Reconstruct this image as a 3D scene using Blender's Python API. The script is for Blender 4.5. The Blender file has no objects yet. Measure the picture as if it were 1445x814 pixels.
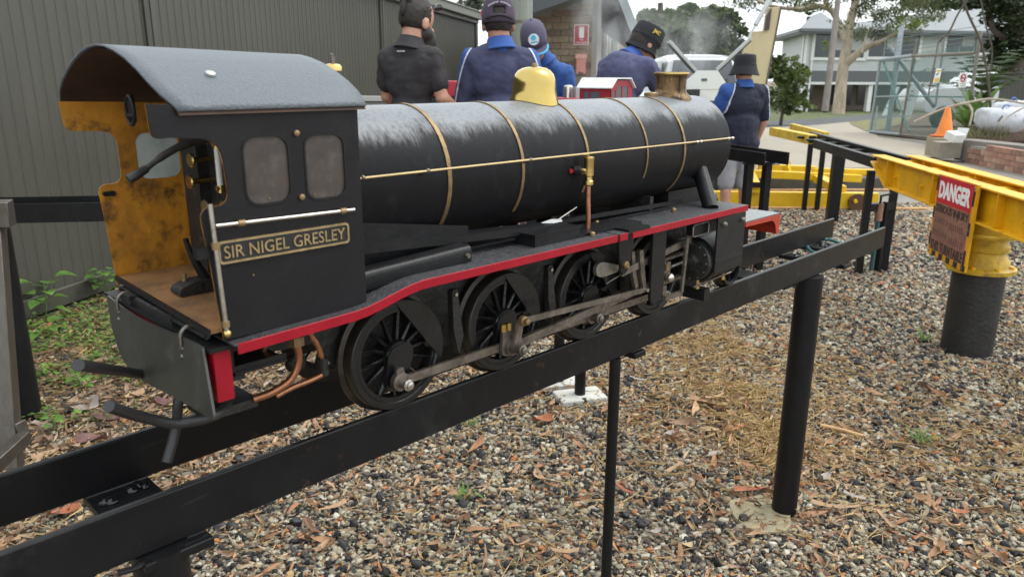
import bpy, bmesh, math, random
import numpy as np
from mathutils import Vector as V, Matrix, Euler, noise as mnoise
from mathutils.geometry import tessellate_polygon
S = bpy.context.scene
COL = S.collection
PI = math.pi
rnd = random.Random(7)
# ---------------------------------------------------------------- camera
F, CX, CY = 1075.0, 722.5, 407.0
CAM = V((0, 0, 1.35))
_d = V((708 - CX, 0, F)); _v1 = V((1815 - CX, 112 - CY, F))
_ny = CY + (-(1815 - CX) * (708 - CX) - F * F) / (112 - CY)
_d.y = _ny - CY; _d.normalize()
_X = (_v1 - _d * _v1.dot(_d)).normalized(); _Z = -_d; _Y = _Z.cross(_X)
RW = Matrix((_X, _Y, _Z))                       # image axes (right, down, forward) -> world
cam_data = bpy.data.cameras.new('camera'); cam = bpy.data.objects.new('camera', cam_data); COL.objects.link(cam)
_m = Matrix((( _X.x, -_X.y, -_X.z), (_Y.x, -_Y.y, -_Y.z), (_Z.x, -_Z.y, -_Z.z)))
cam.matrix_world = Matrix.Translation(CAM) @ _m.to_4x4()
cam_data.sensor_width = 36; cam_data.lens = 36 * F / 1445; cam_data.clip_start = .02; cam_data.clip_end = 900
cam_data.dof.use_dof = True; cam_data.dof.focus_distance = 1.55; cam_data.dof.aperture_fstop = 9
S.camera = cam
# ---------------------------------------------------------------- sky, sun, exposure
SUN_EL, SUN_AZ = math.radians(58), math.radians(-28)      # azimuth measured from +X towards +Y
w = bpy.data.worlds.new('World'); S.world = w; w.use_nodes = True
nt = w.node_tree; bg = nt.nodes['Background']
sky = nt.nodes.new('ShaderNodeTexSky'); sky.sky_type = 'NISHITA'; sky.sun_disc = False
sky.sun_elevation = SUN_EL; sky.sun_rotation = math.radians(90) - SUN_AZ
sky.air_density = 1.4; sky.dust_density = 6.0; sky.ozone_density = 1.0
hs = nt.nodes.new('ShaderNodeHueSaturation'); hs.inputs['Saturation'].default_value = .2; hs.inputs['Value'].default_value = 2.1
nt.links.new(sky.outputs[0], hs.inputs['Color'])
oc = nt.nodes.new('ShaderNodeMix'); oc.data_type = 'RGBA'; oc.inputs[0].default_value = .82; oc.inputs[7].default_value = (6.5, 7.0, 7.2, 1)   # even cloud cover over the clear sky
nt.links.new(hs.outputs[0], oc.inputs[6]); nt.links.new(oc.outputs[2], bg.inputs['Color']); bg.inputs['Strength'].default_value = .15
sun_d = bpy.data.lights.new('sun', 'SUN'); sun_d.energy = .6; sun_d.angle = math.radians(28); sun_d.color = (1, .96, .9)
sun = bpy.data.objects.new('sun', sun_d); COL.objects.link(sun)
_sv = V((math.cos(SUN_EL) * math.cos(SUN_AZ), math.cos(SUN_EL) * math.sin(SUN_AZ), math.sin(SUN_EL)))
sun.rotation_euler = (-_sv).to_track_quat('-Z', 'Y').to_euler(); sun.location = (0, 0, 20)
S.view_settings.view_transform = 'Standard'; S.view_settings.look = 'None'
S.view_settings.exposure = 0.72; S.view_settings.gamma = 1
S.cycles.use_denoising = True
S.cycles.max_bounces = 6; S.cycles.transparent_max_bounces = 12; S.cycles.volume_bounces = 1
S.cycles.volume_step_rate = 2.0
# ---------------------------------------------------------------- measuring helpers
def ray(px, py): return RW @ V((px - CX, py - CY, F))
def at(px, py, d): return CAM + ray(px, py) * (d / F)             # point on a sight line d metres ahead
def onz(px, py, z): r = ray(px, py); return CAM + r * ((z - CAM.z) / r.z)
def ony(px, py, y): r = ray(px, py); return CAM + r * (y / r.y)
FW = V((_X.z, _Y.z, 0)).normalized(); RT = V((FW.y, -FW.x, 0))    # level view direction and its right
def gh(p):
    s = p[0] * FW.x + p[1] * FW.y
    for a, za, b, zb in ((-99, 0, 20, 0), (20, 0, 26, -.186), (26, -.186, 34, -.20), (34, -.20, 44, -.60)):
        if s < b: return za + (zb - za) * (s - a) / (b - a)
    return -.60
def gnd(px, py):
    r = ray(px, py).normalized(); t = 1.0
    for _ in range(60):
        p = CAM + r * t; dz = p.z - gh(p)
        t += dz / max(.02, -r.z + .0) * .7
    return CAM + r * t
# ---------------------------------------------------------------- materials
MATS = {}
def lin(c): return tuple(((x / 255) / 12.92 if x / 255 <= .04045 else ((x / 255 + .055) / 1.055) ** 2.4) for x in c)
def M(name, col, rough=.5, metal=0., var=.12, vs=12., bump=0., bs=80., dirt=None, spec=.5, coat=0., rv=.1, stretch=(1, 1, 1), trans=0., alpha=1.):
    if name in MATS: return MATS[name]
    m = bpy.data.materials.new(name); m.use_nodes = True; MATS[name] = m
    n = m.node_tree.nodes; l = m.node_tree.links; p = n['Principled BSDF']
    tc = n.new('ShaderNodeTexCoord'); mp = n.new('ShaderNodeMapping'); l.new(tc.outputs['Object'], mp.inputs[0])
    mp.inputs['Scale'].default_value = stretch
    nz = n.new('ShaderNodeTexNoise'); nz.inputs['Scale'].default_value = vs; nz.inputs['Detail'].default_value = 6; nz.inputs['Roughness'].default_value = .6
    l.new(mp.outputs[0], nz.inputs['Vector'])
    mx = n.new('ShaderNodeMix'); mx.data_type = 'RGBA'
    mx.inputs[6].default_value = (*[c * (1 - var) for c in col], 1); mx.inputs[7].default_value = (*[min(1, c * (1 + var)) for c in col], 1)
    rp = n.new('ShaderNodeValToRGB'); rp.color_ramp.elements[0].position = .3; rp.color_ramp.elements[1].position = .7
    l.new(nz.outputs['Fac'], rp.inputs[0]); l.new(rp.outputs[0], mx.inputs[0])
    out = mx.outputs[2]
    for k, dd in enumerate(dirt or ()):
        dc, dsc, lo, hi = dd[:4]; st = dd[4] if len(dd) > 4 else (1, 1, 1)
        mp2 = n.new('ShaderNodeMapping'); mp2.inputs['Scale'].default_value = st; mp2.inputs['Location'].default_value = (k * 3.1, k * 1.7, .4)
        l.new(tc.outputs['Object'], mp2.inputs[0])
        n2 = n.new('ShaderNodeTexNoise'); n2.inputs['Scale'].default_value = dsc; n2.inputs['Detail'].default_value = 8; n2.inputs['Roughness'].default_value = .65
        l.new(mp2.outputs[0], n2.inputs['Vector'])
        r2 = n.new('ShaderNodeValToRGB'); r2.color_ramp.elements[0].position = lo; r2.color_ramp.elements[1].position = hi
        l.new(n2.outputs['Fac'], r2.inputs[0])
        m2 = n.new('ShaderNodeMix'); m2.data_type = 'RGBA'; l.new(r2.outputs[0], m2.inputs[0]); l.new(out, m2.inputs[6]); m2.inputs[7].default_value = (*dc, 1)
        out = m2.outputs[2]
    l.new(out, p.inputs['Base Color'])
    mr = n.new('ShaderNodeMapRange'); mr.inputs[3].default_value = max(.02, rough - rv); mr.inputs[4].default_value = min(1, rough + rv)
    l.new(nz.outputs['Fac'], mr.inputs[0]); l.new(mr.outputs[0], p.inputs['Roughness'])
    p.inputs['Metallic'].default_value = metal; p.inputs['Specular IOR Level'].default_value = spec; p.inputs['Coat Weight'].default_value = coat
    p.inputs['Transmission Weight'].default_value = trans; p.inputs['Alpha'].default_value = alpha
    if bump:
        nb = n.new('ShaderNodeTexNoise'); nb.inputs['Scale'].default_value = bs; nb.inputs['Detail'].default_value = 5; l.new(mp.outputs[0], nb.inputs['Vector'])
        b = n.new('ShaderNodeBump'); b.inputs['Strength'].default_value = bump; b.inputs['Distance'].default_value = .01
        l.new(nb.outputs['Fac'], b.inputs['Height']); l.new(b.outputs[0], p.inputs['Normal'])
    return m
# ---------------------------------------------------------------- mesh builder
ORG = {}
class MB:
    def __init__(s): s.v = []; s.f = []
    def add(s, vs, fs, m=None):
        o = len(s.v)
        s.v += [tuple(m @ V(p)) if m is not None else tuple(p) for p in vs]; s.f += [tuple(i + o for i in f) for f in fs]; return s
    def box(s, c, d, m=None):
        x, y, z = d[0] / 2, d[1] / 2, d[2] / 2; c = V(c)
        vs = [c + V((a * x, b * y, e * z)) for a in (-1, 1) for b in (-1, 1) for e in (-1, 1)]
        return s.add(vs, [(0, 1, 3, 2), (4, 6, 7, 5), (0, 4, 5, 1), (2, 3, 7, 6), (0, 2, 6, 4), (1, 5, 7, 3)], m)
    def bar(s, a, b, wd, ht, up=(0, 0, 1)):
        """box from a to b: wd across, ht along up, centred on the line"""
        a = V(a); b = V(b); x = (b - a); L = x.length; x.normalize(); y = V(up).cross(x).normalized(); z = x.cross(y)
        m = Matrix.Translation((a + b) / 2) @ Matrix((x, y, z)).transposed().to_4x4()
        return s.box((0, 0, 0), (L, wd, ht), m)
    def tube(s, pts, r, seg=12, cap=True):
        pts = [V(p) for p in pts]; n = len(pts); rs = r if isinstance(r, (list, tuple)) else [r] * n
        t0 = (pts[1] - pts[0]).normalized(); u = t0.orthogonal().normalized(); o = len(s.v)
        for i, p in enumerate(pts):
            t = (pts[min(i + 1, n - 1)] - pts[max(i - 1, 0)]).normalized(); u = (u - t * u.dot(t)).normalized(); w_ = t.cross(u)
            for k in range(seg):
                a = 2 * PI * k / seg; s.v.append(tuple(p + (u * math.cos(a) + w_ * math.sin(a)) * rs[i]))
        for i in range(n - 1):
            for k in range(seg):
                k2 = (k + 1) % seg; s.f.append((o + i * seg + k, o + i * seg + k2, o + (i + 1) * seg + k2, o + (i + 1) * seg + k))
        if cap: s.f.append(tuple(o + k for k in range(seg - 1, -1, -1))); s.f.append(tuple(o + (n - 1) * seg + k for k in range(seg)))
        return s
    def lathe(s, prof, c=(0, 0, 0), ax=(0, 0, 1), seg=24, cap=True):
        z = V(ax).normalized(); u = z.orthogonal().normalized(); w_ = z.cross(u); c = V(c); o = len(s.v); n = len(prof)
        for r, h in prof:
            for k in range(seg):
                a = 2 * PI * k / seg; s.v.append(tuple(c + z * h + (u * math.cos(a) + w_ * math.sin(a)) * r))
        for i in range(n - 1):
            for k in range(seg):
                k2 = (k + 1) % seg; s.f.append((o + i * seg + k, o + i * seg + k2, o + (i + 1) * seg + k2, o + (i + 1) * seg + k))
        if cap: s.f.append(tuple(o + k for k in range(seg - 1, -1, -1))); s.f.append(tuple(o + (n - 1) * seg + k for k in range(seg)))
        return s
    def ell(s, c, r, seg=16, rings=10, m=None):
        vs = []; fs = []
        for i in range(rings + 1):
            t = PI * i / rings
            for k in range(seg):
                a = 2 * PI * k / seg; vs.append((r[0] * math.sin(t) * math.cos(a), r[1] * math.sin(t) * math.sin(a), r[2] * math.cos(t)))
        for i in range(rings):
            for k in range(seg):
                k2 = (k + 1) % seg; fs.append((i * seg + k, (i + 1) * seg + k, (i + 1) * seg + k2, i * seg + k2))
        mm = Matrix.Translation(V(c)) @ (m.to_4x4() if m is not None else Matrix())
        return s.add(vs, fs, mm)
    def cap(s, a, b, ra, rb, seg=16):
        """capsule with two radii"""
        a = V(a); b = V(b); t = (b - a).normalized(); prof = []
        for i in range(5): q = PI / 2 * i / 4; prof.append((max(1e-4, ra * math.sin(q)), -ra * math.cos(q)))
        L = (b - a).length
        for i in range(5): q = PI / 2 * i / 4; prof.append((max(1e-4, rb * math.cos(q)), L + rb * math.sin(q)))
        return s.lathe(prof, a, t, seg)
    def plate(s, loops, t0, t1, mp):
        """polygon with holes between offsets t0 and t1; mp(u, v, t) -> point"""
        flat = [p for lp in loops for p in lp]; tri = tessellate_polygon([[V((p[0], p[1], 0)) for p in lp] for lp in loops])
        o = len(s.v); n = len(flat)
        s.v += [tuple(mp(p[0], p[1], t0)) for p in flat] + [tuple(mp(p[0], p[1], t1)) for p in flat]
        for a, b, c in tri: s.f.append((o + a, o + b, o + c)); s.f.append((o + n + c, o + n + b, o + n + a))
        k = 0
        for lp in loops:
            for i in range(len(lp)):
                j = (i + 1) % len(lp); s.f.append((o + k + i, o + k + j, o + n + k + j, o + n + k + i))
            k += len(lp)
        return s
    def build(s, name, mat, parent=None, smooth=True, bevel=0., org=None, local=False, seg=2, ang=38):
        me = bpy.data.meshes.new(name)
        po = V((0, 0, 0)) if (local or parent is None) else ORG[parent.name]
        if local: o = V((0, 0, 0))
        elif org is not None: o = V(org)
        else:
            A = np.array(s.v); lo = A.min(0); hi = A.max(0); o = V(((lo[0] + hi[0]) / 2, (lo[1] + hi[1]) / 2, lo[2]))
        A = np.array(s.v) - np.array(o)
        me.from_pydata(A.tolist(), [], s.f); me.validate()
        bm = bmesh.new(); bm.from_mesh(me); bmesh.ops.recalc_face_normals(bm, faces=bm.faces); bm.to_mesh(me); bm.free()
        if smooth: me.polygons.foreach_set('use_smooth', [True] * len(me.polygons)); me.set_sharp_from_angle(angle=math.radians(ang))
        me.materials.append(mat); ob = bpy.data.objects.new(name, me); COL.objects.link(ob)
        ORG[ob.name] = o; ob.location = o - po if not local else (0, 0, 0)
        if parent: ob.parent = parent
        if bevel:
            b = ob.modifiers.new('bevel', 'BEVEL'); b.width = bevel; b.segments = seg; b.limit_method = 'ANGLE'; b.angle_limit = math.radians(40)
        return ob
def empty(name, loc, label=None, cat=None, group=None, rz=0):
    o = bpy.data.objects.new(name, None); COL.objects.link(o); o.location = loc; o.rotation_euler.z = rz; o.empty_display_size = .1
    ORG[o.name] = V(loc); tag(o, label, cat, group); return o
def tag(o, label=None, cat=None, group=None, kind=None):
    for k, v in (('label', label), ('category', cat), ('group', group), ('kind', kind)):
        if v: o[k] = v
    return o
def dup(o, parent, loc, rot=None):
    c = o.copy(); COL.objects.link(c); c.parent = parent; c.location = loc; ORG[c.name] = V(loc)
    if rot is not None: c.rotation_euler = rot
    return c
def copy_tree(o, loc, label=None, rz=None):
    c = o.copy(); COL.objects.link(c); c.location = loc
    if rz is not None: c.rotation_euler.z = rz
    if label: c['label'] = label
    for ch in list(o.children):
        d = ch.copy(); COL.objects.link(d); d.parent = c
        for g in list(ch.children): e = g.copy(); COL.objects.link(e); e.parent = d
    return c
def rrect(x0, z0, x1, z1, r, n=5):
    out = []
    for cx, cz, a0 in ((x1 - r, z1 - r, 0), (x0 + r, z1 - r, 90), (x0 + r, z0 + r, 180), (x1 - r, z0 + r, 270)):
        for i in range(n + 1): a = math.radians(a0 + 90 * i / n); out.append((cx + r * math.cos(a), cz + r * math.sin(a)))
    return out
def soft(pts, r, n=4):
    """polygon with its corners rounded by r (a number or one per corner)"""
    out = []; N = len(pts)
    for i, p in enumerate(pts):
        rr = r[i] if isinstance(r, (list, tuple)) else r
        p = V((p[0], p[1])); a = V(pts[i - 1][:2]); b = V(pts[(i + 1) % N][:2])
        da = (a - p); db = (b - p); k = min(rr, da.length * .48, db.length * .48)
        if k <= 1e-6: out.append(tuple(p)); continue
        s0 = p + da.normalized() * k; s1 = p + db.normalized() * k
        for j in range(n + 1):
            t = j / n; out.append(tuple(s0 * (1 - t) ** 2 + p * 2 * t * (1 - t) + s1 * t * t))
    return out
def spline(pts, n=6):
    pts = [V(p) for p in pts]; out = []
    for i in range(len(pts) - 1):
        p0 = pts[max(i - 1, 0)]; p1 = pts[i]; p2 = pts[i + 1]; p3 = pts[min(i + 2, len(pts) - 1)]
        for k in range(n):
            t = k / n; out.append(.5 * ((2 * p1) + (p2 - p0) * t + (2 * p0 - 5 * p1 + 4 * p2 - p3) * t * t + (3 * p1 - p0 - 3 * p2 + p3) * t ** 3))
    out.append(pts[-1]); return out
def text(name, body, width, height, depth, m, mat, parent=None, bold=.0, spacing=1.0):
    """raised lettering fitted into width x height; m puts its x/y plane (centre 0,0) into the world"""
    cu = bpy.data.curves.new(name, 'FONT'); cu.body = body; cu.size = 1; cu.extrude = .02; cu.offset = bold; cu.space_character = spacing; cu.resolution_u = 3
    to = bpy.data.objects.new('t', cu); COL.objects.link(to); dg = bpy.context.evaluated_depsgraph_get()
    me = bpy.data.meshes.new_from_object(to.evaluated_get(dg)); bpy.data.objects.remove(to)
    A = np.array([v.co for v in me.vertices]); lo = A.min(0); hi = A.max(0); sc = np.array([width / (hi[0] - lo[0]), height / (hi[1] - lo[1]), depth / (hi[2] - lo[2])])
    A = (A - (lo + hi) / 2) * sc
    mb = MB(); mb.add([tuple(a) for a in A], [tuple(p.vertices) for p in me.polygons], m); bpy.data.meshes.remove(me)
    return mb.build(name, mat, parent, smooth=False)
# ================================================================ STEAMING BAY under the locomotive
YC, RZ = .98, .86
rail_black = M('painted_rail', (.009, .009, .010), .36, var=.25, vs=9, spec=.2, bump=.07, bs=45, dirt=[((.032, .031, .030), 26, .60, .85, (.5, .5, 3)), ((.075, .040, .022), 34, .64, .76), ((.05, .05, .048), 5, .55, .85)], rv=.12)
post_black = M('painted_post', (.009, .009, .010), .38, var=.25, vs=14, spec=.22, bump=.12, bs=90, dirt=[((.07, .045, .03), 30, .68, .85)], rv=.12)
bay = empty('steaming_bay', (1.0, YC, 0), 'long black steel track stand on posts carrying the steam locomotive', 'track stand')
for y0, x1 in ((.879, 2.722), (1.071, 2.765)):
    A = []
    b = MB(); N = 26; x0 = -.75
    for i in range(N + 1):
        x = x0 + (x1 - x0) * i / N; wz = .0012 * mnoise.noise(V((x * 3, y0 * 9, 0)))
        dy = .0008 * mnoise.noise(V((x * 2, y0 * 5, 3)))
        A += [(x, y0 + dy, RZ - .071 + wz), (x, y0 + .0105 + dy, RZ - .071 + wz), (x, y0 + .0105 + dy, RZ - .0005 + wz * .3), (x, y0 + dy, RZ - .0005 + wz * .3)]
    fs = [(0, 1, 2, 3), tuple(4 * N + k for k in (3, 2, 1, 0))]
    for i in range(N):
        for k in range(4): fs.append((4 * i + k, 4 * i + (k + 1) % 4, 4 * i + 4 + (k + 1) % 4, 4 * i + 4 + k))
    b.add(A, fs); b.build('rail', rail_black, bay, bevel=.0024)
for x, r, yy in ((.285, .033, .892), (1.214, .0118, .886), (2.17, .0385, .893), (-.62, .033, .892)):
    b = MB(); b.lathe([(r, 0.004), (r, RZ - .0725)], (x, yy, 0), seg=28); b.build('post', post_black, bay)
for x, y0, y1, wd in ((.30, .862, 1.09, .085), (1.285, .872, 1.09, .04), (2.06, .895, 1.085, .09), (2.40, .872, 1.09, .05), (2.62, .9, 1.1, .12)):
    b = MB(); b.box((x, (y0 + y1) / 2, RZ - .0805), (wd, y1 - y0, .013)); b.build('cross_plate', post_black, bay, bevel=.002)
b = MB()
for x in (.25, .285, .32): b.tube(spline([(x - .02, .874, RZ - .0755), (x, .871, RZ - .077), (x + .02, .874, RZ - .076)], 4), [.004] * 8 + [.003], 8)
b.build('weld', post_black, bay)
b = MB(); rg_ = random.Random(3)
for cxp, n_ in ((.30, 26), (2.40, 14), (2.62, 14)):
    for _ in range(n_): b.ell((cxp + rg_.uniform(-.03, .03), rg_.uniform(.90, 1.065), RZ - .073), (rg_.uniform(.004, .011), rg_.uniform(.004, .011), rg_.uniform(.003, .008)), 8, 6)
tag(b.build('grease_lumps', M('wet_grease', (.008, .008, .009), .18), bay), kind='stuff')
b = MB(); q_ = [(2.17 + .02 + (.115 + .05 * mnoise.noise(V((math.cos(t) * 1.3, math.sin(t) * 1.3, 4)))) * math.cos(t) * 1.25, .893 + .035 + (.115 + .05 * mnoise.noise(V((math.cos(t) * 1.3, math.sin(t) * 1.3, 9)))) * math.sin(t)) for t in [i * 2 * PI / 40 for i in range(40)]]; q_ = [(2.115 + (x - 2.19) * .9, .925 + (y - .928) * .85) for x, y in q_]
b.plate([q_], .002, .013, lambda u, v, t: V((u, v, t)))
o = b.build('footing', M('pale_cement', (.30, .26, .165), .95, var=.2, vs=30, bump=.6, bs=90), bay)
# ================================================================ LOCOMOTIVE
def W(x, y, z): return V((x, YC + y, RZ + z))
loco = empty('miniature_steam_locomotive', W(1.0, 0, 0), 'black miniature steam locomotive with brass dome and nameplate SIR NIGEL GRESLEY', 'locomotive')
black = M('loco_black', (.012, .012, .013), .42, var=.2, vs=14, bump=.06, bs=140, dirt=[((.05, .05, .05), 18, .6, .85), ((.085, .083, .08), 70, .72, .8)], rv=.1)
satin = M('loco_satin', (.010, .010, .011), .40, spec=.28, var=.25, vs=20, bump=.08, bs=120, dirt=[((.06, .055, .05), 50, .66, .82)], rv=.12)
grime = M('grimy_black', (.013, .0125, .012), .55, var=.35, vs=30, bump=.3, bs=90, dirt=[((.07, .055, .04), 35, .6, .8)], rv=.15)
brass = M('brass', (.62, .45, .17), .30, 1., var=.15, vs=20, dirt=[((.30, .20, .07), 24, .55, .75)], rv=.1, bump=.05)
dbrass = M('dull_brass', (.25, .17, .085), .5, .65, var=.25, vs=40, dirt=[((.08, .06, .04), 60, .55, .75)], rv=.12, bump=.15)
copper = M('copper', (.45, .20, .11), .42, .9, var=.2, vs=60, dirt=[((.16, .09, .06), 50, .55, .75)], rv=.1)
steel = M('oily_steel', (.19, .165, .14), .42, .75, var=.3, vs=35, bump=.15, bs=150, dirt=[((.05, .042, .035), 40, .52, .72), ((.14, .08, .05), 90, .66, .8)], rv=.14)
bright = M('bright_steel', (.55, .52, .48), .30, 1., var=.15, vs=60, dirt=[((.25, .2, .15), 70, .6, .78)])
red = M('red_paint', (.28, .004, .014), .42, spec=.3, var=.12, vs=18, bump=.05, dirt=[((.08, .02, .02), 45, .66, .78), ((.03, .03, .03), 110, .70, .76)])
orange = M('cab_orange', (.47, .195, .012), .55, var=.25, vs=10, bump=.12, dirt=[((.12, .05, .010), 13, .44, .72), ((.02, .013, .008), 24, .55, .70), ((.03, .015, .008), 9, .60, .74)], rv=.1)
floorm = M('cab_floor', (.30, .15, .06), .6, var=.2, vs=14, bump=.15, dirt=[((.11, .065, .035), 14, .45, .7), ((.02, .016, .012), 30, .62, .74)])
roofm = M('dusty_roof', (.085, .099, .115), .50, var=.16, vs=160, bump=.25, bs=260, dirt=[((.10, .11, .12), 14, .45, .8, (.4, 2, 2))], rv=.12)
ceil = M('sooty_ceiling', (.055, .025, .012), .75, var=.5, vs=14, stretch=(.4, 2, 2), dirt=[((.012, .01, .01), 12, .45, .7)])
dust = M('running_board', (.042, .042, .046), .5, var=.4, vs=120, bump=.35, bs=260, dirt=[((.16, .16, .16), 190, .66, .74), ((.02, .02, .02), 10, .5, .7), ((.16, .12, .06), 60, .74, .77)], rv=.16)
glass = M('dusty_pane', (.050, .039, .034), .42, var=.3, vs=26, dirt=[((.12, .105, .095), 45, .5, .9), ((.075, .04, .025), 16, .55, .75)], rv=.12)
fglass = M('pale_pane', (.46, .50, .48), .35, var=.15, vs=14, dirt=[((.25, .27, .26), 22, .5, .8)])
rubber = M('black_rubber', (.022, .022, .023), .45, var=.2, vs=40)
letter = M('letter_brass', (.36, .265, .135), .42, .55, var=.25, vs=90, dirt=[((.05, .04, .03), 120, .6, .75)])
def xz(y): return lambda u, v, t: W(u, y + t, v)
# ---- boiler
BZ, BR = .338, .1095; OZ = BR     # the barrel's origin lies at its lowest point
wet_sheen = M('wet_black_sky_sheen', (.010, .010, .0115), .34, var=.2, vs=9, dirt=[((.030, .030, .032), 40, .55, .85, (1, 1, .35)), ((.085, .09, .095), 30, .71, .80, (1.6, .5, .10))], rv=.06)
def _sky_sheen(m):
    """ragged oily film on the barrel top, sky reflection painted into its colour"""
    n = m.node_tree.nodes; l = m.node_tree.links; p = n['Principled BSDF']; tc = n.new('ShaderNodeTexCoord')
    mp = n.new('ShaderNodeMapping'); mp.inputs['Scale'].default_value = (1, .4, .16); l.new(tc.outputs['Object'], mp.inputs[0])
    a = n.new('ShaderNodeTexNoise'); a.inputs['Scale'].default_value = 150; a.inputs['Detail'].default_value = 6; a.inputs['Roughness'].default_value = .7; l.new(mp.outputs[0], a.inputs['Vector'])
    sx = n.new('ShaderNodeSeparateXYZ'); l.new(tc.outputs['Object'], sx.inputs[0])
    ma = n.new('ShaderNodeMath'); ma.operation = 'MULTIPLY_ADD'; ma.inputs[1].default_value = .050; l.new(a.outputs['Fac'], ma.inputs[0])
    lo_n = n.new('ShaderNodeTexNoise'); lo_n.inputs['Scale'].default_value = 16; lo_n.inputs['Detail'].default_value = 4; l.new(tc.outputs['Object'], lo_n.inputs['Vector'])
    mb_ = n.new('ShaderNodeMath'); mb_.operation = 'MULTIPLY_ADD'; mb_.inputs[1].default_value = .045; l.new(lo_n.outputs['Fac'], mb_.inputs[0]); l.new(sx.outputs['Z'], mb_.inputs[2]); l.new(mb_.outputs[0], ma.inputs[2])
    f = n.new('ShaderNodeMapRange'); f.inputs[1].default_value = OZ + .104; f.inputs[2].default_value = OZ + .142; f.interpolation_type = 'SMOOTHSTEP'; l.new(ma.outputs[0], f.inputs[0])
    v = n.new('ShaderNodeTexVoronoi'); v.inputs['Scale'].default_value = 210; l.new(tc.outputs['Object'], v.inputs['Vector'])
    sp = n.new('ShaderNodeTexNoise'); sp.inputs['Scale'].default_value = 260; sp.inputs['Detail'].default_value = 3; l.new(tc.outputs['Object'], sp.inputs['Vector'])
    src = p.inputs['Base Color'].links[0].from_socket; bl_ = n.new('ShaderNodeMix'); bl_.data_type = 'RGBA'; bl_.inputs[7].default_value = (.150, .163, .178, 1); l.new(src, bl_.inputs[6])   # pale base colour painting in the sky's reflection
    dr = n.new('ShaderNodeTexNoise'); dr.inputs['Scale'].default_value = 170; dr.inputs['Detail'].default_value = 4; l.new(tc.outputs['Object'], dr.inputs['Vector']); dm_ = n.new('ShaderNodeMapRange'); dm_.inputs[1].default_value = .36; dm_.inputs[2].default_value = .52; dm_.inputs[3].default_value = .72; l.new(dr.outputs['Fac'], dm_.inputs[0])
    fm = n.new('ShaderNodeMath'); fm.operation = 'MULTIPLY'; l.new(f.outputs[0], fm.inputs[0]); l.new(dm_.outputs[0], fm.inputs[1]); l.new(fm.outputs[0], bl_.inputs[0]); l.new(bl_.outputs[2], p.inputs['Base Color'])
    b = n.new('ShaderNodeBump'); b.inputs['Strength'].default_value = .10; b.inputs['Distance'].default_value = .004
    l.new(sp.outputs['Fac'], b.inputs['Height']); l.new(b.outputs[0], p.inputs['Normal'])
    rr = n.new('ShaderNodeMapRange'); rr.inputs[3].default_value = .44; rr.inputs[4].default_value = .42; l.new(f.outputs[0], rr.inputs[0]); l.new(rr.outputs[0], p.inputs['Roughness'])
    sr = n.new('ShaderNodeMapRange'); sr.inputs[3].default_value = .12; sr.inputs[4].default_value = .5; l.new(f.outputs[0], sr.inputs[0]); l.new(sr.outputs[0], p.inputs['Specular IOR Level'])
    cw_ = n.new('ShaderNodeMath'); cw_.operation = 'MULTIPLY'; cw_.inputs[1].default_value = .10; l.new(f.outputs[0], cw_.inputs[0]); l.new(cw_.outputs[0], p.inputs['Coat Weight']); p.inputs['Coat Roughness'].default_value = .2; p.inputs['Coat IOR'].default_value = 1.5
_sky_sheen(wet_sheen)
b = MB(); b.lathe([(BR, .555), (BR, 1.0), (BR, 1.585), (BR - .003, 1.594), (BR - .010, 1.600), (BR - .03, 1.604), (.03, 1.606)], W(0, 0, BZ), (1, 0, 0), 72)
b.build('boiler', wet_sheen, loco)
b = MB(); b.lathe([(BR + .0012, 0), (BR + .0012, .19)], W(1.405, 0, BZ), (1, 0, 0), 72, cap=False); b.build('smokebox_wrapper', wet_sheen, loco)
for x, wd, a1 in ((.755, .0075, 200), (.915, .006, 128), (1.085, .006, 118), (1.27, .0045, 112), (1.405, .0065, 140)):
    b = MB(); n = 40; vs = []; fs = []
    for i in range(n + 1):
        a = math.radians(-a1 + 2 * a1 * i / n if a1 < 180 else -180 + 360 * i / n)
        for dx, rr in ((-wd / 2, BR + .0003), (-wd / 2, BR + .0019), (wd / 2, BR + .0019), (wd / 2, BR + .0003)):
            vs.append(W(x + dx, -rr * math.sin(a), BZ + rr * math.cos(a)))
    for i in range(n):
        for k in range(3): fs.append((4 * i + k, 4 * i + k + 1, 4 * i + 5 + k, 4 * i + 4 + k))
    b.add(vs, fs); b.build('boiler_band', dbrass, loco)
# smokebox door
b = MB(); b.lathe([(.09, 0), (.088, .008), (.06, .016), (.01, .02)], W(1.604, 0, BZ), (1, 0, 0), 40); d_ = b.build('smokebox_door', satin, loco)
b = MB(); b.lathe([(.007, 0), (.006, .022), (.002, .026)], W(1.62, 0, BZ), (1, 0, 0), 14); b.tube([W(1.636, -.03, BZ - .01), W(1.636, .03, BZ + .01)], .0025, 8); b.build('door_handle', bright, d_)
# dome
cx = 1.058
b = MB(); seg = 40; prof = [(.0455, .0), (.0445, .0035), (.0425, .0095), (.0405, .018), (.0398, .030), (.0385, .039), (.0352, .0465), (.0295, .0528), (.021, .0572), (.010, .0593), (.0005, .060)]
vs = []; fs = []
for i, (r, h) in enumerate(prof):
    for k in range(seg):
        a = 2 * PI * k / seg; x = r * math.cos(a); y = r * math.sin(a); base = math.sqrt(max(0, (BR + .001) ** 2 - y * y)) - BR
        t = max(0, 1 - h / .022); vs.append(W(cx + x, y, BZ + BR + h + base * t))
for i in range(len(prof) - 1):
    for k in range(seg): fs.append((i * seg + k, i * seg + (k + 1) % seg, (i + 1) * seg + (k + 1) % seg, (i + 1) * seg + k))
b.add(vs, fs); dome = b.build('dome', M('polished_brass', (.47, .345, .115), .18, 1., var=.1, vs=14, dirt=[((.50, .35, .10), 16, .55, .85)], rv=.06, bump=.05, bs=60), loco, ang=70)
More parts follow.
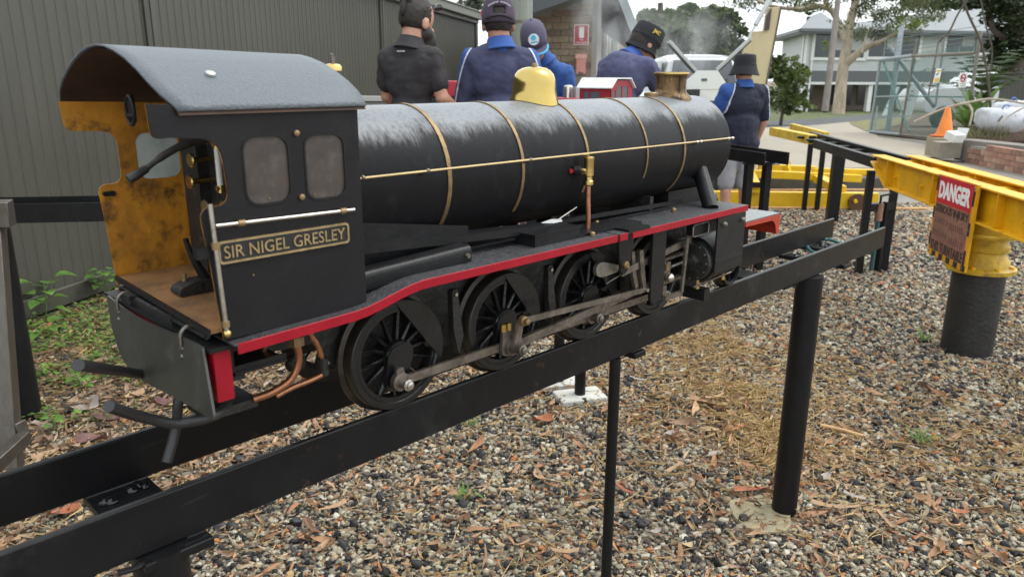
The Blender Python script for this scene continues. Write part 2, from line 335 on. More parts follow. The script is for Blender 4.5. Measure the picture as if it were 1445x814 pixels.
b = MB(); b.lathe([(.0055, 0), (.0055, .003), (.0045, .006), (.001, .007)], W(cx, 0, BZ + BR + .059), seg=12); b.build('knob', dbrass, dome)
# chimney and brass cap beside it
cx = 1.508
b = MB(); prof = [(.047, 0), (.046, .003), (.041, .006), (.0352, .010), (.0338, .016), (.0338, .038), (.0345, .044), (.0375, .0465), (.0385, .050), (.0375, .0525), (.033, .053), (.029, .048), (.027, .01)]
vs = []; fs = []
for i, (r, h) in enumerate(prof):
    for k in range(seg):
        a = 2 * PI * k / seg; x = r * math.cos(a); y = r * math.sin(a); base = math.sqrt(max(0, (BR + .001) ** 2 - y * y)) - BR
        t = max(0, 1 - h / .015); vs.append(W(cx + x, y, BZ + BR + h + base * t))
for i in range(len(prof) - 1):
    for k in range(seg): fs.append((i * seg + k, i * seg + (k + 1) % seg, (i + 1) * seg + (k + 1) % seg, (i + 1) * seg + k))
b.add(vs, fs); ch = b.build('chimney', M('sooty_brass', (.19, .118, .055), .48, .7, var=.3, vs=24, dirt=[((.02, .014, .009), 26, .46, .62, (1.6, 1.6, .22)), ((.55, .42, .22), 50, .68, .8)], bump=.2, rv=.14), loco, ang=60)
b = MB(); b.lathe([(.0392, 0), (.0398, .002), (.0392, .004)], W(cx, 0, BZ + BR + .0475), seg=40); b.build('chimney_rim', brass, ch)
b = MB(); b.lathe([(.013, 0), (.015, .001), (.015, .010), (.013, .012), (.004, .0125)], W(1.432, 0, BZ + BR - .002), seg=24); b.build('filler_cap', dbrass, loco)
b = MB(); b.lathe([(.008, 0), (.008, .05), (.0135, .052), (.0135, .057), (.011, .061), (.004, .062)], W(.632, 0, BZ + BR - .003), seg=22); sv = b.build('safety_valve', brass, loco)
b = MB(); b.lathe([(.0022, 0), (.0022, .014), (.001, .015)], W(.632, 0, BZ + BR + .058), seg=8); b.lathe([(.0016, 0), (.0016, .012)], W(.638, .004, BZ + BR + .058), seg=8); b.build('valve_spindle', steel, sv)
# boiler handrails
for sgn in (-1, 1):
    b = MB(); b.tube([W(.578, sgn * .126, .3585), W(1.0, sgn * .126, .3592), W(1.578, sgn * .126, .3600)], .0019, 8); hr = b.build('boiler_handrail', M('handrail_brass', (.50, .38, .20), .3, .9), loco)
    for x in (.588, .70, .915, 1.425, 1.44, 1.555, 1.572):
        b = MB(); b.tube([W(x, sgn * .107, .352), W(x, sgn * .124, .3585)], .0016, 8); b.ell(W(x, sgn * .126, .359), (.0036, .0036, .0036), 12, 8); b.build('handrail_knob', bright if x > 1.3 else steel, hr)
# clack valve and copper feed pipe
b = MB(); b.lathe([(.0072, 0), (.0088, .002), (.0088, .008), (.0066, .010), (.0066, .016), (.0088, .018), (.0088, .044), (.0092, .046), (.0092, .050), (.006, .0515)], W(1.066, -.127, .303), seg=18)
b.tube([W(1.054, -.105, .328), W(1.06, -.127, .328)], .006, 10); cl = b.build('clack_valve', brass, loco)
b = MB(); b.lathe([(.0065, 0), (.0082, .002), (.0082, .012), (.006, .014)], W(1.042, -.112, .330), (.55, -.8, .1), 8); b.build('union_nut', satin, cl)
b = MB(); b.lathe([(.0038, 0), (.0038, .005)], W(1.036, -.110, .330), (-.5, -.85, 0), 12); b.build('red_plug', red, cl)
b = MB(); b.tube(spline([W(1.066, -.127, .305), W(1.066, -.127, .28), W(1.0675, -.128, .24), W(1.0665, -.127, .213)], 5), .0043, 12); b.build('feed_pipe', copper, loco)
# ---- cab
cab_h = [rrect(.4005, .3475, .4570, .4245, .017), rrect(.4775, .3455, .5325, .4225, .015)]
outl = soft([(.359, .198), (.352, .29), (.3455, .352), (.381, .351), (.3765, .4235), (.3235, .4275), (.3050, .4265), (.3035, .4620), (.325, .4610), (.336, .4535), (.5545, .4500), (.5545, .198)],
            [0, 0, .016, .022, .024, .0, .020, 0, 0, .004, 0, 0], 5)
outf = soft([(.359, .198), (.355, .29), (.3510, .3435), (.384, .3425), (.3845, .414), (.345, .4165), (.3215, .4175), (.3185, .4560), (.5545, .4500), (.5545, .198)],
            [0, 0, .014, .024, .024, .0, .022, 0, 0, 0], 5)
cab_black = M('cab_black', (.0125, .0115, .0135), .44, var=.14, vs=8, spec=.2, bump=.05, bs=200, dirt=[((.022, .021, .0205), 9, .5, .8), ((.11, .10, .10), 120, .76, .8)], rv=.08)
b = MB(); b.plate([outl] + cab_h, -.170, -.1675, xz(0)); nside = b.build('cab_side', cab_black, loco, bevel=.0006, seg=1)
b = MB(); b.plate([outl] + cab_h, -.1672, -.1660, xz(0)); b.build('side_lining', orange, nside)
for x0, z0, x1, z1, r in ((.4005, .3475, .4570, .4245, .017), (.4775, .3455, .5325, .4225, .015)):
    fr = [rrect(x0 - .0012, z0 - .0012, x1 + .0012, z1 + .0012, r), rrect(x0 + .0012, z0 + .0012, x1 - .0012, z1 - .0012, r * .9)]
    b = MB(); b.plate(fr, -.1708, -.1690, xz(0)); b.build('window_frame', satin, nside)
    b = MB(); b.plate([rrect(x0, z0, x1, z1, r)], -.1682, -.1664, xz(0)); b.build('window_pane', glass, nside)
for x, z in ((.468, .4255), (.469, .351)):
    b = MB(); b.lathe([(.0036, 0), (.0036, .003), (.002, .0042)], W(x, -.1702, z), (0, -1, 0), 12); b.build('bolt', dbrass, nside)
for x, z in ((.428, .354), (.487, .352), (.40, .268)):
    b = MB(); b.lathe([(.0013, 0), (.001, .001)], W(x, -.1706, z), (0, -1, 0), 8); b.build('rivet', dbrass, nside)
fh = rrect(.408, .3455, .468, .4105, .014)
b = MB(); b.plate([outf, fh], .166, .1685, xz(0)); fside = b.build('cab_side', orange, loco)
b = MB(); b.plate([fh], .1668, .1680, xz(0)); b.build('window_pane', fglass, fside)
b = MB(); b.plate([rrect(.3555, .327, .372, .3335, .003)], .160, .166, xz(0)); b.build('latch', satin, fside)
# roof: one curved sheet with rounded rear corners
prof = [(.1755, .4545), (.172, .4605), (.160, .472), (.140, .4845), (.115, .4965), (.085, .5085), (.055, .517), (.028, .522), (0, .5240)]
prof = prof + [(-y, z) for y, z in prof[-2::-1]]
def roof(dz, name, mat, inset=0):
    b = MB(); vs = []; fs = []; nx = 14
    for (y, z) in prof:
        e = max(0, (abs(y) - .150) / .0255); xr = .3185 + (.014 if y < 0 else .004) * e ** 1.6 + inset; sl = 0
        for i in range(nx + 1):
            x = xr + (.5645 - inset - xr) * i / nx; vs.append(W(x, y * (1 - inset), z + dz - .0058 * (x - .32) / .245 * (1 - abs(y) / .1755)))
    n = nx + 1
    for j in range(len(prof) - 1):
        for i in range(nx): fs.append((j * n + i, j * n + i + 1, (j + 1) * n + i + 1, (j + 1) * n + i))
    b.add(vs, fs); o = b.build(name, mat, loco, ang=80)
    return o
ro = roof(0, 'cab_roof', roofm); so = ro.modifiers.new('thick', 'SOLIDIFY'); so.thickness = .0022; so.offset = -1
ci = roof(-.0045, 'cab_ceiling', ceil, .001)
b = MB(); b.lathe([(.0055, 0), (.0055, .0025), (.003, .0035)], W(.392, -.128, .4905), (0, -.45, .9), 12); b.build('roof_bolt', M('dull_bolt', (.45, .45, .42), .5, .5), ro)
# front weatherboard (spectacle plate) closing the cab round the boiler
arc = [(-.166, .214)] + [(y * .945, z - .006) for y, z in prof[::-1]] + [(.166, .214)]
b = MB(); b.plate([arc], .5525, .5545, lambda u, v, t: W(t, u, v)); b.build('cab_front', cab_black, loco)
b = MB(); b.lathe([(.104, 0), (.102, .004), (.02, .006)], W(.4740, 0, .325), (-1, 0, 0), 48); bh = b.build('backhead', grime, loco)
# backhead fittings
def fit(name, mat, fn, par=None): b = MB(); fn(b); return b.build(name, mat, par or loco)
gx = .470
b = MB(); b.lathe([(.104, 0), (.104, .078)], W(.474, 0, .325), (1, 0, 0), 48); b.build('firebox_shell', grime, loco)
for y, z, r in ((-.055, .405, .016), (-.02, .425, .013)):
    fit('pressure_gauge', satin, lambda b: b.lathe([(r, 0), (r, .012), (r * .9, .013)], W(gx, y, z), (-1, 0, 0), 22), bh)
for y in (-.062, .0):
    fit('gauge_glass', M('gauge_glass', (.72, .72, .68), .15, var=.05), lambda b: b.tube([W(.450, y, .348), W(.450, y, .404)], .0042, 10), bh)
    for z in (.346, .404): fit('gauge_cock', brass, lambda b: (b.tube([W(.472, y, z), W(.444, y, z)], .0038, 10), b.lathe([(.0048, 0), (.0048, .010)], W(.450, y, z - .006), (0, 0, 1), 10)), bh)
for y, z in ((-.09, .372), (-.1, .335), (.05, .38), (.06, .35), (-.035, .325), (.02, .32)):
    fit('valve_wheel', brass if z > .33 else dbrass, lambda b: (b.tube([W(.472, y, z), W(.437, y, z)], .0038, 8), b.lathe([(.009, 0), (.010, .002), (.009, .004)], W(.437, y, z), (-1, 0, 0), 14)), bh)
fit('manifold', satin, lambda b: b.tube([W(.457, -.09, .425), W(.457, .09, .425)], .006, 10), bh)
for y in (-.105, -.118, -.13): fit('copper_pipe', copper, lambda b: b.tube(spline([W(.457, y * .6, .42), W(.450, y, .38), W(.452, y, .3), W(.452, y, .216)], 5), .0028, 8), bh)
for y in (-.07, -.05): fit('bright_pipe', bright, lambda b: b.tube(spline([W(.442, y, .425), W(.427, y - .01, .40), W(.437, y - .012, .36)], 5), .0026, 8), bh)
fit('firehole_door', grime, lambda b: b.lathe([(.034, 0), (.034, .01), (.03, .012)], W(.467, 0, .285), (-1, 0, 0), 26), bh)
fit('backing_column', grime, lambda b: b.bar(W(.462, .10, .216), W(.462, .10, .45), .05, .016, (1, 0, 0)), bh)
# regulator lever with rubber grip
lv = fit('regulator_lever', M('worn_lever', (.07, .065, .06), .45, .5, var=.3, vs=50), lambda b: b.tube(spline([W(.475, -.012, .418), W(.44, -.025, .4145), ony(262, 204, YC - .03), ony(232, 219, YC - .033), ony(204, 240, YC - .036)], 5), [.0042] * 6 + [.0050] * 6 + [.0045] * 5 + [.0034] * 4, 12))
fit('grip', rubber, lambda b: b.tube([ony(207, 238, YC - .036), ony(196, 245, YC - .037), ony(183, 252.5, YC - .038), ony(181, 253.5, YC - .038)], [.0046, .0054, .0056, .0046], 14), lv)
# hanging lamp iron on the roof underside
fit('lamp_iron', satin, lambda b: (b.tube([W(.345, -.008, .449) + V((0, .0125 * math.cos(a), .017 * math.sin(a))) for a in [i * 2 * PI / 16 for i in range(17)]], .0020, 8), b.box(W(.347, -.008, .452), (.004, .014, .032)), b.lathe([(.005, 0), (.003, .005)], W(.345, -.008, .443), (-1, 0, 0), 12)))
# floor, sill, reverser
fl = fit('cab_floor', floorm, lambda b: b.plate([[(.3455, -.164), (.551, -.164), (.551, .164), (.3600, .164)]], .207, .212, lambda u, v, t: W(u, v, t)))
fit('floor_edge', satin, lambda b: b.bar(W(.3435, -.166, .2095), W(.3585, .166, .2095), .004, .0066), fl)
for x, y, r in ((.405, -.075, .006), (.375, -.145, .005), (.39, .03, .003)): fit('floor_hole', M('hole_black', (.004, .004, .004), .9), lambda b: b.lathe([(r, 0), (r * .9, .0006)], W(x, y, .2122), seg=14), fl)
rv = fit('reverser_stand', grime, lambda b: b.plate([soft([(.375, .213), (.52, .213), (.52, .228), (.40, .230), (.378, .224)], .006)], -.012, .018, xz(0)))
fit('reverser_lever', satin, lambda b: b.tube([W(.418, .0, .226), W(.406, .0, .252), W(.399, .0, .272), W(.396, .0, .286)], [.0065, .0055, .0038, .0034], 10), rv)
fit('reverser_catch', dbrass, lambda b: b.tube([W(.392, .012, .214), W(.394, .012, .238)], .003, 8), rv)
# cab handrails
h = fit('cab_handrail', bright, lambda b: b.tube([W(.3545, -.1775, .3565), W(.3590, -.1775, .2085)], .0029, 10))
fit('rail_end', brass, lambda b: b.ell(W(.3592, -.1775, .208), (.0048, .0048, .0048), 12, 8), h)
fit('rail_clamp', dbrass, lambda b: (b.lathe([(.0044, 0), (.0044, .008)], W(.3560, -.1775, .306), seg=12), b.tube([W(.3555, -.166, .310), W(.3555, -.1775, .310)], .002, 8)), h)
fit('rail_clamp', dbrass, lambda b: (b.lathe([(.0044, 0), (.0044, .007)], W(.3587, -.1775, .216), seg=12), b.tube([W(.3585, -.166, .219), W(.3585, -.1775, .219)], .002, 8)), h)
fit('bracket', satin, lambda b: b.box(W(.345, -.166, .302), (.016, .010, .012)), h)
h = fit('cab_handrail', bright, lambda b: b.tube([W(.3585, -.1775, .3318), W(.5375, -.1775, .3285)], .0023, 10))
for x in (.388, .521): fit('rail_clamp', dbrass, lambda b: (b.lathe([(.0038, -.004), (.0038, .004)], W(x, -.1775, .3318 - .0033 * (x - .3585) / .179), (1, 0, 0), 12), b.tube([W(x, -.168, .330), W(x, -.1775, .330)], .0018, 8)), h)
# nameplate
npz = lambda x: .3005 - .0022 * (x - .361) / .17
b = MB(); b.plate([rrect(.3610, .2875, .5305, .3120, .004)], -.1722, -.1702, xz(0)); npl = b.build('nameplate', M('plate_black', (.012, .012, .013), .5), loco)
b = MB(); b.plate([rrect(.3603, .2868, .5312, .3127, .0045), rrect(.3628, .2893, .5287, .3102, .0035)], -.1734, -.1702, xz(0)); b.build('plate_border', letter, npl)
mt = Matrix.Translation(W(.4458, -.1729, .29975)) @ Matrix(((1, 0, 0), (0, 0, -1), (0, 1, 0))).to_4x4()
text('lettering', 'SIR NIGEL GRESLEY', .158, .0142, .0016, mt, letter, npl, bold=.004)
# ---- running boards and red valance
def rb_z(x):
    if x < .52: return .196 + .004 * (x - .36) / .16
    if x < .645: t = (x - .52) / .125; t = t * t * (3 - 2 * t); return .200 + .0205 * t
    return .2205 - .0015 * (x - .645)
def board(x0, x1, n, y0, y1, name, mat, t=.003, par=None):
    b = MB(); vs = []; fs = []
    for i in range(n + 1):
        x = x0 + (x1 - x0) * i / n; z = rb_z(x)
        vs += [W(x, y0, z), W(x, y1, z), W(x, y1, z - t), W(x, y0, z - t)]
    fs = [(0, 1, 2, 3), tuple(4 * n + k for k in (3, 2, 1, 0))] + [(4 * i + k, 4 * i + (k + 1) % 4, 4 * i + 4 + (k + 1) % 4, 4 * i + 4 + k) for i in range(n) for k in range(4)]
    b.add(vs, fs); return b.build(name, mat, par or loco, bevel=.0006, seg=1)
for sg in (-1, 1):
    for x0, x1, n in ((.362, 1.080, 40), (1.086, 1.118, 2), (1.121, 1.556, 14)):
        ob = board(x0, x1, n, sg * .1865, sg * .075, 'running_board', dust)
        if not (1.08 < x0 < 1.1): board(x0 + .004, x1, n, sg * .1868, sg * .1838, 'valance', red, .0130, ob)
        else: board(x0, x1 - .008, n, sg * .1868, sg * .1838, 'valance', red, .0130, ob)
# ---- under-boiler pieces
for sg in (-1, 1):
    fit('firebox_side', satin, lambda b: b.plate([[(.556, .20), (.80, .215), (.80, .262), (.556, .30)]], sg * .100, sg * .095, xz(0)))
    fit('side_strip', satin, lambda b: b.add([W(.557, sg * .122, .268), W(.557, sg * .098, .270), W(.557, sg * .098, .258), W(.557, sg * .122, .256), W(1.02, sg * .122, .240), W(1.02, sg * .098, .242), W(1.02, sg * .098, .230), W(1.02, sg * .122, .228)], [(0, 1, 2, 3), (7, 6, 5, 4), (0, 4, 5, 1), (1, 5, 6, 2), (2, 6, 7, 3), (3, 7, 4, 0)]))
    fit('side_tank', satin, lambda b: b.add([tuple(W(x, sg * .137 + u, zc + v)) for x, zc in ((.556, .224), (.757, .2315)) for u, v in rrect(-.017, -.016, .017, .014, .008, 4)], [tuple(range(20)), tuple(range(39, 19, -1))] + [(i, (i + 1) % 20, 20 + (i + 1) % 20, 20 + i) for i in range(20)]))
    fit('tank_bolt', steel, lambda b: b.lathe([(.0045, 0), (.0035, .004)], W(.748, sg * .1545, .231), (0, sg, 0), 6))
    fit('lubricator_box', satin, lambda b: b.box(W(.955, sg * .132, .229), (.115, .045, .018)))
fit('box_lid', satin, lambda b: b.box(W(.955, -.132, .2395), (.119, .049, .003)))
fit('glint_sheet', M('glint_white', (.55, .56, .57), .5), lambda b: b.add([W(.965, -.110, .2425), W(1.015, -.112, .2427), W(1.02, -.104, .246), W(.995, -.102, .248), W(.97, -.102, .245)], [(0, 1, 2, 3, 4)]))  # small pale sheet modelled to stand for a white glint
fit('cross_beam', satin, lambda b: b.box(W(1.10, -.13, .2215), (.19, .05, .008)))
fit('reach_rod', satin, lambda b: b.bar(W(1.02, -.100, .240), W(1.42, -.100, .232), .004, .008))
fit('cross_rod', bright, lambda b: b.tube([W(.99, -.11, .242), W(1.08, -.09, .258)], .0012, 6))
for sg in (-1, 1): fit('steam_pipe', satin, lambda b: b.tube([W(1.497, sg * .094, .292), W(1.459, sg * .150, .217)], .0165, 20))
fit('smokebox_saddle', satin, lambda b: b.box(W(1.49, 0, .225), (.15, .14, .05)))
fit('boiler_mount', grime, lambda b: b.box(W(1.33, 0, .225), (.012, .17, .05)))
for x, y, z in ((1.13, -.098, .222), (1.36, -.12, .2215), (1.04, -.16, .2215)): fit('oil_cup', dbrass, lambda b: b.lathe([(.005, 0), (.005, .005), (.003, .007)], W(x, y, z - .001), seg=12))
# ---- main frames
for sg in (-1, 1):
    fit('frame_plate', grime, lambda b: b.plate([[(.58, .06), (1.70, .06), (1.74, .10), (1.74, .165), (1.58, .20), (.62, .20), (.50, .175), (.37, .175), (.37, .135), (.53, .125)]], sg * .068, sg * .062, xz(0)))
for x in (.60, .78, 1.0, 1.22, 1.45, 1.70): fit('stretcher', grime, lambda b: b.box(W(x, 0, .13), (.008, .13, .10)))
fit('ashpan', grime, lambda b: b.box(W(.70, 0, .16), (.22, .12, .10)))
# ---- wheels
WX = (.652, .879, 1.106, 1.333); WRR = .0858
wheel_black = M('wheel_black', (.007, .007, .008), .30, var=.3, vs=30, bump=.1, bs=120, dirt=[((.05, .045, .04), 60, .62, .8)], rv=.1)
tyre_m = M('tyre_steel', (.042, .034, .027), .40, .6, var=.3, vs=40, bump=.1, dirt=[((.02, .018, .016), 30, .5, .7)])
def make_wheel(R, ns, hub, counter):
    """axle along +Y (outside face at y = 0, flange behind); returns root"""
    b = MB(); n = 56; k = R / .0875
    b.lathe([(R - .0125 * k, .024), (R + .004, .0265), (R + .0075, .0265), (R + .0075, .0225), (R + .001, .0195), (R, .0025), (R - .001, .0008)], (0, 0, 0), (0, 1, 0), n, cap=False)
    root = b.build('wheel', tyre_m, None, local=True)
    b = MB(); b.lathe([(R - .001, .0008), (R - .002, 0), (R - .0105 * k, 0), (R - .0125 * k, .002), (R - .0125 * k, .024)], (0, 0, 0), (0, 1, 0), n, cap=False); b.build('tyre_face', wheel_black, root, local=True)
    b = MB(); b.lathe([(R - .0125 * k, .0030), (R - .019 * k, .0030), (R - .020 * k, .005), (R - .020 * k, .022), (R - .0125 * k, .022)], (0, 0, 0), (0, 1, 0), n, cap=False); b.build('rim', wheel_black, root, local=True)
    b = MB(); b.lathe([(hub, .023), (hub, .004), (hub * .96, .001), (hub * .9, -.001), (.004, -.0015)], (0, 0, 0), (0, 1, 0), 32); b.build('hub', wheel_black, root, local=True)
    sp = MB(); r0 = hub * .85; r1 = R - .0185 * k
    prof = [(-.0030 * k, .0075), (0, .0045), (.0030 * k, .0075), (.0030 * k, .0165), (-.0030 * k, .0165)]
    A = [(u, v, r0) for u, v in prof] + [(u * .72, v, r1) for u, v in prof]
    sp.add(A, [(0, 1, 2, 3, 4), (9, 8, 7, 6, 5)] + [(i, (i + 1) % 5, 5 + (i + 1) % 5, 5 + i) for i in range(5)]); s0 = sp.build('spoke', wheel_black, root, local=True)
    for i in range(ns):
        s = s0 if i == 0 else dup(s0, root, (0, 0, 0)); s.rotation_euler = (0, 2 * PI * i / ns + .1, 0)
    if counter:
        a0, a1 = math.radians(-4), math.radians(108); out = [((R - .001) * math.sin(a0 + (a1 - a0) * i / 24), (R - .001) * math.cos(a0 + (a1 - a0) * i / 24)) for i in range(25)]
        b = MB(); b.plate([out], -.0012, .020, lambda u, v, t: V((u, t, v))); b.build('counterweight', wheel_black, root, local=True)
        # crank boss hanging below and behind the axle
        b = MB(); b.plate([[(.025 * math.cos(t), .025 * math.sin(t)) for t in [i * 2 * PI / 26 for i in range(0)]] or soft([(-.030, -.052), (.004, -.055), (.0255, .0), (.018, .020), (-.022, .014)], .018, 5)], -.0035, .006, lambda u, v, t: V((u, t, v))); b.build('crank_boss', wheel_black, root, local=True, bevel=.0015)
    return root
CP = V((-.012, 0, -.0345))                    # crank pin offset from the axle
w0 = make_wheel(WRR, 14, .024, True); w0.parent = loco
ww = []
def place(wr, x, sg, z):
    wr.parent = loco; wr.location = W(x, sg * .1060, z) - ORG[loco.name]
    if sg > 0: wr.rotation_euler.z = PI
first = True
for sg in (-1, 1):
    for x in WX:
        o = w0 if first else copy_tree(w0, (0, 0, 0)); first = False; o.rotation_euler = (0, 0, 0); place(o, x, sg, WRR)
p0 = make_wheel(.044, 8, .011, False)
for i, sg in enumerate((-1, 1)): place(p0 if i == 0 else copy_tree(p0, (0, 0, 0)), 1.660, sg, .044)
for x, r in [(q, .008) for q in WX] + [(1.66, .006)]:
    fit('axle', steel, lambda b: b.tube([W(x, -.100, WRR if x < 1.6 else .044), W(x, .100, WRR if x < 1.6 else .044)], r, 12))
for x in WX[:1] + WX[2:]: fit('axle_end', satin, lambda b: (b.lathe([(.005, 0), (.0045, .002)], W(x, -.1072, WRR), (0, -1, 0), 14)))
# hangers and brake blocks between the wheels
for x in (.765, .992, 1.22):
    fit('brake_hanger', grime, lambda b: b.plate([soft([(x - .006, .165), (x + .006, .165), (x + .010, .125), (x + .017, .085), (x + .006, .055), (x - .004, .10)], .004)], -.106, -.094, xz(0)))
    fit('hanger_bolt', bright, lambda b: b.lathe([(.0035, 0), (.003, .004)], W(x, -.106, .158), (0, -1, 0), 10))
    fit('splash_plate', satin, lambda b: b.plate([[(x - .11, .205), (x + .02, .205), (x + .012, .17), (x - .04, .185), (x - .09, .19)]], -.076, -.074, xz(0)))
# ---- motion (near side, repeated on the far side)
def rod(b, p, q, w0, w1, y0, y1):
    p = V(p); q = V(q); t = (q - p).normalized(); nn = V((-t.y, t.x))
    b.plate([[tuple(p + nn * w0), tuple(q + nn * w1), tuple(q - nn * w1), tuple(p - nn * w0)]], y0, y1, xz(0))
def pin(x): return (x + CP.x, WRR + CP.z)
for sg in (-1, 1):
    Y0 = sg * .1175; Y1 = sg * .1235
    cr = fit('coupling_rod', steel, lambda b: [rod(b, pin(WX[i]), pin(WX[i + 1]), .0068, .0068, Y0, Y1) for i in range(3)])
    for i, x in enumerate(WX):
        px, pz = pin(x)
        fit('rod_bush', steel, lambda b: b.lathe([(.0145, 0), (.0145, .009), (.012, .0095)], W(px, sg * .116, pz), (0, sg, 0), 22), cr)
        fit('oil_boss', steel, lambda b: b.plate([soft([(px - .009, pz + .004), (px + .009, pz + .004), (px + .006, pz + .022), (px - .006, pz + .022)], .003)], Y0, Y1, xz(0)), cr)
        L = .014 if i != 1 else .030
        fit('crank_pin', bright if i == 0 else steel, lambda b: b.lathe([(.0085, 0), (.0085, L), (.0092, L + .001), (.0092, L + .006), (.006, L + .007), (.006, L + .011), (.004, L + .012)], W(px, sg * .1225, pz), (0, sg, 0), 16 if i else 8), cr)
    px, pz = pin(WX[1])
    co = fit('connecting_rod', steel, lambda b: (rod(b, (px, pz), (1.318, .0845), .0078, .0062, sg * .1275, sg * .1345), b.lathe([(.0155, 0), (.0155, .010)], W(px, sg * .126, pz), (0, sg, 0), 20)))
    for dx in (-.007, .006): fit('oil_cup', brass, lambda b: b.lathe([(.0048, 0), (.0052, .002), (.0052, .013), (.003, .014)], W(px + dx - .012, sg * .1305, pz + .030), seg=12), co)
    fit('rod_cap', steel, lambda b: b.plate([soft([(px - .022, pz - .012), (px + .002, pz - .018), (px + .006, pz + .034), (px - .020, pz + .034)], .008)], sg * .125, sg * .131, xz(0)), co)
    fit('return_crank', steel, lambda b: (rod(b, (px, pz), (px + .012, pz + .046), .008, .0065, sg * .1375, sg * .1435), b.lathe([(.010, 0), (.010, .010)], W(px, sg * .1365, pz), (0, sg, 0), 18)), co)
    ec = fit('eccentric_rod', steel, lambda b: rod(b, (px + .012, pz + .046), (1.232, .0815), .0052, .0048, sg * .1445, sg * .149))
    fit('rod_end', dbrass, lambda b: b.lathe([(.0085, 0), (.0085, .008), (.005, .009), (.005, .016), (.003, .017)], W(px + .012, sg * .1425, pz + .046), (0, sg, 0), 16), ec)
    fit('rod_end', bright, lambda b: b.lathe([(.004, 0), (.004, .006)], W(1.232, sg * .148, .0815), (0, sg, 0), 12), ec)
    # expansion link and its bracket
    fit('link_bracket', satin, lambda b: b.plate([soft([(1.112, .222), (1.178, .222), (1.178, .200), (1.160, .135), (1.146, .128), (1.136, .140), (1.126, .200), (1.112, .204)], .004)], sg * .150, sg * .154, xz(0)))
    fit('bracket_arm', satin, lambda b: b.box(W(1.145, sg * .15, .2215), (.066, .074, .006)))
    fit('expansion_link', steel, lambda b: b.plate([soft([(1.205, .165), (1.217, .166), (1.226, .120), (1.236, .082), (1.226, .078), (1.212, .118)], .004)], sg * .138, sg * .148, xz(0)))
    fit('expansion_link', steel, lambda b: b.plate([soft([(1.187, .165), (1.197, .166), (1.206, .120), (1.216, .090), (1.206, .086), (1.194, .118)], .004)], sg * .134, sg * .142, xz(0)))
    fit('trunnion', dbrass, lambda b: b.lathe([(.0075, 0), (.0075, .006), (.005, .009)], W(1.147, sg * .154, .149), (0, sg, 0), 12))
    fit('radius_rod', steel, lambda b: rod(b, (1.155, .128), (1.400, .158), .0068, .0068, sg * .1375, sg * .1445))
    fit('weigh_lever', M('worn_steel', (.27, .25, .22), .42, .7, var=.2, vs=40, dirt=[((.09, .08, .07), 50, .55, .75)]), lambda b: b.plate([soft([(1.086, .155), (1.105, .158), (1.168, .139), (1.166, .131), (1.105, .128), (1.086, .134)], [.012, .01, .003, .003, .01, .012])], sg * .128, sg * .136, xz(0)))
    fit('lever_ball', bright, lambda b: b.ell(W(1.172, sg * .134, .1345), (.0055, .0055, .0055), 12, 8))
    fit('lever_wire', steel, lambda b: b.tube([W(1.115, sg * .137, .128), W(1.115, sg * .137, .114), W(1.165, sg * .137, .124)], .0013, 6))
    fit('slide_bar_bracket', satin, lambda b: b.plate([soft([(1.236, .205), (1.276, .205), (1.283, .203), (1.283, .075), (1.272, .052), (1.250, .046), (1.238, .058)], [0, 0, 0, .02, .01, .012, .01])], sg * .150, sg * .156, xz(0)))
    fit('slide_bar', steel, lambda b: b.bar(W(1.27, sg * .125, .1235), W(1.405, sg * .125, .1265), .012, .006))
    fit('slide_bar', steel, lambda b: b.bar(W(1.27, sg * .125, .0725), W(1.405, sg * .125, .0755), .012, .006))
    cx_ = fit('crosshead', steel, lambda b: (b.box(W(1.315, sg * .130, .099), (.030, .020, .044)), b.box(W(1.304, sg * .143, .062), (.014, .006, .026))))
    fit('crosshead_pin', bright, lambda b: (b.ell(W(1.318, sg * .147, .0905), (.010, .010, .010), 16, 10), b.tube([W(1.318, sg * .135, .0905), W(1.318, sg * .147, .0905)], .007, 12)), cx_)
    fit('crosshead_oiler', dbrass, lambda b: b.lathe([(.005, 0), (.005, .012), (.003, .013)], W(1.309, sg * .144, .107), seg=10), cx_)
    fit('piston_rod', bright, lambda b: (b.tube([W(1.325, sg * .13, .105), W(1.41, sg * .13, .1085)], .0042, 10), b.lathe([(.0075, 0), (.0075, .012), (.006, .014)], W(1.388, sg * .13, .1078), (1, 0, 0.04), 12)))
    fit('combination_lever', steel, lambda b: rod(b, (1.368, .168), (1.358, .052), .0048, .0042, sg * .150, sg * .155))
    fit('union_link', steel, lambda b: rod(b, (1.300, .050), (1.364, .050), .0050, .0060, sg * .146, sg * .152))
    fit('valve_rod', steel, lambda b: b.tube([W(1.36, sg * .14, .164), W(1.43, sg * .14, .165)], .004, 10))
    gd = fit('valve_guide', satin, lambda b: b.box(W(1.395, sg * .158, .184), (.062, .014, .020)))
    fit('guide_frame', M('worn_edge', (.30, .28, .26), .4, .6), lambda b: b.tube([W(x, sg * .166, z) for x, z in rrect(1.366, .171, 1.428, .196, .006, 3) + [(1.428, .19)]], .0012, 6), gd)
    # cylinder
    fit('cylinder', satin, lambda b: b.plate([soft([(1.428, .2055), (1.546, .2055), (1.546, .085), (1.428, .085)], [0, 0, .006, .006])], sg * .183, sg * .187, xz(0)))
    fit('cylinder_barrel', satin, lambda b: b.lathe([(.040, 0), (.040, .135)], W(1.42, sg * .142, .110), (1, 0, 0), 32))
    fit('cylinder_wrap', satin, lambda b: b.lathe([(.049, 0), (.049, .116)], W(1.429, sg * .1385, .110), (1, 0, 0), 40))
    cv = fit('cylinder_cover', grime, lambda b: b.lathe([(.018, -.020), (.020, -.008), (.043, -.006), (.044, 0), (.044, .010)], W(1.418, sg * .138, .108), (1, 0, 0), 32))
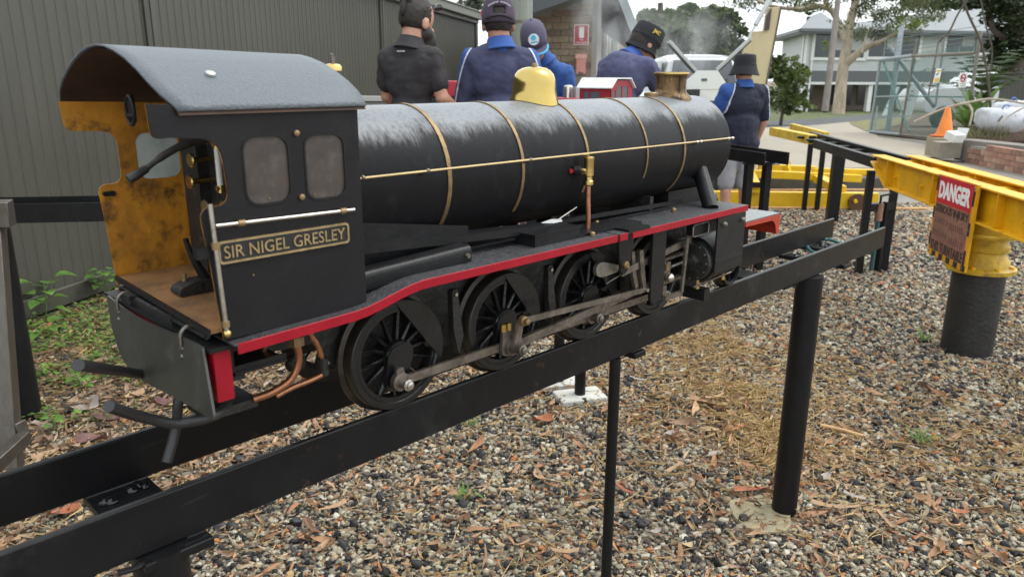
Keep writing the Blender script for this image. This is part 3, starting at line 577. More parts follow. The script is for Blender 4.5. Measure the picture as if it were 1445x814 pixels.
    for k in range(12): fit('cover_bolt', steel, lambda b: b.lathe([(.0026, 0), (.002, .004)], W(1.412, sg * .138 + .038 * math.cos(k * PI / 6), .108 + .038 * math.sin(k * PI / 6)), (-1, 0, 0), 6), cv)
    for x, z in ((1.452, .190), (1.530, .190)): fit('cylinder_bolt', steel, lambda b: b.lathe([(.0065, 0), (.0065, .004), (.003, .008)], W(x, sg * .187, z), (0, sg, 0), 6))
    for x in (1.425, 1.535): fit('drain_cock', brass, lambda b: (b.tube([W(x, sg * .15, .066), W(x, sg * .15, .046)], .0035, 8), b.lathe([(.005, 0), (.005, .006)], W(x, sg * .15, .047), seg=8)))
    fit('drain_rod', steel, lambda b: b.tube([W(1.40, sg * .155, .055), W(1.56, sg * .155, .06)], .002, 6))
fit('guard_bar', satin, lambda b: b.bar(W(1.455, -.158, .0285), W(1.455, .158, .0285), .022, .026))
# ---- front platform and buffer beam
fit('front_platform', M('wet_plate', (.10, .105, .11), .22, var=.2, vs=20, bump=.1, dirt=[((.03, .03, .03), 40, .6, .75)]), lambda b: b.box(W(1.672, 0, .1735), (.168, .335, .003)))
fb = fit('buffer_beam', M('dull_red', (.36, .03, .012), .45, var=.2, vs=30, dirt=[((.06, .02, .015), 40, .6, .75)]), lambda b: b.box(W(1.7535, 0, .148), (.005, .338, .048)))
for sg in (-1, 1):
    fit('platform_valance', MATS['dull_red'], lambda b: b.plate([soft([(1.585, .172), (1.751, .172), (1.751, .124), (1.744, .124), (1.735, .150), (1.72, .161), (1.585, .163)], [0, 0, 0, 0, .012, .02, 0], 6)], sg * .1665, sg * .1690, xz(0)), fb)
fit('front_hook', steel, lambda b: b.tube([W(1.756, 0, .15), W(1.78, 0, .152), W(1.785, 0, .164)], .004, 8), fb)
fit('lamp_bracket', grime, lambda b: b.lathe([(.022, 0), (.018, .006), (.004, .009)], W(1.64, .06, .175), seg=20))
fit('front_step', satin, lambda b: b.lathe([(.03, 0), (.026, .010), (.006, .014)], W(1.585, -.06, .2185), seg=20))
# ---- rear drag beam, hanging flap, hoses, injector pipes
db = fit('drag_beam', red, lambda b: (b.box(W(.3475, 0, .1545), (.004, .330, .062)), b.box(W(.356, -.1635, .1545), (.020, .004, .062)), b.box(W(.356, .1635, .1545), (.020, .004, .062))))
fit('beam_cap', satin, lambda b: b.box(W(.358, 0, .1885), (.034, .340, .005)), db)
fit('beam_clutter', grime, lambda b: (b.box(W(.362, .03, .195), (.03, .16, .008)), b.box(W(.352, .09, .197), (.02, .03, .012)), b.tube([W(.352, -.14, .197), W(.352, .1, .197)], .004, 8)), db)
tilt = lambda u, v, t: W(.3385 - (.192 - v) * .12 + t, u, v)
fp = fit('rear_flap', M('olive_black', (.044, .044, .038), .38, var=.25, vs=9, bump=.08, dirt=[((.09, .095, .09), 14, .55, .8), ((.11, .07, .05), 60, .72, .8)], rv=.12), lambda b: b.plate([soft([(.148, .192), (.09, .186), (.03, .184), (-.04, .187), (-.095, .191), (-.157, .192), (-.192, .114), (-.11, .113), (.0, .104), (.06, .105), (.098, .118), (.13, .15)], [.004, .02, .02, .02, .01, .004, .01, .03, .04, .03, .03, .03])], -.0015, .0015, tilt))
for y in (.10, -.105):
    fit('flap_hook', steel, lambda b: (b.tube(spline([W(.334, y, .178), W(.3355, y, .196), W(.345, y, .2035), W(.355, y, .200), W(.356, y, .194)], 4), .0024, 8)), fp)
    for z in (.178, .168): fit('flap_rivet', steel, lambda b: b.lathe([(.003, 0), (.002, .002)], tilt(y, z, -.0015), (-1, 0, 0), 8), fp)
def hose(pts, r=.0066): return fit('rubber_hose', rubber, lambda b: b.tube(spline(pts, 6), r, 14))
def onx(px, py, x): r = ray(px, py); return CAM + r * (x / r.x)
hose([onx(262, 531, .40), onx(212, 529, .345), onx(160, 522, .275), onx(110, 515, .215)])
hose([onx(330, 560, .42), onx(304, 585, .365), onx(250, 597, .325), onx(200, 588, .28), onx(153, 573, .235)])
hose([onx(262, 535, .37), onx(252, 565, .352), onx(248, 605, .345), onx(235, 652, .325)])
fit('injector_tray', satin, lambda b: (b.box(W(.405, -.12, .148), (.075, .07, .004)), b.box(W(.372, -.12, .165), (.004, .07, .038)), b.box(W(.405, -.152, .152), (.075, .003, .010))))
fit('injector', dbrass, lambda b: (b.tube([W(.44, -.11, .172), W(.475, -.11, .169)], .0065, 10), b.tube([W(.484, -.10, .192), W(.487, -.10, .142)], .0085, 12), b.lathe([(.0105, 0), (.0105, .012)], W(.487, -.10, .142), seg=8), b.lathe([(.008, -.006), (.008, .006)], W(.452, -.11, .171), (1, 0, 0), 8)))
fit('injector_pipe', copper, lambda b: b.tube(spline([W(.487, -.10, .146), W(.490, -.098, .120), W(.478, -.095, .095), W(.452, -.09, .082), W(.43, -.08, .076)], 6), .0052, 12))
fit('injector_pipe', copper, lambda b: b.tube(spline([W(.512, -.09, .18), W(.514, -.09, .15), W(.525, -.088, .13), W(.533, -.086, .105)], 6), .0042, 12))
fit('injector_pipe', copper, lambda b: b.tube(spline([W(.535, -.086, .084), W(.51, -.086, .080), W(.485, -.086, .078), W(.46, -.084, .072)], 6), .0040, 12))
fit('injector_pipe', copper, lambda b: b.tube(spline([W(.445, -.11, .17), W(.437, -.11, .155), W(.428, -.105, .13)], 6), .0034, 12))
fit('pipe_union', grime, lambda b: (b.tube([W(.533, -.086, .108), W(.535, -.086, .082)], .0068, 10), b.ell(W(.50, -.07, .105), (.016, .01, .014), 14, 8)))
fit('drag_box', grime, lambda b: (b.box(W(.41, 0, .12), (.05, .10, .05)), b.box(W(.40, -.05, .07), (.07, .06, .012))))
# ================================================================ OTHER STEAMING BAYS
def bay_stand(P, Q, zt, dep, gauge, label, posts, ext=(0, 0), wd=.0105):
    P = V((P[0], P[1], 0)); Q = V((Q[0], Q[1], 0)); t = (Q - P).normalized(); n = V((-t.y, t.x, 0))
    e = empty('steaming_bay', (P + Q) / 2, label, 'track stand', 'black steaming bay tracks round the turntable')
    for s in (-1, 1):
        b = MB(); o = n * (s * gauge / 2); b.bar(P + o + V((0, 0, zt - dep / 2)), Q + o + V((0, 0, zt - dep / 2)), wd, dep); b.build('rail', rail_black, e, bevel=.0015)
    L = (Q - P).length
    for f, wdth, offs in posts:
        for o in offs:
            c = P + t * (L * f) + n * o; b = MB(); b.box((0, 0, (zt - dep - .006) / 2 + .002), (wdth, wdth, zt - dep - .006), Matrix.Translation(c) @ Matrix.Rotation(math.atan2(t.y, t.x), 4, 'Z')); b.build('post', post_black, e, bevel=.002)
        c = P + t * (L * f); b = MB(); b.bar(c - n * (gauge / 2 + .02) + V((0, 0, zt - dep - .005)), c + n * (gauge / 2 + .02) + V((0, 0, zt - dep - .005)), .06, .008); b.build('cross_plate', post_black, e, bevel=.001)
    return e
TC = V((4.26, .91, 0))                                            # turntable pivot
# bay seen at the left, behind the cab
pA = V((.745, 3.56, 0)); dA = V((TC.x - pA.x, TC.y - pA.y, 0)).normalized()
e = bay_stand(pA - dA * .35 , TC - dA * 1.62, .865, .075, .19, 'black steel track stand crossing low behind the orange cab side', [(.53, .05, (-.085, .085))])
b = MB(); c0 = V((.66, 3.40, 0)); b.lathe([(.052, .003), (.052, .78)], c0, seg=28); b.build('post', post_black, e)
for (px, py, s) in ((818, 562, .11), (788, 543, .10)):
    g = onz(px, py, 0); pd = MB(); pd.box(g + V((0, 0, .008)), (s * 1.9, s * 1.2, .03), Matrix.Translation(g) @ Matrix.Rotation(-.5, 4, 'Z') @ Matrix.Translation(-g))
    o = pd.build('concrete_pad', M('white_cement', (.50, .49, .45), .9, var=.15, vs=14, bump=.3, dirt=[((.3, .28, .24), 18, .58, .75)]), e, bevel=.006)
    b = MB(); b.lathe([(.024, .02), (.024, .79)], g, seg=16); b.build('post', post_black, e)
# bay end behind the smokebox, beside the boy
q = onz(1094, 214, .865); dB = V((q.x - TC.x, q.y - TC.y, 0)).normalized()
cB = V((TC.x + dB.x * 1.62, TC.y + dB.y * 1.62, 0))
bay_stand(q + V((0, 0, 0)) * 0 + V((-.07, -.05, 0)), q + dB * 1.9 + V((-.07, -.05, 0)), .865, .085, .19, 'black track stand ending behind the smokebox beside the boy', [(.10, .05, (-.075, .075)), (.9, .05, (-.075, .075))])
# ---- elevated track with yellow ends leading off from the turntable
tk = empty('elevated_track', gnd(1180, 330), 'raised black track with yellow tipped end running towards the driveway', 'elevated track')
yel = M('yellow_paint', (.70, .365, .004), .46, spec=.35, var=.16, vs=8, bump=.10, dirt=[((.42, .23, .008), 7, .48, .8, (1, 1, .5)), ((.26, .13, .015), 20, .6, .78), ((.10, .04, .015), 48, .67, .76)], rv=.1)
yel2 = M('worn_yellow', (.62, .42, .04), .55, var=.2, vs=14, bump=.15, dirt=[((.30, .20, .06), 16, .5, .72), ((.10, .05, .03), 40, .64, .76)])
zt = .845
A0 = onz(1236, 222, zt); A1 = onz(1117, 187, zt); AN = onz(1150, 196.7, zt); A2 = onz(1092, 180.5, zt)
t = V((A1.x - A0.x, A1.y - A0.y, 0)).normalized(); n = V((-t.y, t.x, 0))
if n.dot(RT) < 0: n = -n                                          # towards the right-hand rail
for k in (0, .215):
    b = MB(); b.bar(A0 + n * (k + .006) - V((0, 0, .036)), (A1 + t * .15 if k else AN) + n * (k + .006) - V((0, 0, .036)), .04, .072); b.build('rail', rail_black, tk, bevel=.003)
for i in range(7):
    c = A0 + t * (.2 + i * .33) + n * .11 - V((0, 0, .035)); b = MB(); b.bar(c - n * .085, c + n * .085, .05, .02); b.build('cross_bar', rail_black, tk)
Y0 = onz(1147, 190, zt); b = MB(); YA = onz(1146, 197, .80); YB = onz(1091, 185.5, .80); b.bar(YA, YB, .085, .085); b.build('end_beam', yel2, tk, bevel=.004)
b = MB(); yt = (YB - YA).normalized(); b.bar(YA - yt * .012, YA, .062, .06); b.build('beam_end', M('hole_black', (.004, .004, .004), .9), tk)
b = MB(); b.bar(Y0 + t * .35 + n * .22 - V((0, 0, .035)), Y0 + t * 1.75 + n * .22 - V((0, 0, .035)), .05, .07); b.build('end_beam', yel2, tk, bevel=.004)
def post_px(par, px, py, px1, py1, w_, name='post', mat=None, rnd_=False):
    """post standing on the ground at pixel px,py and rising to the height seen at px1,py1"""
    g = gnd(px, py); d = (g - CAM).dot(_axis); top = at(px1, py1, d); b = MB()
    a = V((g.x, g.y, g.z - .02)); z1 = top.z
    if rnd_: b.lathe([(w_ / 2, 0), (w_ / 2, z1 - a.z)], a, seg=16)
    else: b.box((0, 0, (z1 - a.z) / 2), (w_, w_, z1 - a.z), Matrix.Translation(a) @ Matrix.Rotation(math.atan2(t.y, t.x), 4, 'Z'))
    return b.build(name, mat or post_black, par, bevel=.002)
_axis = (RW @ V((0, 0, 1))).normalized()
post_px(tk, 1134, 298, 1144, 199, .045); post_px(tk, 1152, 298, 1165, 203, .045); post_px(tk, 1173, 312, 1188, 212, .10)
post_px(tk, 1211, 386, 1232, 236, .046); post_px(tk, 1246, 382, 1264, 240, .046)
b = MB(); g1 = gnd(1211, 386); g2 = gnd(1246, 382); b.bar(V((g1.x, g1.y, .475)), V((g2.x, g2.y, .475)), .05, .055); b.build('post_brace', post_black, tk, bevel=.002)
tap = empty('standpipe', gnd(1229, 385), 'thin standpipe with hose and lever tap between the two black posts', 'standpipe')
g = gnd(1229, 385)
b = MB(); b.tube([g, g + V((0, 0, .45))], .016, 12); b.build('pipe', M('hose_green', (.03, .07, .075), .5), tap)
b = MB(); b.tube([g + V((0, 0, .38)), g + V((0, 0, .50))], .026, 12); b.build('valve', M('rusty_valve', (.30, .16, .11), .6, .3, var=.3), tap)
b = MB(); b.bar(g + V((0, 0, .555)), g + RT * .10 + V((0, 0, .575)), .012, .012); b.tube([g + V((0, 0, .5)), g + V((0, 0, .56))], .008, 8); b.build('lever', post_black, tap)
b = MB(); b.box((g.x + .05, g.y - .02, .26), (.03, .03, .50)); b.build('stake', post_black, tap)
# ---- turntable: yellow twin girder bridge on a round pillar, danger sign fixed to its side
tt = empty('turntable', TC, 'yellow steel turntable bridge on a round black pillar', 'turntable')
TZ = .868; th = math.radians(37.6); td = V((math.cos(th), math.sin(th), 0)); tn = V((math.sin(th), -math.cos(th), 0))     # points away from the camera's side
hl = 1.33
def girder(off, nm):
    o = TC + tn * off
    e = MB(); sec = [(-1, .045), (1, .045)]
    def bx(u0, u1, z0, z1, w_): e.bar(o + td * u0 + V((0, 0, (z0 + z1) / 2)), o + td * u1 + V((0, 0, (z0 + z1) / 2)), w_, z1 - z0)
    bx(-hl, hl, TZ - .009, TZ, .086)
    # bottom flange: level, rising at both ends
    for s in (-1, 1): e.bar(o + td * (s * (hl - .30)) + V((0, 0, TZ - .168)), o + td * (s * hl) + V((0, 0, TZ - .045)), .086, .009)
    bx(-hl + .30, hl - .30, TZ - .1725, TZ - .1635, .086)
    wv = [(-hl, TZ - .045), (-hl + .30, TZ - .167), (hl - .30, TZ - .167), (hl, TZ - .045), (hl, TZ - .004), (-hl, TZ - .004)]
    e.plate([wv], -.004, .004, lambda u, v, q: o + td * u + tn * q + V((0, 0, v)))
    for u in (-hl + .30, -.35, .35, hl - .30): e.plate([[(-.040, TZ - .163), (-.004, TZ - .163), (-.004, TZ - .009), (-.040, TZ - .009)]], u - .004, u + .004, lambda a, v, q: o + td * q + tn * a + V((0, 0, v)))
    ob = e.build('girder', yel, tt, bevel=.0015)
    for u in (-.75, -.55, .15, .55, .95):
        f = MB(); f.lathe([(.014, 0), (.014, .008), (.008, .010), (.008, .020)], o + td * u - tn * .004 + V((0, 0, TZ - .10)), -tn, 6); f.build('bolt', yel, ob)
    return ob
girder(-.105, ''); girder(.105, '')
for u in (-1.2, -.8, -.4, 0, .4, .8, 1.2):
    b = MB(); b.bar(TC + td * u - tn * .10 + V((0, 0, TZ - .05)), TC + td * u + tn * .10 + V((0, 0, TZ - .05)), .06, .05); b.build('cross_tube', yel, tt, bevel=.003)
b = MB(); b.lathe([(.118, .003), (.118, .430)], TC, seg=48); b.build('pillar', M('scuffed_black', (.016, .016, .016), .5, var=.3, vs=10, bump=.4, bs=50, dirt=[((.10, .10, .095), 30, .66, .78), ((.22, .20, .12), 17, .74, .80)]), tt, bevel=.002)
b = MB(); b.lathe([(.150, .430), (.156, .434), (.156, .452), (.150, .456), (.128, .460), (.118, .492), (.104, .510), (.100, .530), (.113, .538), (.114, .560), (.104, .572), (.098, .60), (.143, .606), (.146, .618), (.140, .624), (.108, .628), (.108, TZ - .173)], TC, seg=48); cl = b.build('pivot_collar', M('collar_yellow', (.52, .33, .015), .5, var=.2, vs=12, bump=.25, dirt=[((.20, .11, .02), 14, .5, .7), ((.03, .02, .015), 24, .62, .72)]), tt)
for k in range(8):
    a = k * PI / 4; f = MB(); f.lathe([(.012, 0), (.010, .012)], TC + V((.136 * math.cos(a), .136 * math.sin(a), .456)), seg=6); f.build('bolt', yel, cl)
# sign plate in the plane of the near flange
s0 = onz(1328, 246, TZ - .003); e0 = TC - tn * .153
def onsign(px, py):
    r = ray(px, py); k = (e0 - CAM).dot(tn) / r.dot(tn); return CAM + r * k
TL, TR, BR, BL = onsign(1326, 245), onsign(1380, 261), onsign(1357, 383), onsign(1308, 355)
sl = (TL - TC).dot(td); sr = (TR - TC).dot(td); z1 = (TL.z + TR.z) / 2; z0 = (BR.z + BL.z) / 2
sg = empty('danger_sign', TC + td * (sl + sr) / 2 - tn * .153 + V((0, 0, z0)), 'red and rusty DANGER SERIOUS INJURY sign hung on the turntable girder', 'sign')
smap = lambda u, v, q: TC + td * u - tn * (.153 + q) + V((0, 0, v))
lo_, hi_ = min(sl, sr), max(sl, sr); sw = hi_ - lo_; shh = z1 - z0
print('SIGN', sl, sr, z0, z1)
flip = sl > sr                                                     # td runs to image left
def S_(u, v): return ((sl + (sr - sl) * u), z0 + shh * v)
def srect(u0, v0, u1, v1, q0, q1, name, mat, par):
    b = MB(); b.plate([[S_(u0, v0), S_(u1, v0), S_(u1, v1), S_(u0, v1)]], q0, q1, smap); return b.build(name, mat, par)
pl = srect(0, 0, 1, 1, 0, .003, 'plate', M('sign_orange', (.62, .27, .01), .5), sg)
srect(1.0, .0, 1.03, 1, -.01, .003, 'edge_strip', yel, sg)
srect(.045, .665, .955, .985, .003, .0042, 'red_panel', M('sign_red', (.50, .012, .03), .4), pl)
srect(.045, .075, .955, .660, .003, .0042, 'rusty_panel', M('sign_rust', (.235, .105, .07), .7, var=.3, vs=20, dirt=[((.30, .17, .12), 26, .6, .85), ((.12, .05, .035), 18, .55, .75, (1, 1, 2.5))]), pl)
blk = M('sign_black', (.015, .014, .014), .5)
for k in range(5): srect(.045 + k * .2 + .09, .0, .045 + k * .2 + .19, .068, .003, .0044, 'hazard_stripe', blk, pl)
for v0, v1 in ((.12, .28), (.46, .60), (.80, .96)):
    srect(.0, v0, .042, v1, .003, .0044, 'hazard_stripe', blk, pl); srect(.958, v0 - .05, 1.0, v1 - .04, .003, .0044, 'hazard_stripe', blk, pl)
ex = (td * (sr - sl)).normalized()
def stext(body, u, v, wd, hg, mat, bold=.02):
    c = smap(*S_(u, v), .0048); R_ = Matrix((ex, V((0, 0, 1)), ex.cross(V((0, 0, 1))))).transposed().to_4x4()
    return text('lettering', body, sw * wd, shh * hg, .0012, Matrix.Translation(c) @ R_, mat, pl, bold)
stext('DANGER', .5, .825, .82, .21, M('sign_white', (.80, .79, .77), .5), .045)
stext('SERIOUS INJURY', .5, .585, .87, .12, blk, .012); stext('THIS TURNTABLE', .5, .14, .87, .12, blk, .012)
fade = M('faded_print', (.11, .052, .04), .7, var=.3, vs=40)
for (u0, u1, v) in ((.10, .42, .455), (.50, .86, .435), (.08, .48, .30), (.54, .92, .275)):
    x = u0
    while x < u1 - .02:
        wq = rnd.uniform(.018, .03); hq = rnd.uniform(.035, .042)
        srect(x, v - hq, x + wq, v + hq, .0042, .0046, 'faded_print', fade, pl); x += wq + rnd.uniform(.022, .04)
for u, v in ((.04, .975), (.96, .95), (.03, .04), (.965, .03), (.965, .47)):
    b = MB(); b.lathe([(.007, 0), (.005, .003)], smap(*S_(u, v), .003), -tn, 8); b.build('screw', steel, pl)
# white drum half hidden behind the pillar
dr = gnd(1440, 372); e = empty('white_drum', dr, 'pale grey plastic drum lying behind the turntable pillar', 'drum')
b = MB(); b.lathe([(.27, 0), (.29, .02), (.29, .22), (.295, .24), (.29, .26), (.29, .50), (.27, .52)], V((dr.x + .75, dr.y - .18, .0)), seg=36); b.build('shell', M('pale_plastic', (.30, .29, .28), .5, var=.1), e)
b = MB(); b.lathe([(.05, 0), (.05, .03)], V((dr.x + .75, dr.y - .18, .515)), seg=14); b.build('bung', post_black, e)
# teal hose lying across the cross plate
b = MB(); b.tube(spline([onz(1162, 362, .785), onz(1144, 354, .785), onz(1139, 346, .787), onz(1148, 340, .79), onz(1168, 338, .79), onz(1190, 345, .785)], 6), .006, 10)
tag(b.build('garden_hose', M('teal_hose', (.03, .12, .13), .45), None), 'teal garden hose looped between the two black rails near their end', 'hose')
# ---- steel trolley at the left edge
st = empty('steel_trolley', onz(20, 655, 0), 'grey bare steel frame trolley cut off by the left edge', 'trolley')
raw = M('raw_steel', (.12, .108, .095), .42, .8, var=.2, vs=12, stretch=(6, 6, .6), bump=.1, dirt=[((.09, .075, .06), 20, .55, .75)])
d0 = 1.75
def edge(a, b_, w_, h_, name, mat=raw): q = MB(); q.bar(a, b_, w_, h_); return q.build(name, mat, st, bevel=.002)
edge(at(15, 660, d0), at(-11, 318, d0), .045, .045, 'leg')
edge(at(17, 301, d0), at(-220, 306, d0 - .1), .052, .058, 'top_rail')
edge(at(36, 616, d0), at(-10, 658, d0 - .12), .026, .03, 'foot_brace')
edge(at(32, 603, d0), at(-160, 610, d0 + .10), .03, .03, 'foot_brace')
edge(at(-180, 660, d0), at(-200, 318, d0), .052, .052, 'leg')
# ================================================================ SHED WALL of ribbed sheets on the left
wa = V((.997, 4.856, 0)); wd_ = V((.855, .518, 0)).normalized(); wn = V((wd_.y, -wd_.x, 0))     # wn faces the camera
wallm = M('ribbed_steel', (.064, .062, .050), .50, var=.10, vs=1.2, dirt=[((.080, .078, .064), 2.2, .5, .85, (6, 6, .4)), ((.033, .033, .027), 3.5, .62, .85, (5, 5, .3))], bump=.03)
wtrim = M('fascia_green', (.125, .122, .098), .45, var=.1, vs=6)
wall = empty('ribbed_steel_wall', wa + wd_ * 4, 'tall grey green ribbed steel shed wall along the left side', 'wall')
def wtop(s): return 2.225 - .010 * (s - 5.4)
PIT = .081
def sheet(s0, s1):
    vs = []; fs = []; s = s0; pr = []
    while s < s1 - 1e-6:
        for ds, h in ((0, 0), (.030, 0), (.034, .0014), (.040, .0014), (.044, 0), (.056, 0), (.060, .0045), (.070, .0045), (.074, 0)):
            if s + ds < s1: pr.append((s + ds, h))
        s += PIT
    pr.append((s1, 0))
    for q, h in pr:
        p = wa + wd_ * q + wn * (h - .005 + .02); vs += [p + V((0, 0, .12)), p + V((0, 0, wtop(q)))]
    for i in range(len(pr) - 1): fs.append((2 * i, 2 * i + 2, 2 * i + 3, 2 * i + 1))
    b = MB(); b.add(vs, fs); return b.build('wall_sheet', wallm, wall, ang=20)
seams = (-6.8, -2.75, 1.32, 5.36, 9.38)
for a, b_ in zip(seams[:-1], seams[1:]): sheet(a + .012, b_ - .012)
for s in seams:
    b = MB(); p = wa + wd_ * s; b.box((0, 0, wtop(s) / 2), (.05, .05, wtop(s)), Matrix.Translation(p + wn * .012) @ Matrix.Rotation(math.atan2(wd_.y, wd_.x), 4, 'Z')); b.build('seam_post', M('seam_dark', (.05, .05, .042), .5), wall)
    b = MB(); p = wa + wd_ * (s + .055); b.box((0, 0, wtop(s) / 2), (.05, .03, wtop(s)), Matrix.Translation(p + wn * .03) @ Matrix.Rotation(math.atan2(wd_.y, wd_.x), 4, 'Z')); b.build('seam_trim', wallm, wall, bevel=.004)
b = MB(); b.bar(wa + wd_ * seams[0] + wn * .03 + V((0, 0, .075)), wa + wd_ * seams[-1] + wn * .03 + V((0, 0, .075)), .03, .11); b.build('base_rail', wallm, wall, bevel=.006)
def along(off, z0, z1, w_, name, mat, e0=0, e1=0):
    b = MB(); p0 = wa + wd_ * (seams[0] + e0) + wn * off; p1 = wa + wd_ * (seams[-1] + e1) + wn * off
    b.bar(p0 + V((0, 0, wtop(seams[0]) + (z0 + z1) / 2)), p1 + V((0, 0, wtop(seams[-1]) + (z0 + z1) / 2)), w_, z1 - z0); return b.build(name, mat, wall, bevel=.006)
along(.05, -.01, .045, .06, 'fascia_lip', wtrim); along(.10, .045, .15, .12, 'fascia', wtrim); along(.15, .145, .165, .06, 'gutter_lip', wtrim)
b = MB(); p0 = wa + wd_ * seams[0]; p1 = wa + wd_ * seams[-1]
b.bar(p0 - wn * .05 + V((0, 0, 1.0)), p1 - wn * .05 + V((0, 0, 1.0)), .05, 2.0); b.build('wall_back', M('seam_dark', (0, 0, 0)), wall)
# grey bench edge seen just above the boiler beside the cab roof
q0 = at(490, 139, 7.3); q1 = at(585, 140, 8.0); e = empty('grey_bench', V((q0.x, q0.y, 0)), 'pale grey bench top against the ribbed wall behind the bearded man', 'bench')
gb = M('bench_grey', (.30, .31, .29), .5); b = MB(); b.bar(q0, q1, .35, .05); b.build('bench_top', gb, e, bevel=.005)
b = MB(); b.bar(q0 - V((0, 0, .07)), q1 - V((0, 0, .07)), .30, .08); b.build('apron', M('bench_dark', (.17, .18, .16), .5), e)
for k in (.1, .9): p = q0.lerp(q1, k); b = MB(); b.box((p.x, p.y, (p.z - .1) / 2), (.06, .06, p.z - .1)); b.build('leg', gb, e)
# ================================================================ BRICK BLOCK with skillion roof
brick_m = [M('brick_%s' % nm, c, .85, var=.18, vs=9, bump=.3, bs=60) for nm, c in (('tan', (.255, .195, .135)), ('brown', (.20, .150, .11)), ('dark', (.155, .115, .09)), ('red', (.235, .165, .12)))]
mortar = M('mortar', (.30, .28, .24), .95, var=.12, vs=40)
bc = at(838, 105, 10.6); bc = V((bc.x, bc.y, 0)); bd = wd_.copy(); bl = V((-wd_.y, wd_.x, 0))      # bd runs back along the side, bl runs left along the front
shed = empty('brick_block', bc + bl * 1.5, 'small tan brick building with skillion roof and red barge edge', 'brick building')
fz = lambda s: 2.40 - .305 * s                                                       # roof underside along the front (s metres left of the corner)
b = MB(); b.plate([[(-.001, 0), (1.3, 0), (1.3, fz(1.3)), (0, fz(0))]], .02, .12, lambda u, v, q: bc + bl * u + bd * q + V((0, 0, v))); b.build('front_wall', mortar, shed)
BW, BH = .240, .086
proto = None; n_b = 0
row = int(1.15 / BH)
while row * BH < 2.6:
    z = row * BH; x = -.12 if row % 2 else 0.0
    while x < 1.3:
        x0 = max(x, 0.0); x1 = min(x + BW - .010, 1.3)
        if x1 - x0 > .05 and z + BH < fz(x0) - .02:
            full = abs(x1 - x0 - (BW - .010)) < 1e-3
            if full and proto is not None:
                o = proto.copy(); COL.objects.link(o); o.location = bc + bl * (x0 + (BW - .01) / 2) + bd * (.024 + rnd.uniform(-.002, .002)) + V((0, 0, z)) - ORG[shed.name]
                o.active_material if 0 else None
                if n_b % 3: o.data = PB[rnd.choice([0, 0, 0, 1, 1, 2, 3])]
            else:
                b = MB(); L = x1 - x0; b.box((0, 0, (BH - .01) / 2), (.05, L, BH - .01), Matrix.Rotation(math.atan2(bd.y, bd.x), 4, 'Z'))
                b.v = [tuple(V(p) + bc + bl * ((x0 + x1) / 2) + bd * .024 + V((0, 0, z))) for p in b.v]
                o = b.build('brick', brick_m[rnd.choice([0, 0, 1, 2])], shed, org=bc + bl * ((x0 + x1) / 2) + bd * .024 + V((0, 0, z)), smooth=False)
                if full and proto is None:
                    proto = o; PB = []
                    for mm in brick_m: me = o.data.copy(); me.materials.clear(); me.materials.append(mm); PB.append(me)
            n_b += 1
        x += BW
    row += 1
grey_trim = M('shed_grey', (.075, .085, .09), .5, var=.08); redp = M('barge_red', (.38, .03, .04), .45)
pale = M('pale_render', (.42, .42, .40), .7, var=.08)
b = MB(); b.bar(bc - bl * .02 + bd * .02, bc - bl * .02 + bd * .02 + V((0, 0, 2.42)), .10, .10, (1, 0, 0)); b.build('corner_post', pale, shed)
fr = lambda s: bc + bl * s - bd * .55 + V((0, 0, fz(s)))
b = MB(); b.plate([[(-.30, fz(-.30) - .02), (1.42, fz(1.42) - .02), (1.42, fz(1.42) + .16), (-.30, fz(-.30) + .16)]], -.585, -.55, lambda u, v, q: bc + bl * u + bd * q + V((0, 0, v))); b.build('barge_board', grey_trim, shed)
b = MB(); b.plate([[(-.30, fz(-.30) + .165), (1.46, fz(1.46) + .165), (1.46, fz(1.46) + .24), (-.30, fz(-.30) + .24)]], -.60, -.54, lambda u, v, q: bc + bl * u + bd * q + V((0, 0, v))); b.build('barge_cap', redp, shed)
b = MB(); b.plate([[(-.02, fz(-.02) + .06), (1.42, fz(1.42) + .06), (1.42, fz(1.42) + .15), (-.02, fz(-.02) + .15)]], -.54, 6.2, lambda u, v, q: bc + bl * u + bd * q + V((0, 0, v))); b.build('roof', M('roof_sheet', (.28, .30, .31), .45), shed)
# right slope of the roof, falling over the side doors
def rp(x, y, d): return at(x, y, d)
b = MB(); A_ = [rp(x, y, 10.1) for x, y in ((860, -34), (872, -34), (904, 47), (900, 54), (893, 54))]; b.add(A_ + [p + bd * .05 for p in A_], [(0, 1, 2, 3, 4), (9, 8, 7, 6, 5)] + [(k, (k + 1) % 5, 5 + (k + 1) % 5, 5 + k) for k in range(5)]); b.build('right_barge', M('barge_pale', (.20, .225, .235), .5), shed)
b = MB(); A_ = [rp(838, -34, 10.5), rp(861, -34, 10.15), rp(894, 53, 10.15), rp(886, 70, 12.5), rp(840, 38, 10.5)]; b.add(A_ + [p + V((0, 0, .03)) + bd * .03 for p in A_], [(0, 1, 2, 3, 4), (9, 8, 7, 6, 5)] + [(k, (k + 1) % 5, 5 + (k + 1) % 5, 5 + k) for k in range(5)]); b.build('right_soffit', grey_trim, shed)
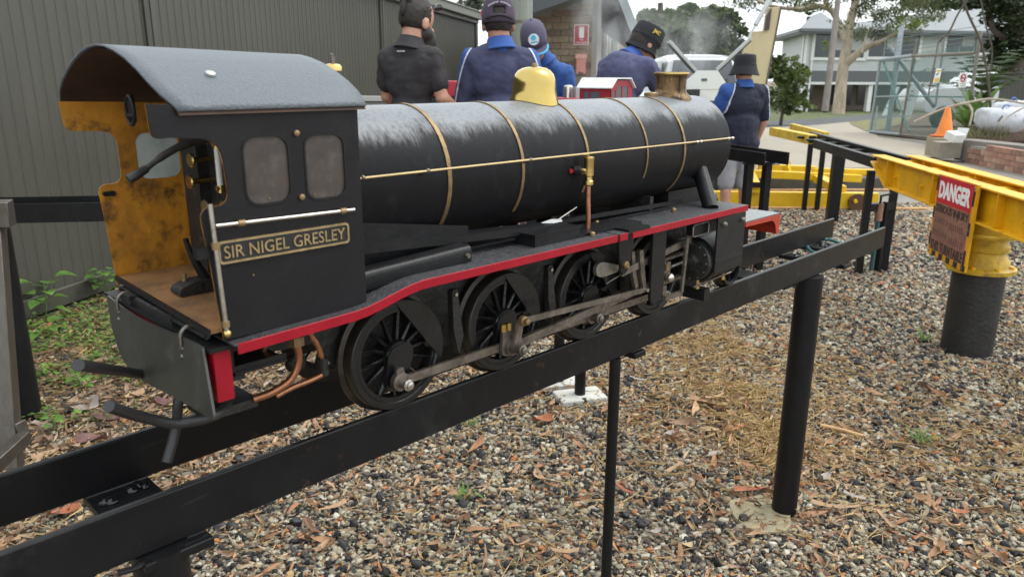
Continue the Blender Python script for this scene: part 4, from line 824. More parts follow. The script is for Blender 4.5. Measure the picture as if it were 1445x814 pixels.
# side wall with doorways
sm = lambda u, v, q: bc + bd * u + bl * q + V((0, 0, v))
b = MB(); b.plate([[(.1, 0), (.14, 0), (.14, 2.06), (1.2, 2.06), (1.2, 0), (1.6, 0), (1.6, 2.06), (2.9, 2.06), (2.9, 0), (6, 0), (6, 2.40), (.1, 2.40)]], -.02, .10, sm); b.build('side_wall', M('tan_render', (.17, .13, .09), .85, var=.12), shed)
for u0, u1 in ((.14, 1.2), (1.6, 2.9)):
    b = MB(); b.plate([[(u0, 0), (u1, 0), (u1, 2.06), (u0, 2.06)]], .06, .09, sm); d = b.build('door', M('door_blue_grey', (.05, .075, .095), .5), shed)
    b = MB(); b.plate([[(u0, 0), (u0 + .06, 0), (u0 + .06, 2.0), (u1 - .06, 2.0), (u1 - .06, 0), (u1, 0), (u1, 2.06), (u0, 2.06)]], -.04, .05, sm); b.build('door_frame', pale, d)
    b = MB(); p = sm(u0 + .12, 1.0, .05); b.ell(p, (.025, .025, .025), 10, 6); b.build('handle', steel, d)
# fire extinguisher sign and the faded red holder below it on the brick front
def onfront(px, py, off=0): r = ray(px, py); k = ((bc - bd * off) - CAM).dot(bd) / r.dot(bd); return CAM + r * k
def frontplate(c0, c1, off, th_, name, mat, par):
    a = onfront(*c0, off); b_ = onfront(*c1, off); ua = (a - bc).dot(bl); ub = (b_ - bc).dot(bl); b = MB()
    b.plate([[(ua, a.z), (ub, a.z), (ub, b_.z), (ua, b_.z)]], -off, -off + th_, lambda u, v, q: bc + bl * u + bd * q + V((0, 0, v))); return b.build(name, mat, par)
a = onfront(820, 64, .03)
fs_ = empty('fire_extinguisher_sign', a, 'red FIRE EXTINGUISHER sign with white bottle symbol on the brick wall', 'sign')
frontplate((809.6, 64), (831, 35), .022, .018, 'plate', M('sign_white', (.8, .8, .8)), fs_)
frontplate((810.6, 63), (830, 36), .025, .003, 'red_panel', M('safety_red', (.42, .02, .045), .4), fs_)
frontplate((817, 54), (824.3, 38.5), .028, .003, 'bottle_symbol', M('sign_white', (1, 1, 1)), fs_)
R_ = Matrix((-bl, V((0, 0, 1)), -bd)).transposed().to_4x4()
u0 = onfront(820.5, 60.6, .028); text('lettering', 'EXTINGUISHER', .150, .019, .002, Matrix.Translation(u0) @ R_, M('sign_white', (1, 1, 1)), fs_, .02)
u0 = onfront(820.5, 56.6, .028); text('lettering', 'FIRE', .048, .017, .002, Matrix.Translation(u0) @ R_, M('sign_white', (1, 1, 1)), fs_, .02)
a = onfront(819, 105, .03); eh = empty('extinguisher_holder', a, 'faded pink red plastic holder mounted under the fire extinguisher sign', 'holder')
pk = M('faded_pink', (.60, .23, .20), .55, var=.15, vs=10)
frontplate((813, 104.5), (826, 77), .14, .12, 'case', pk, eh); frontplate((812, 83), (827, 76.5), .152, .14, 'lid', M('faded_lid', (.66, .34, .30), .5), eh); frontplate((816, 104.5), (823, 101.5), .146, .01, 'catch', M('rust_catch', (.2, .06, .05), .6), eh)
frontplate((817.5, 100), (818.3, 86), .143, .004, 'groove', M('pink_groove', (.45, .16, .14), .6), eh)
# ================================================================ timber pole with grey conduit
pc = at(735, 105, 8.4); pc = V((pc.x, pc.y, 0)); e = empty('timber_pole', pc, 'thick grey green timber pole with a conduit strapped to its side', 'pole')
b = MB(); b.lathe([(.112, -.05), (.108, 2.0), (.10, 6.5)], pc, seg=28); b.build('trunk', M('weathered_pole', (.24, .26, .22), .85, var=.15, vs=8, stretch=(6, 6, .4), bump=.3, dirt=[((.13, .14, .12), 20, .55, .8, (3, 3, .2))]), e)
b = MB(); cpt = pc + RT * .108 - FW * .02; b.tube([cpt, cpt + V((0, 0, 6.3))], .013, 10); b.build('conduit', M('conduit_grey', (.35, .36, .36), .5), e)
b = MB(); b.lathe([(.116, 1.9), (.116, 1.93)], pc, seg=28); b.build('strap', steel, e)
# ================================================================ PEOPLE
skin = M('skin', (.50, .27, .19), .5, var=.12, vs=22, dirt=[((.44, .17, .12), 14, .55, .85)], bump=.05, spec=.35)
skin2 = M('skin_tanned', (.36, .18, .125), .5, var=.15, vs=22, bump=.05, spec=.35)
hairm = M('dark_hair', (.022, .016, .013), .6, var=.4, vs=60, stretch=(3, 3, .6), bump=.6, bs=120)
blackshirt = M('charcoal_shirt', (.030, .026, .030), .85, var=.12, vs=30, bump=.12, bs=400)
denim = M('dark_jeans', (.03, .035, .05), .9, var=.2); greysh = M('grey_shorts', (.34, .34, .37), .9, var=.1, bump=.1, bs=300)
hatm = M('black_cloth', (.016, .016, .019), .9, var=.2, vs=60, bump=.15, bs=300); maroon = M('plum_cap', (.062, .045, .07), .9, var=.15, vs=60, bump=.15, bs=300)
shoe = M('shoe_black', (.02, .02, .02), .6)
def panel_shirt(name, x0, k, ztop, navy=(.042, .046, .098), royal=(.028, .080, .29), skew=0.):
    """navy shirt whose shoulder and sleeve panels are royal blue behind a white piping line (garment pattern)"""
    m = M(name, navy, .85, var=.12, vs=30, bump=.12, bs=400); n = m.node_tree.nodes; l = m.node_tree.links; p = n['Principled BSDF']
    src = p.inputs['Base Color'].links[0].from_socket
    tc = n.new('ShaderNodeTexCoord'); sx = n.new('ShaderNodeSeparateXYZ'); l.new(tc.outputs['Object'], sx.inputs[0])
    def mth(op, a, b):
        q = n.new('ShaderNodeMath'); q.operation = op
        for i, v in enumerate((a, b)):
            if isinstance(v, (int, float)): q.inputs[i].default_value = v
            elif v is not None: l.new(v, q.inputs[i])
        return q.outputs[0]
    ax = mth('ABSOLUTE', mth('SUBTRACT', sx.outputs['X'], skew), None); dz = mth('SUBTRACT', ztop, sx.outputs['Z']); dz = mth('MAXIMUM', dz, 0)
    line = mth('ADD', mth('MULTIPLY', mth('POWER', dz, .25), k), x0); df = mth('SUBTRACT', ax, line)
    isb = mth('GREATER_THAN', df, 0); isw = mth('LESS_THAN', mth('ABSOLUTE', df, None), .0045)
    a = n.new('ShaderNodeMix'); a.data_type = 'RGBA'; l.new(isb, a.inputs[0]); l.new(src, a.inputs[6]); a.inputs[7].default_value = (*royal, 1)
    c = n.new('ShaderNodeMix'); c.data_type = 'RGBA'; l.new(isw, c.inputs[0]); l.new(a.outputs[2], c.inputs[6]); c.inputs[7].default_value = (.6, .62, .66, 1)
    l.new(c.outputs[2], p.inputs['Base Color']); return m
royalm = M('royal_collar', (.028, .080, .29), .85, var=.1, bump=.1, bs=400)
def blob(name, prims, mat, par, voxel=.010, sm=6, disp=0.):
    b = MB()
    for q in prims:
        if q[0] == 'c': b.cap(q[1], q[2], q[3], q[4])
        else: b.ell(q[1], q[2], 18, 12, Euler(q[3]).to_matrix() if len(q) > 3 else None)
    o = b.build(name, mat, par, local=True, ang=180)
    r = o.modifiers.new('skin', 'REMESH'); r.mode = 'VOXEL'; r.voxel_size = voxel; r.use_smooth_shade = True
    s = o.modifiers.new('smooth', 'SMOOTH'); s.iterations = sm; s.factor = .5
    if disp:
        tx = bpy.data.textures.new(name + '_folds', 'CLOUDS'); tx.noise_scale = .13; tx.noise_depth = 3; tx.noise_type = 'HARD_NOISE'
        d = o.modifiers.new('folds', 'DISPLACE'); d.texture = tx; d.strength = disp; d.mid_level = .5
    return o
def person(loc, yaw, H, label, J, shirt, trous, skn, hat=None, shorts=False, sleeve=.55, beard=False, hairback=True, bulk=1.0, jacket=False, group=None):
    """J overrides joints; local +Y is the way the person faces; all joints for H = 1.78 m"""
    k = H / 1.78
    e = empty('person', loc, label, 'person', None, yaw)
    j = dict(pel=(0, 0, .95), wai=(0, .0, 1.10), che=(0, .0, 1.30), nek=(0, -.005, 1.47), hed=(0, .02, 1.618), shL=(-.185, -.01, 1.435), shR=(.185, -.01, 1.435), elL=(-.25, -.01, 1.15), elR=(.25, -.01, 1.15),
             wrL=(-.24, .12, .92), wrR=(.24, .12, .92), hipL=(-.09, 0, .92), hipR=(.09, 0, .92), knL=(-.10, .02, .50), knR=(.10, .02, .50), anL=(-.10, -.02, .08), anR=(.10, -.02, .08), hrot=(0, 0, 0))
    j.update(J); P = {a: (V(b) * k if a != 'hrot' else b) for a, b in j.items()}
    q = lambda x: x * k
    hr = Euler(P['hrot']).to_matrix(); hd = P['hed']; hs = 1.13
    def hp(x, y, z): return hd + hr @ (V((x, y, z)) * k * hs)
    body = [('e', hp(0, -.008, .028), (q(.086), q(.107), q(.118)), P['hrot']), ('e', hp(0, .030, -.045), (q(.065), q(.070), q(.085)), P['hrot']),
            ('e', hp(0, .098, -.02), (q(.012), q(.020), q(.020)), P['hrot']), ('e', hp(0, .085, -.075), (q(.026), q(.015), q(.012)), P['hrot']),
            ('e', hp(-.080, -.005, -.012), (q(.012), q(.025), q(.037)), P['hrot']), ('e', hp(.080, -.005, -.012), (q(.012), q(.025), q(.037)), P['hrot']),
            ('c', P['nek'] - V((0, 0, .03)) * k, hp(0, -.02, -.04), q(.070), q(.066)),
            ('c', P['pel'], P['che'] - V((0, 0, .06)), q(.07), q(.07))]
    for s in 'LR':
        body += [('c', P['sh' + s], P['el' + s], q(.046), q(.040)), ('c', P['el' + s], P['wr' + s], q(.042), q(.028)), ('c', P['hip' + s], P['kn' + s], q(.082), q(.056)),
                 ('c', P['kn' + s], P['an' + s], q(.056), q(.038)), ('c', P['kn' + s].lerp(P['an' + s], .18) + V((0, -.018, 0)) * k, P['kn' + s].lerp(P['an' + s], .45) + V((0, -.015, 0)) * k, q(.05), q(.044)),
                 ('c', P['an' + s] + V((0, -.02, -.02)) * k, P['an' + s] + V((0, .13, -.045)) * k, q(.04), q(.03))]
        # hand: palm, four unequal fingers and a thumb leaving the side of the palm
        fw = (P['wr' + s] - P['el' + s]).normalized(); sd = V((1 if s == 'L' else -1, 0, 0)); sd = (sd - fw * sd.dot(fw)).normalized(); up = fw.cross(sd)
        w_ = P['wr' + s]; body.append(('c', w_ + fw * q(.02), w_ + fw * q(.075), q(.026), q(.030)))
        for i, (o_, ln) in enumerate(((-.027, .062), (-.009, .076), (.009, .072), (.026, .054))):
            a = w_ + fw * q(.085) + up * q(o_); m1 = a + (fw * .8 + sd * .35) * q(ln * .55); m2 = m1 + (fw * .45 + sd * .8) * q(ln * .5); body += [('c', a, m1, q(.0092), q(.0085)), ('c', m1, m2, q(.0085), q(.0075))]
        a = w_ + fw * q(.030) - up * q(.028); body += [('c', a, a + (fw * .6 - up * .5 + sd * .3) * q(.055), q(.012), q(.010)), ('c', a + (fw * .6 - up * .5 + sd * .3) * q(.055), a + (fw * 1.3 - up * .6 + sd * .6) * q(.06), q(.010), q(.008))]
    blob('body', body, skn, e, .0085 * k, 3)
    sh = [('c', P['pel'] + V((0, 0, -.02)), P['wai'], q(.150 * bulk), q(.150 * bulk)), ('e', P['pel'] + V((0, 0, -.04)) * k, (q(.186 * bulk), q(.138 * bulk), q(.14))), ('e', P['wai'], (q(.172 * bulk), q(.128 * bulk), q(.16))), ('e', P['che'], (q(.19 * bulk), q(.130 * bulk), q(.19))),
          ('c', P['shL'] + V((.03, 0, -.01)) * k, P['shR'] + V((-.03, 0, -.01)) * k, q(.078), q(.078)), ('c', P['shL'], P['nek'] + V((0, -.01, -.03)) * k, q(.066), q(.078)), ('c', P['shR'], P['nek'] + V((0, -.01, -.03)) * k, q(.066), q(.078)),
          ('c', P['shL'].lerp(P['che'], .25), P['che'] + (P['wai'] - P['che']) * .8, q(.10), q(.10)), ('c', P['shR'].lerp(P['che'], .25), P['che'] + (P['wai'] - P['che']) * .8, q(.10), q(.10))]
    for s in 'LR':
        end = P['sh' + s].lerp(P['el' + s], min(1, sleeve / .5 * .5)) if sleeve < 1 else P['el' + s]
        sh.append(('c', P['sh' + s], end, q(.074), q(.068)))
        if sleeve >= 1.5: sh.append(('c', P['el' + s], P['el' + s].lerp(P['wr' + s], .9), q(.064), q(.048)))
    shirt_o = blob('shirt', sh, shirt, e, .009 * k, 6, .022 * k)
    b = MB(); nk = P['nek']; ax = (hp(0, -.02, -.04) - nk).normalized()
    b.lathe([(q(.074), q(-.035)), (q(.076), 0), (q(.075), q(.058)), (q(.073), q(.060)), (q(.090), q(.014)), (q(.104), q(-.012)), (q(.098), q(-.018))], nk + V((0, -.004, 0)), ax, 28, cap=False); b.build('collar', royalm if shirt.name != 'charcoal_shirt' else shirt, e, local=True)
    tr = [('e', P['pel'], (q(.165), q(.125), q(.10)))]
    for s in 'LR':
        if shorts: tr.append(('c', P['hip' + s], P['hip' + s].lerp(P['kn' + s], .98), q(.092), q(.088)))
        else: tr += [('c', P['hip' + s], P['kn' + s], q(.092), q(.07)), ('c', P['kn' + s], P['an' + s], q(.07), q(.058))]
    blob('trousers', tr, trous, e, .012 * k, 6, .012)
    for s in 'LR': blob('shoe', [('c', P['an' + s] + V((0, -.03, -.035)) * k, P['an' + s] + V((0, .15, -.048)) * k, q(.045), q(.036)), ('c', P['an' + s], P['an' + s] + V((0, 0, -.03)) * k, q(.046), q(.046))], shoe, e, .01)
    hm = Matrix.Translation(hd) @ hr.to_4x4() @ Matrix.Scale(k * hs, 4)
    # hair: shell over skull back and sides
    b = MB(); b.ell((0, -.016, .030), (.083, .099, .108), 24, 16)
    vs = [V(p) for p in b.v]; keep = [i for i, p in enumerate(vs) if not ((p.y > .045 and p.z < .085) or p.z < -.052)]; ks = set(keep)
    b.f = [f for f in b.f if all(i in ks for i in f)]; b.v = [tuple(hm @ p) for p in vs]
    if hairback:
        o = b.build('hair', hairm, e, local=True, ang=180); so_ = o.modifiers.new('thick', 'SOLIDIFY'); so_.thickness = .008
        sd2 = o.modifiers.new('sub', 'SUBSURF'); sd2.levels = sd2.render_levels = 1; tx = bpy.data.textures.new('hair_locks', 'CLOUDS'); tx.noise_scale = .018; dp_ = o.modifiers.new('locks', 'DISPLACE'); dp_.texture = tx; dp_.strength = .014
    return e, hm, P, k
def cap_hat(e, hm, mat, brim_mat=None):
    b = MB(); vs = []; seg = 32; fs = []
    prof = [(1.0, -.01), (1.0, .03), (.96, .07), (.85, .105), (.65, .130), (.38, .146), (.10, .151), (.01, .151)]
    for r, z in prof:
        for k in range(seg): a = 2 * PI * k / seg; vs.append((.0905 * r * math.cos(a), -.012 + .106 * r * math.sin(a), z + .005))
    for i in range(len(prof) - 1):
        for k in range(seg):
            am = 2 * PI * (k + .5) / seg; back = abs(((am - 1.5 * PI + PI) % (2 * PI)) - PI) < .42
            if back and i in (1,): continue
            fs.append((i * seg + k, i * seg + (k + 1) % seg, (i + 1) * seg + (k + 1) % seg, (i + 1) * seg + k))
    b.add(vs, fs, hm); o = b.build('cap', mat, e, local=True, ang=80); so_ = o.modifiers.new('t', 'SOLIDIFY'); so_.thickness = .003
    b = MB(); b.ell((0, -.012, .158), (.009, .009, .006), 10, 6, None); b.v = [tuple(hm @ V(p)) for p in b.v]; b.build('button', mat, o, local=True)
    def brim(y_ext, zoff, name, m, inset=0, th_=.004):
        b = MB(); n = 18; out = []
        for i in range(n + 1): a = PI * i / n; out.append(((.086 - inset * .3) * math.cos(a), .04 + (y_ext - inset) * math.sin(a) ** .8))
        inn = [(.078 * math.cos(PI * i / n), -.012 + .095 * math.sin(PI * i / n)) for i in range(n, -1, -1)]
        b.plate([out + inn], 0, th_, lambda u, v, t: hm @ V((u, v, .004 + zoff + t - .35 * max(0, v - .06) ** 1.0 * .5 - u * u * 1.6))); return b.build(name, m, o, local=True, ang=60)
    brim(.125, 0, 'peak', brim_mat or mat)
    return o
def bucket_hat(e, hm, mat, br=1.0):
    b = MB(); vs = []; fs = []; seg = 36
    prof = [(.138, -.036), (.135, -.039), (.114, .010), (.101, .045), (.0995, .052), (.0985, .075), (.093, .118), (.088, .126), (.060, .133), (.01, .134)]
    for r, z in prof:
        for k in range(seg): a = 2 * PI * k / seg; w_ = (1 + .03 * math.sin(3 * a + 1)) * (br if r > .11 else 1); vs.append((r * .93 * w_ * math.cos(a), -.008 + r * 1.05 * w_ * math.sin(a), z + (.006 * math.sin(2 * a) if r > .11 else 0)))
    for i in range(len(prof) - 1):
        for k in range(seg): fs.append((i * seg + k, i * seg + (k + 1) % seg, (i + 1) * seg + (k + 1) % seg, (i + 1) * seg + k))
    b.add(vs, fs, hm); o = b.build('bucket_hat', mat, e, local=True, ang=60); so_ = o.modifiers.new('t', 'SOLIDIFY'); so_.thickness = .003
    b = MB(); b.lathe([(.1035, .040), (.1040, .046)], (0, -.008, 0), seg=30, cap=False); b.v = [tuple(hm @ V((p[0] * .93, p[1] * 1.05, p[2]))) for p in b.v]; b.build('seam', mat, o, local=True)
    return o
FACE = math.atan2(FW.y, FW.x) - PI / 2                              # yaw that makes +Y point away from the camera
def stand(px, d, k=0): p = at(px, 105, d); return V((p.x, p.y, gh(p)))
# bearded man in charcoal polo, looking to the right
e, hm, P, k = person(stand(581, 4.75), FACE - .42, 1.83, 'bearded man in charcoal polo with sunglasses pushed up on his hair', dict(hed=(.02, .055, 1.622), nek=(0, .0, 1.475), hrot=(-.22, 0, -.38), shL=(-.155, -.01, 1.415), shR=(.155, -.01, 1.415), elR=(.205, .0, 1.19), wrR=(.19, .24, 1.10), elL=(-.20, .03, 1.19), wrL=(-.13, .25, 1.05)), blackshirt, denim, skin, sleeve=.64, bulk=.88)
b = MB(); b.v = []; b.ell((0, .062, -.090), (.070, .062, .080), 20, 12); b.ell((0, .030, -.055), (.080, .062, .060), 20, 10); b.ell((0, .075, -.145), (.052, .042, .065), 14, 8)
b.v = [tuple(hm @ V(p)) for p in b.v]; o = b.build('beard', hairm, e, local=True, ang=180); r_ = o.modifiers.new('r', 'REMESH'); r_.mode = 'VOXEL'; r_.voxel_size = .007; r_.use_smooth_shade = True
b = MB(); b.ell((0, -.095, .095), (.036, .034, .034), 14, 10); b.ell((.01, -.11, .05), (.018, .02, .05), 12, 8); b.ell((-.01, -.10, .02), (.016, .02, .06), 12, 8); b.v = [tuple(hm @ V(p)) for p in b.v]; b.build('hair_bun', hairm, e, local=True, ang=180)
b = MB()
for s in (-1, 1):
    b.tube([hm @ V((s * .088, -.03, .045)), hm @ V((s * .089, .04, .085)), hm @ V((s * .075, .088, .10))], .003, 6)
    b.ell((s * .036, .092, .102), (.034, .010, .020), 14, 8, None); b.v[-14 * 9:] = [tuple(hm @ V(p)) for p in b.v[-14 * 9:]]
b.build('sunglasses', M('lens_black', (.01, .01, .012), .15), e, local=True)
b = MB(); b.box((.012, -.1345, 1.452), (.05, .006, .008)); b.v = [tuple(V(p) * k) for p in b.v]; b.build('shirt_logo', M('logo_grey', (.45, .42, .45), .6), e, local=True)
# man in navy jacket and plum cap
e, hm, P, k = person(stand(706, 4.85), FACE + .03, 1.84, 'man in navy shirt with blue shoulders and plum baseball cap seen from behind', dict(hed=(-.012, .04, 1.612), elL=(-.235, .03, 1.15), elR=(.235, .03, 1.15), wrL=(-.18, .24, .98), wrR=(.18, .24, .98), shL=(-.175, -.01, 1.405), shR=(.175, -.01, 1.405), hrot=(-.10, 0, .05)), panel_shirt('club_shirt_large', .03, .33, 1.565), denim, skin2, sleeve=1.5, bulk=1.02)
c = cap_hat(e, hm, maroon)
b = MB()
for i in range(15):
    a = -.62 + 1.24 * i / 14
    if abs(a) < .05: continue
    p = V((.098 * math.sin(a), -.012 - .112 * math.cos(a) + .004, .072 + .020 * math.cos(a * 2.2))); b.box(hm @ p, (.005, .005, .009))
b.build('cap_lettering', M('thread_white', (.6, .6, .65), .7), c, local=True)
b = MB(); b.tube(spline([hm @ V((-.07, -.085, .012)), hm @ V((-.03, -.117, .022)), hm @ V((.02, -.122, .024)), hm @ V((.07, -.085, .012))], 5), .0055, 8); b.build('cap_strap', hatm, c, local=True)
# man with badge cap bowing his head towards us at the right
e, hm, P, k = person(stand(772, 6.0), FACE + PI * .93, 1.80, 'man in royal blue shirt bowing so his badge cap shows beside the pole', dict(hed=(.08, .12, 1.575), nek=(.02, .05, 1.44), hrot=(-.42, .16, .18), shL=(-.15, .02, 1.36), shR=(.15, .02, 1.40), elL=(-.20, .05, 1.12), wrL=(-.12, .25, 1.0), elR=(.20, .05, 1.15), wrR=(.12, .25, 1.0)), M('royal_shirt', (.028, .080, .27), .85, var=.1, bump=.12, bs=300), denim, skin2, sleeve=1.5, bulk=.85)
c = cap_hat(e, hm, M('slate_cap', (.085, .075, .12), .9, var=.12, bump=.1, bs=300))
def disc_on(hm, c_, n_, r, t_, name, mat, par): b = MB(); b.lathe([(r, 0), (r, t_)], c_, n_, 24); b.v = [tuple(hm @ V(p)) for p in b.v]; return b.build(name, mat, par, local=True)
disc_on(hm, V((0, .088, .062)), V((0, .93, .30)), .036, .012, 'cap_badge', M('badge_white', (.66, .70, .72), .6), c)
disc_on(hm, V((.0, .096, .078)), V((0, .93, .30)), .016, .0055, 'badge_mark', M('badge_cyan', (.05, .42, .62), .6), c)
b = MB(); b.box((0, .105, .050), (.046, .004, .007)); b.v = [tuple(hm @ V(p)) for p in b.v]; b.build('badge_mark', MATS['badge_cyan'], c, local=True)
b = MB(); n = 18; b.tube([hm @ V((.087 * math.cos(PI * i / n), .042 + .124 * math.sin(PI * i / n) ** .8, .004 - .175 * max(0, .124 * math.sin(PI * i / n) ** .8 - .02) - 1.6 * (.087 * math.cos(PI * i / n)) ** 2)) for i in range(n + 1)], .0075, 8); b.build('peak_edge', M('peak_cyan', (.04, .38, .62), .6), c, local=True)
disc_on(hm, V((.01, .135, -.008)), V((0, .2, 1)), .012, .004, 'peak_badge', M('badge_red', (.6, .25, .22), .6), c)
# bending man in black bucket hat
e, hm, P, k = person(stand(877, 5.6), FACE - .80, 1.84, 'man stooping over to the right in navy shirt and black bucket hat', dict(pel=(0, -.16, .95), wai=(0, -.08, 1.12), che=(0, .0, 1.295), nek=(0, .10, 1.425), hed=(.035, .205, 1.515), shL=(-.18, .05, 1.375), shR=(.18, .05, 1.375), elL=(-.22, .30, 1.10), elR=(.22, .30, 1.10), wrL=(-.15, .50, 1.02), wrR=(.15, .50, 1.02), hipL=(-.09, -.22, .92), hipR=(.09, -.22, .92), knL=(-.10, -.06, .50), knR=(.10, -.06, .50), anL=(-.10, -.14, .08), anR=(.10, -.14, .08), hrot=(-.50, .0, -.45)), panel_shirt('club_shirt_stooped', .09, .33, 1.53, (.062, .066, .135)), denim, skin2, sleeve=.9, bulk=1.1)
h = bucket_hat(e, hm, hatm, .76); ym = M('thread_yellow', (.55, .40, .05), .7)
_p = hm @ V((.088, -.03, .088)); _n = (hm.to_3x3() @ V((.985, -.1, .14))).normalized(); _u = (hm.to_3x3() @ V((-.12, -.98, .0))).normalized() * -1; _w = _n.cross(_u)
text('hat_lettering', 'JMC', .058, .036, .003, Matrix.Translation(hm @ V((.0955, -.010, .086))) @ Matrix((_u, _w, _n)).transposed().to_4x4(), ym, None, .03)
o = bpy.data.objects['hat_lettering']; mw = o.location.copy(); o.parent = h; o.location = mw
# boy in bucket hat, shorts
e, hm, P, k = person(stand(1051, 6.5), FACE + .16, 1.55, 'boy in black bucket hat, club shirt and grey shorts watching with his back turned', dict(elR=(.255, .02, 1.13), wrR=(.235, .12, .90), elL=(-.24, .10, 1.15), wrL=(-.12, .28, 1.05), shL=(-.19, -.01, 1.42), shR=(.19, -.01, 1.42)), panel_shirt('club_shirt_boy', .05, .215, 1.32, (.012, .014, .032), skew=.04), greysh, skin, shorts=True, sleeve=.85, bulk=1.16)
bucket_hat(e, hm, hatm)
# ================================================================ red things behind the locomotive
redm = M('bin_red', (.42, .025, .035), .45); pb = at(636, 118, 6.4); g0 = V((pb.x, pb.y, 0))
e = empty('red_bin', g0, 'red plastic bin with sloping lid between the bearded man and the capped man', 'bin')
def fbox(c, w_, d_, h_, m, name, par, bev=.004): b = MB(); b.box((0, 0, 0), (w_, d_, h_), Matrix.Translation(c) @ Matrix.Rotation(math.atan2(RT.y, RT.x), 4, 'Z')); return b.build(name, m, par, bevel=bev)
fbox(g0 + V((0, 0, .56)), .40, .42, 1.08, redm, 'bin_body', e, .02); fbox(g0 + V((0, 0, 1.145)), .405, .425, .075, M('bin_band', (.03, .03, .035), .5), 'rim', e)
mp = lambda u, v, q: g0 + RT * u + FW * q + V((0, 0, v)); b = MB(); b.plate([[(-.24, 1.19), (.24, 1.19), (.24, 1.25), (.06, 1.31), (-.06, 1.31), (-.24, 1.22)]], -.24, .24, mp); b.build('lid', M('lid_red', (.50, .04, .06), .4), e, bevel=.006)
# red miniature diesel with white cab roof on a bay behind
pc_ = at(853, 135, 5.0); ml = empty('red_miniature_diesel', V((pc_.x, pc_.y, .865)), 'red miniature diesel locomotive with white cab roof behind the boiler', 'locomotive')
ddir = (RT * .75 - FW * .66).normalized(); dper = V((-ddir.y, ddir.x, 0)); dm = lambda u, v, q: V((pc_.x, pc_.y, 0)) + ddir * (u * .84) + dper * (q * .84) + V((0, 0, 1.34 - (1.39 - v) * .84)); cr_ = M('cab_red', (.30, .02, .03), .4)
b = MB(); b.plate([[(-.62, .93), (.20, .93), (.20, 1.10), (-.62, 1.10)]], -.15, .15, dm); b.build('chassis', cr_, ml, bevel=.004)
b = MB(); b.plate([[(-.60, 1.10), (-.13, 1.10), (-.13, 1.235), (-.60, 1.235)]], -.12, .12, dm); bo = b.build('bonnet', M('bonnet_red', (.45, .02, .035), .35), ml, bevel=.01)
for u in (-.24, -.20, -.16): b = MB(); b.plate([[(u - .012, 1.14), (u + .012, 1.14), (u + .012, 1.20), (u - .012, 1.20)]], -.124, -.12, dm); b.build('louvre', M('dark_red', (.12, .01, .015), .5), bo)
b = MB(); b.plate([[(-.13, 1.05), (.16, 1.05), (.16, 1.315), (-.13, 1.315)], [(-.09, 1.19), (-.045, 1.19), (-.045, 1.29), (-.09, 1.29)], [(-.03, 1.19), (.055, 1.19), (.055, 1.29), (-.03, 1.29)]], -.15, -.142, dm); sd_ = b.build('cab_side', cr_, ml)
b = MB(); b.plate([[(-.13, 1.05), (.16, 1.05), (.16, 1.315), (-.13, 1.315)]], .142, .15, dm); b.build('cab_side', cr_, ml)
for u0, u1 in ((-.09, -.045), (-.03, .055)): b = MB(); b.plate([[(u0, 1.19), (u1, 1.19), (u1, 1.29), (u0, 1.29)]], -.147, -.144, dm); b.build('window_pane', M('smoky_pane', (.10, .11, .13), .2), sd_)
ends = [(-.15, 1.05), (.15, 1.05), (.15, 1.315), (.09, 1.375), (-.09, 1.375), (-.15, 1.315)]
for q0, q1 in ((.152, .16), (-.13, -.122)):
    b = MB(); b.plate([ends, [(-.125, 1.19), (-.085, 1.19), (-.085, 1.30), (-.125, 1.30)], [(-.065, 1.17), (.0, 1.17), (.0, 1.33), (-.065, 1.33)], [(.02, 1.17), (.085, 1.17), (.085, 1.33), (.02, 1.33)]], q0, q1, lambda u, v, q: dm(q, v, u)); o = b.build('cab_end', cr_, ml)
    for a, c_ in ((-.125, -.085), (-.065, .0), (.02, .085)): b = MB(); b.plate([[(a, 1.18), (c_, 1.18), (c_, 1.33), (a, 1.33)]], q0 + .002, q0 + .004, lambda u, v, q: dm(q, v, u)); b.build('window_pane', MATS['smoky_pane'], o)
b = MB(); b.plate([[(-.165, 1.315), (-.095, 1.385), (.095, 1.385), (.165, 1.315), (.165, 1.322), (.097, 1.394), (-.097, 1.394), (-.165, 1.322)]], -.15, .18, lambda u, v, q: dm(q, v, u)); b.build('cab_roof', M('roof_white', (.75, .76, .76), .4), ml)
for u in (-.45, -.05):
    for q in (-.10, .10): b = MB(); b.lathe([(.07, 0), (.07, .02)], dm(u, .94, q), dper, 20); b.build('wheel', satin, ml)
pq = at(802, 119, 5.2); e = empty('metal_canister', V((pq.x, pq.y, 1.1)), 'shiny ribbed metal canister standing left of the red cab', 'canister')
b = MB(); b.lathe([(.033, 0), (.035, .01), (.035, .2), (.033, .205)], V((pq.x, pq.y, 1.08)), seg=20); b.build('shell', bright, e)
b = MB(); b.box((pq.x + .04, pq.y - .03, 1.18), (.05, .05, .20)); b.build('side_box', M('box_grey', (.4, .4, .42), .4, .6), e)
b = MB(); b.lathe([(.034, 0), (.02, .01)], V((pq.x, pq.y, 1.284)), seg=20); b.build('lid', bright, e)
b = MB(); b.box((pq.x, pq.y, .54), (.25, .25, 1.07), None); tag(b.build('packing_crate', M('crate_dark', (.05, .045, .04), .8)), 'dark crate carrying the metal canister behind the boiler', 'crate')
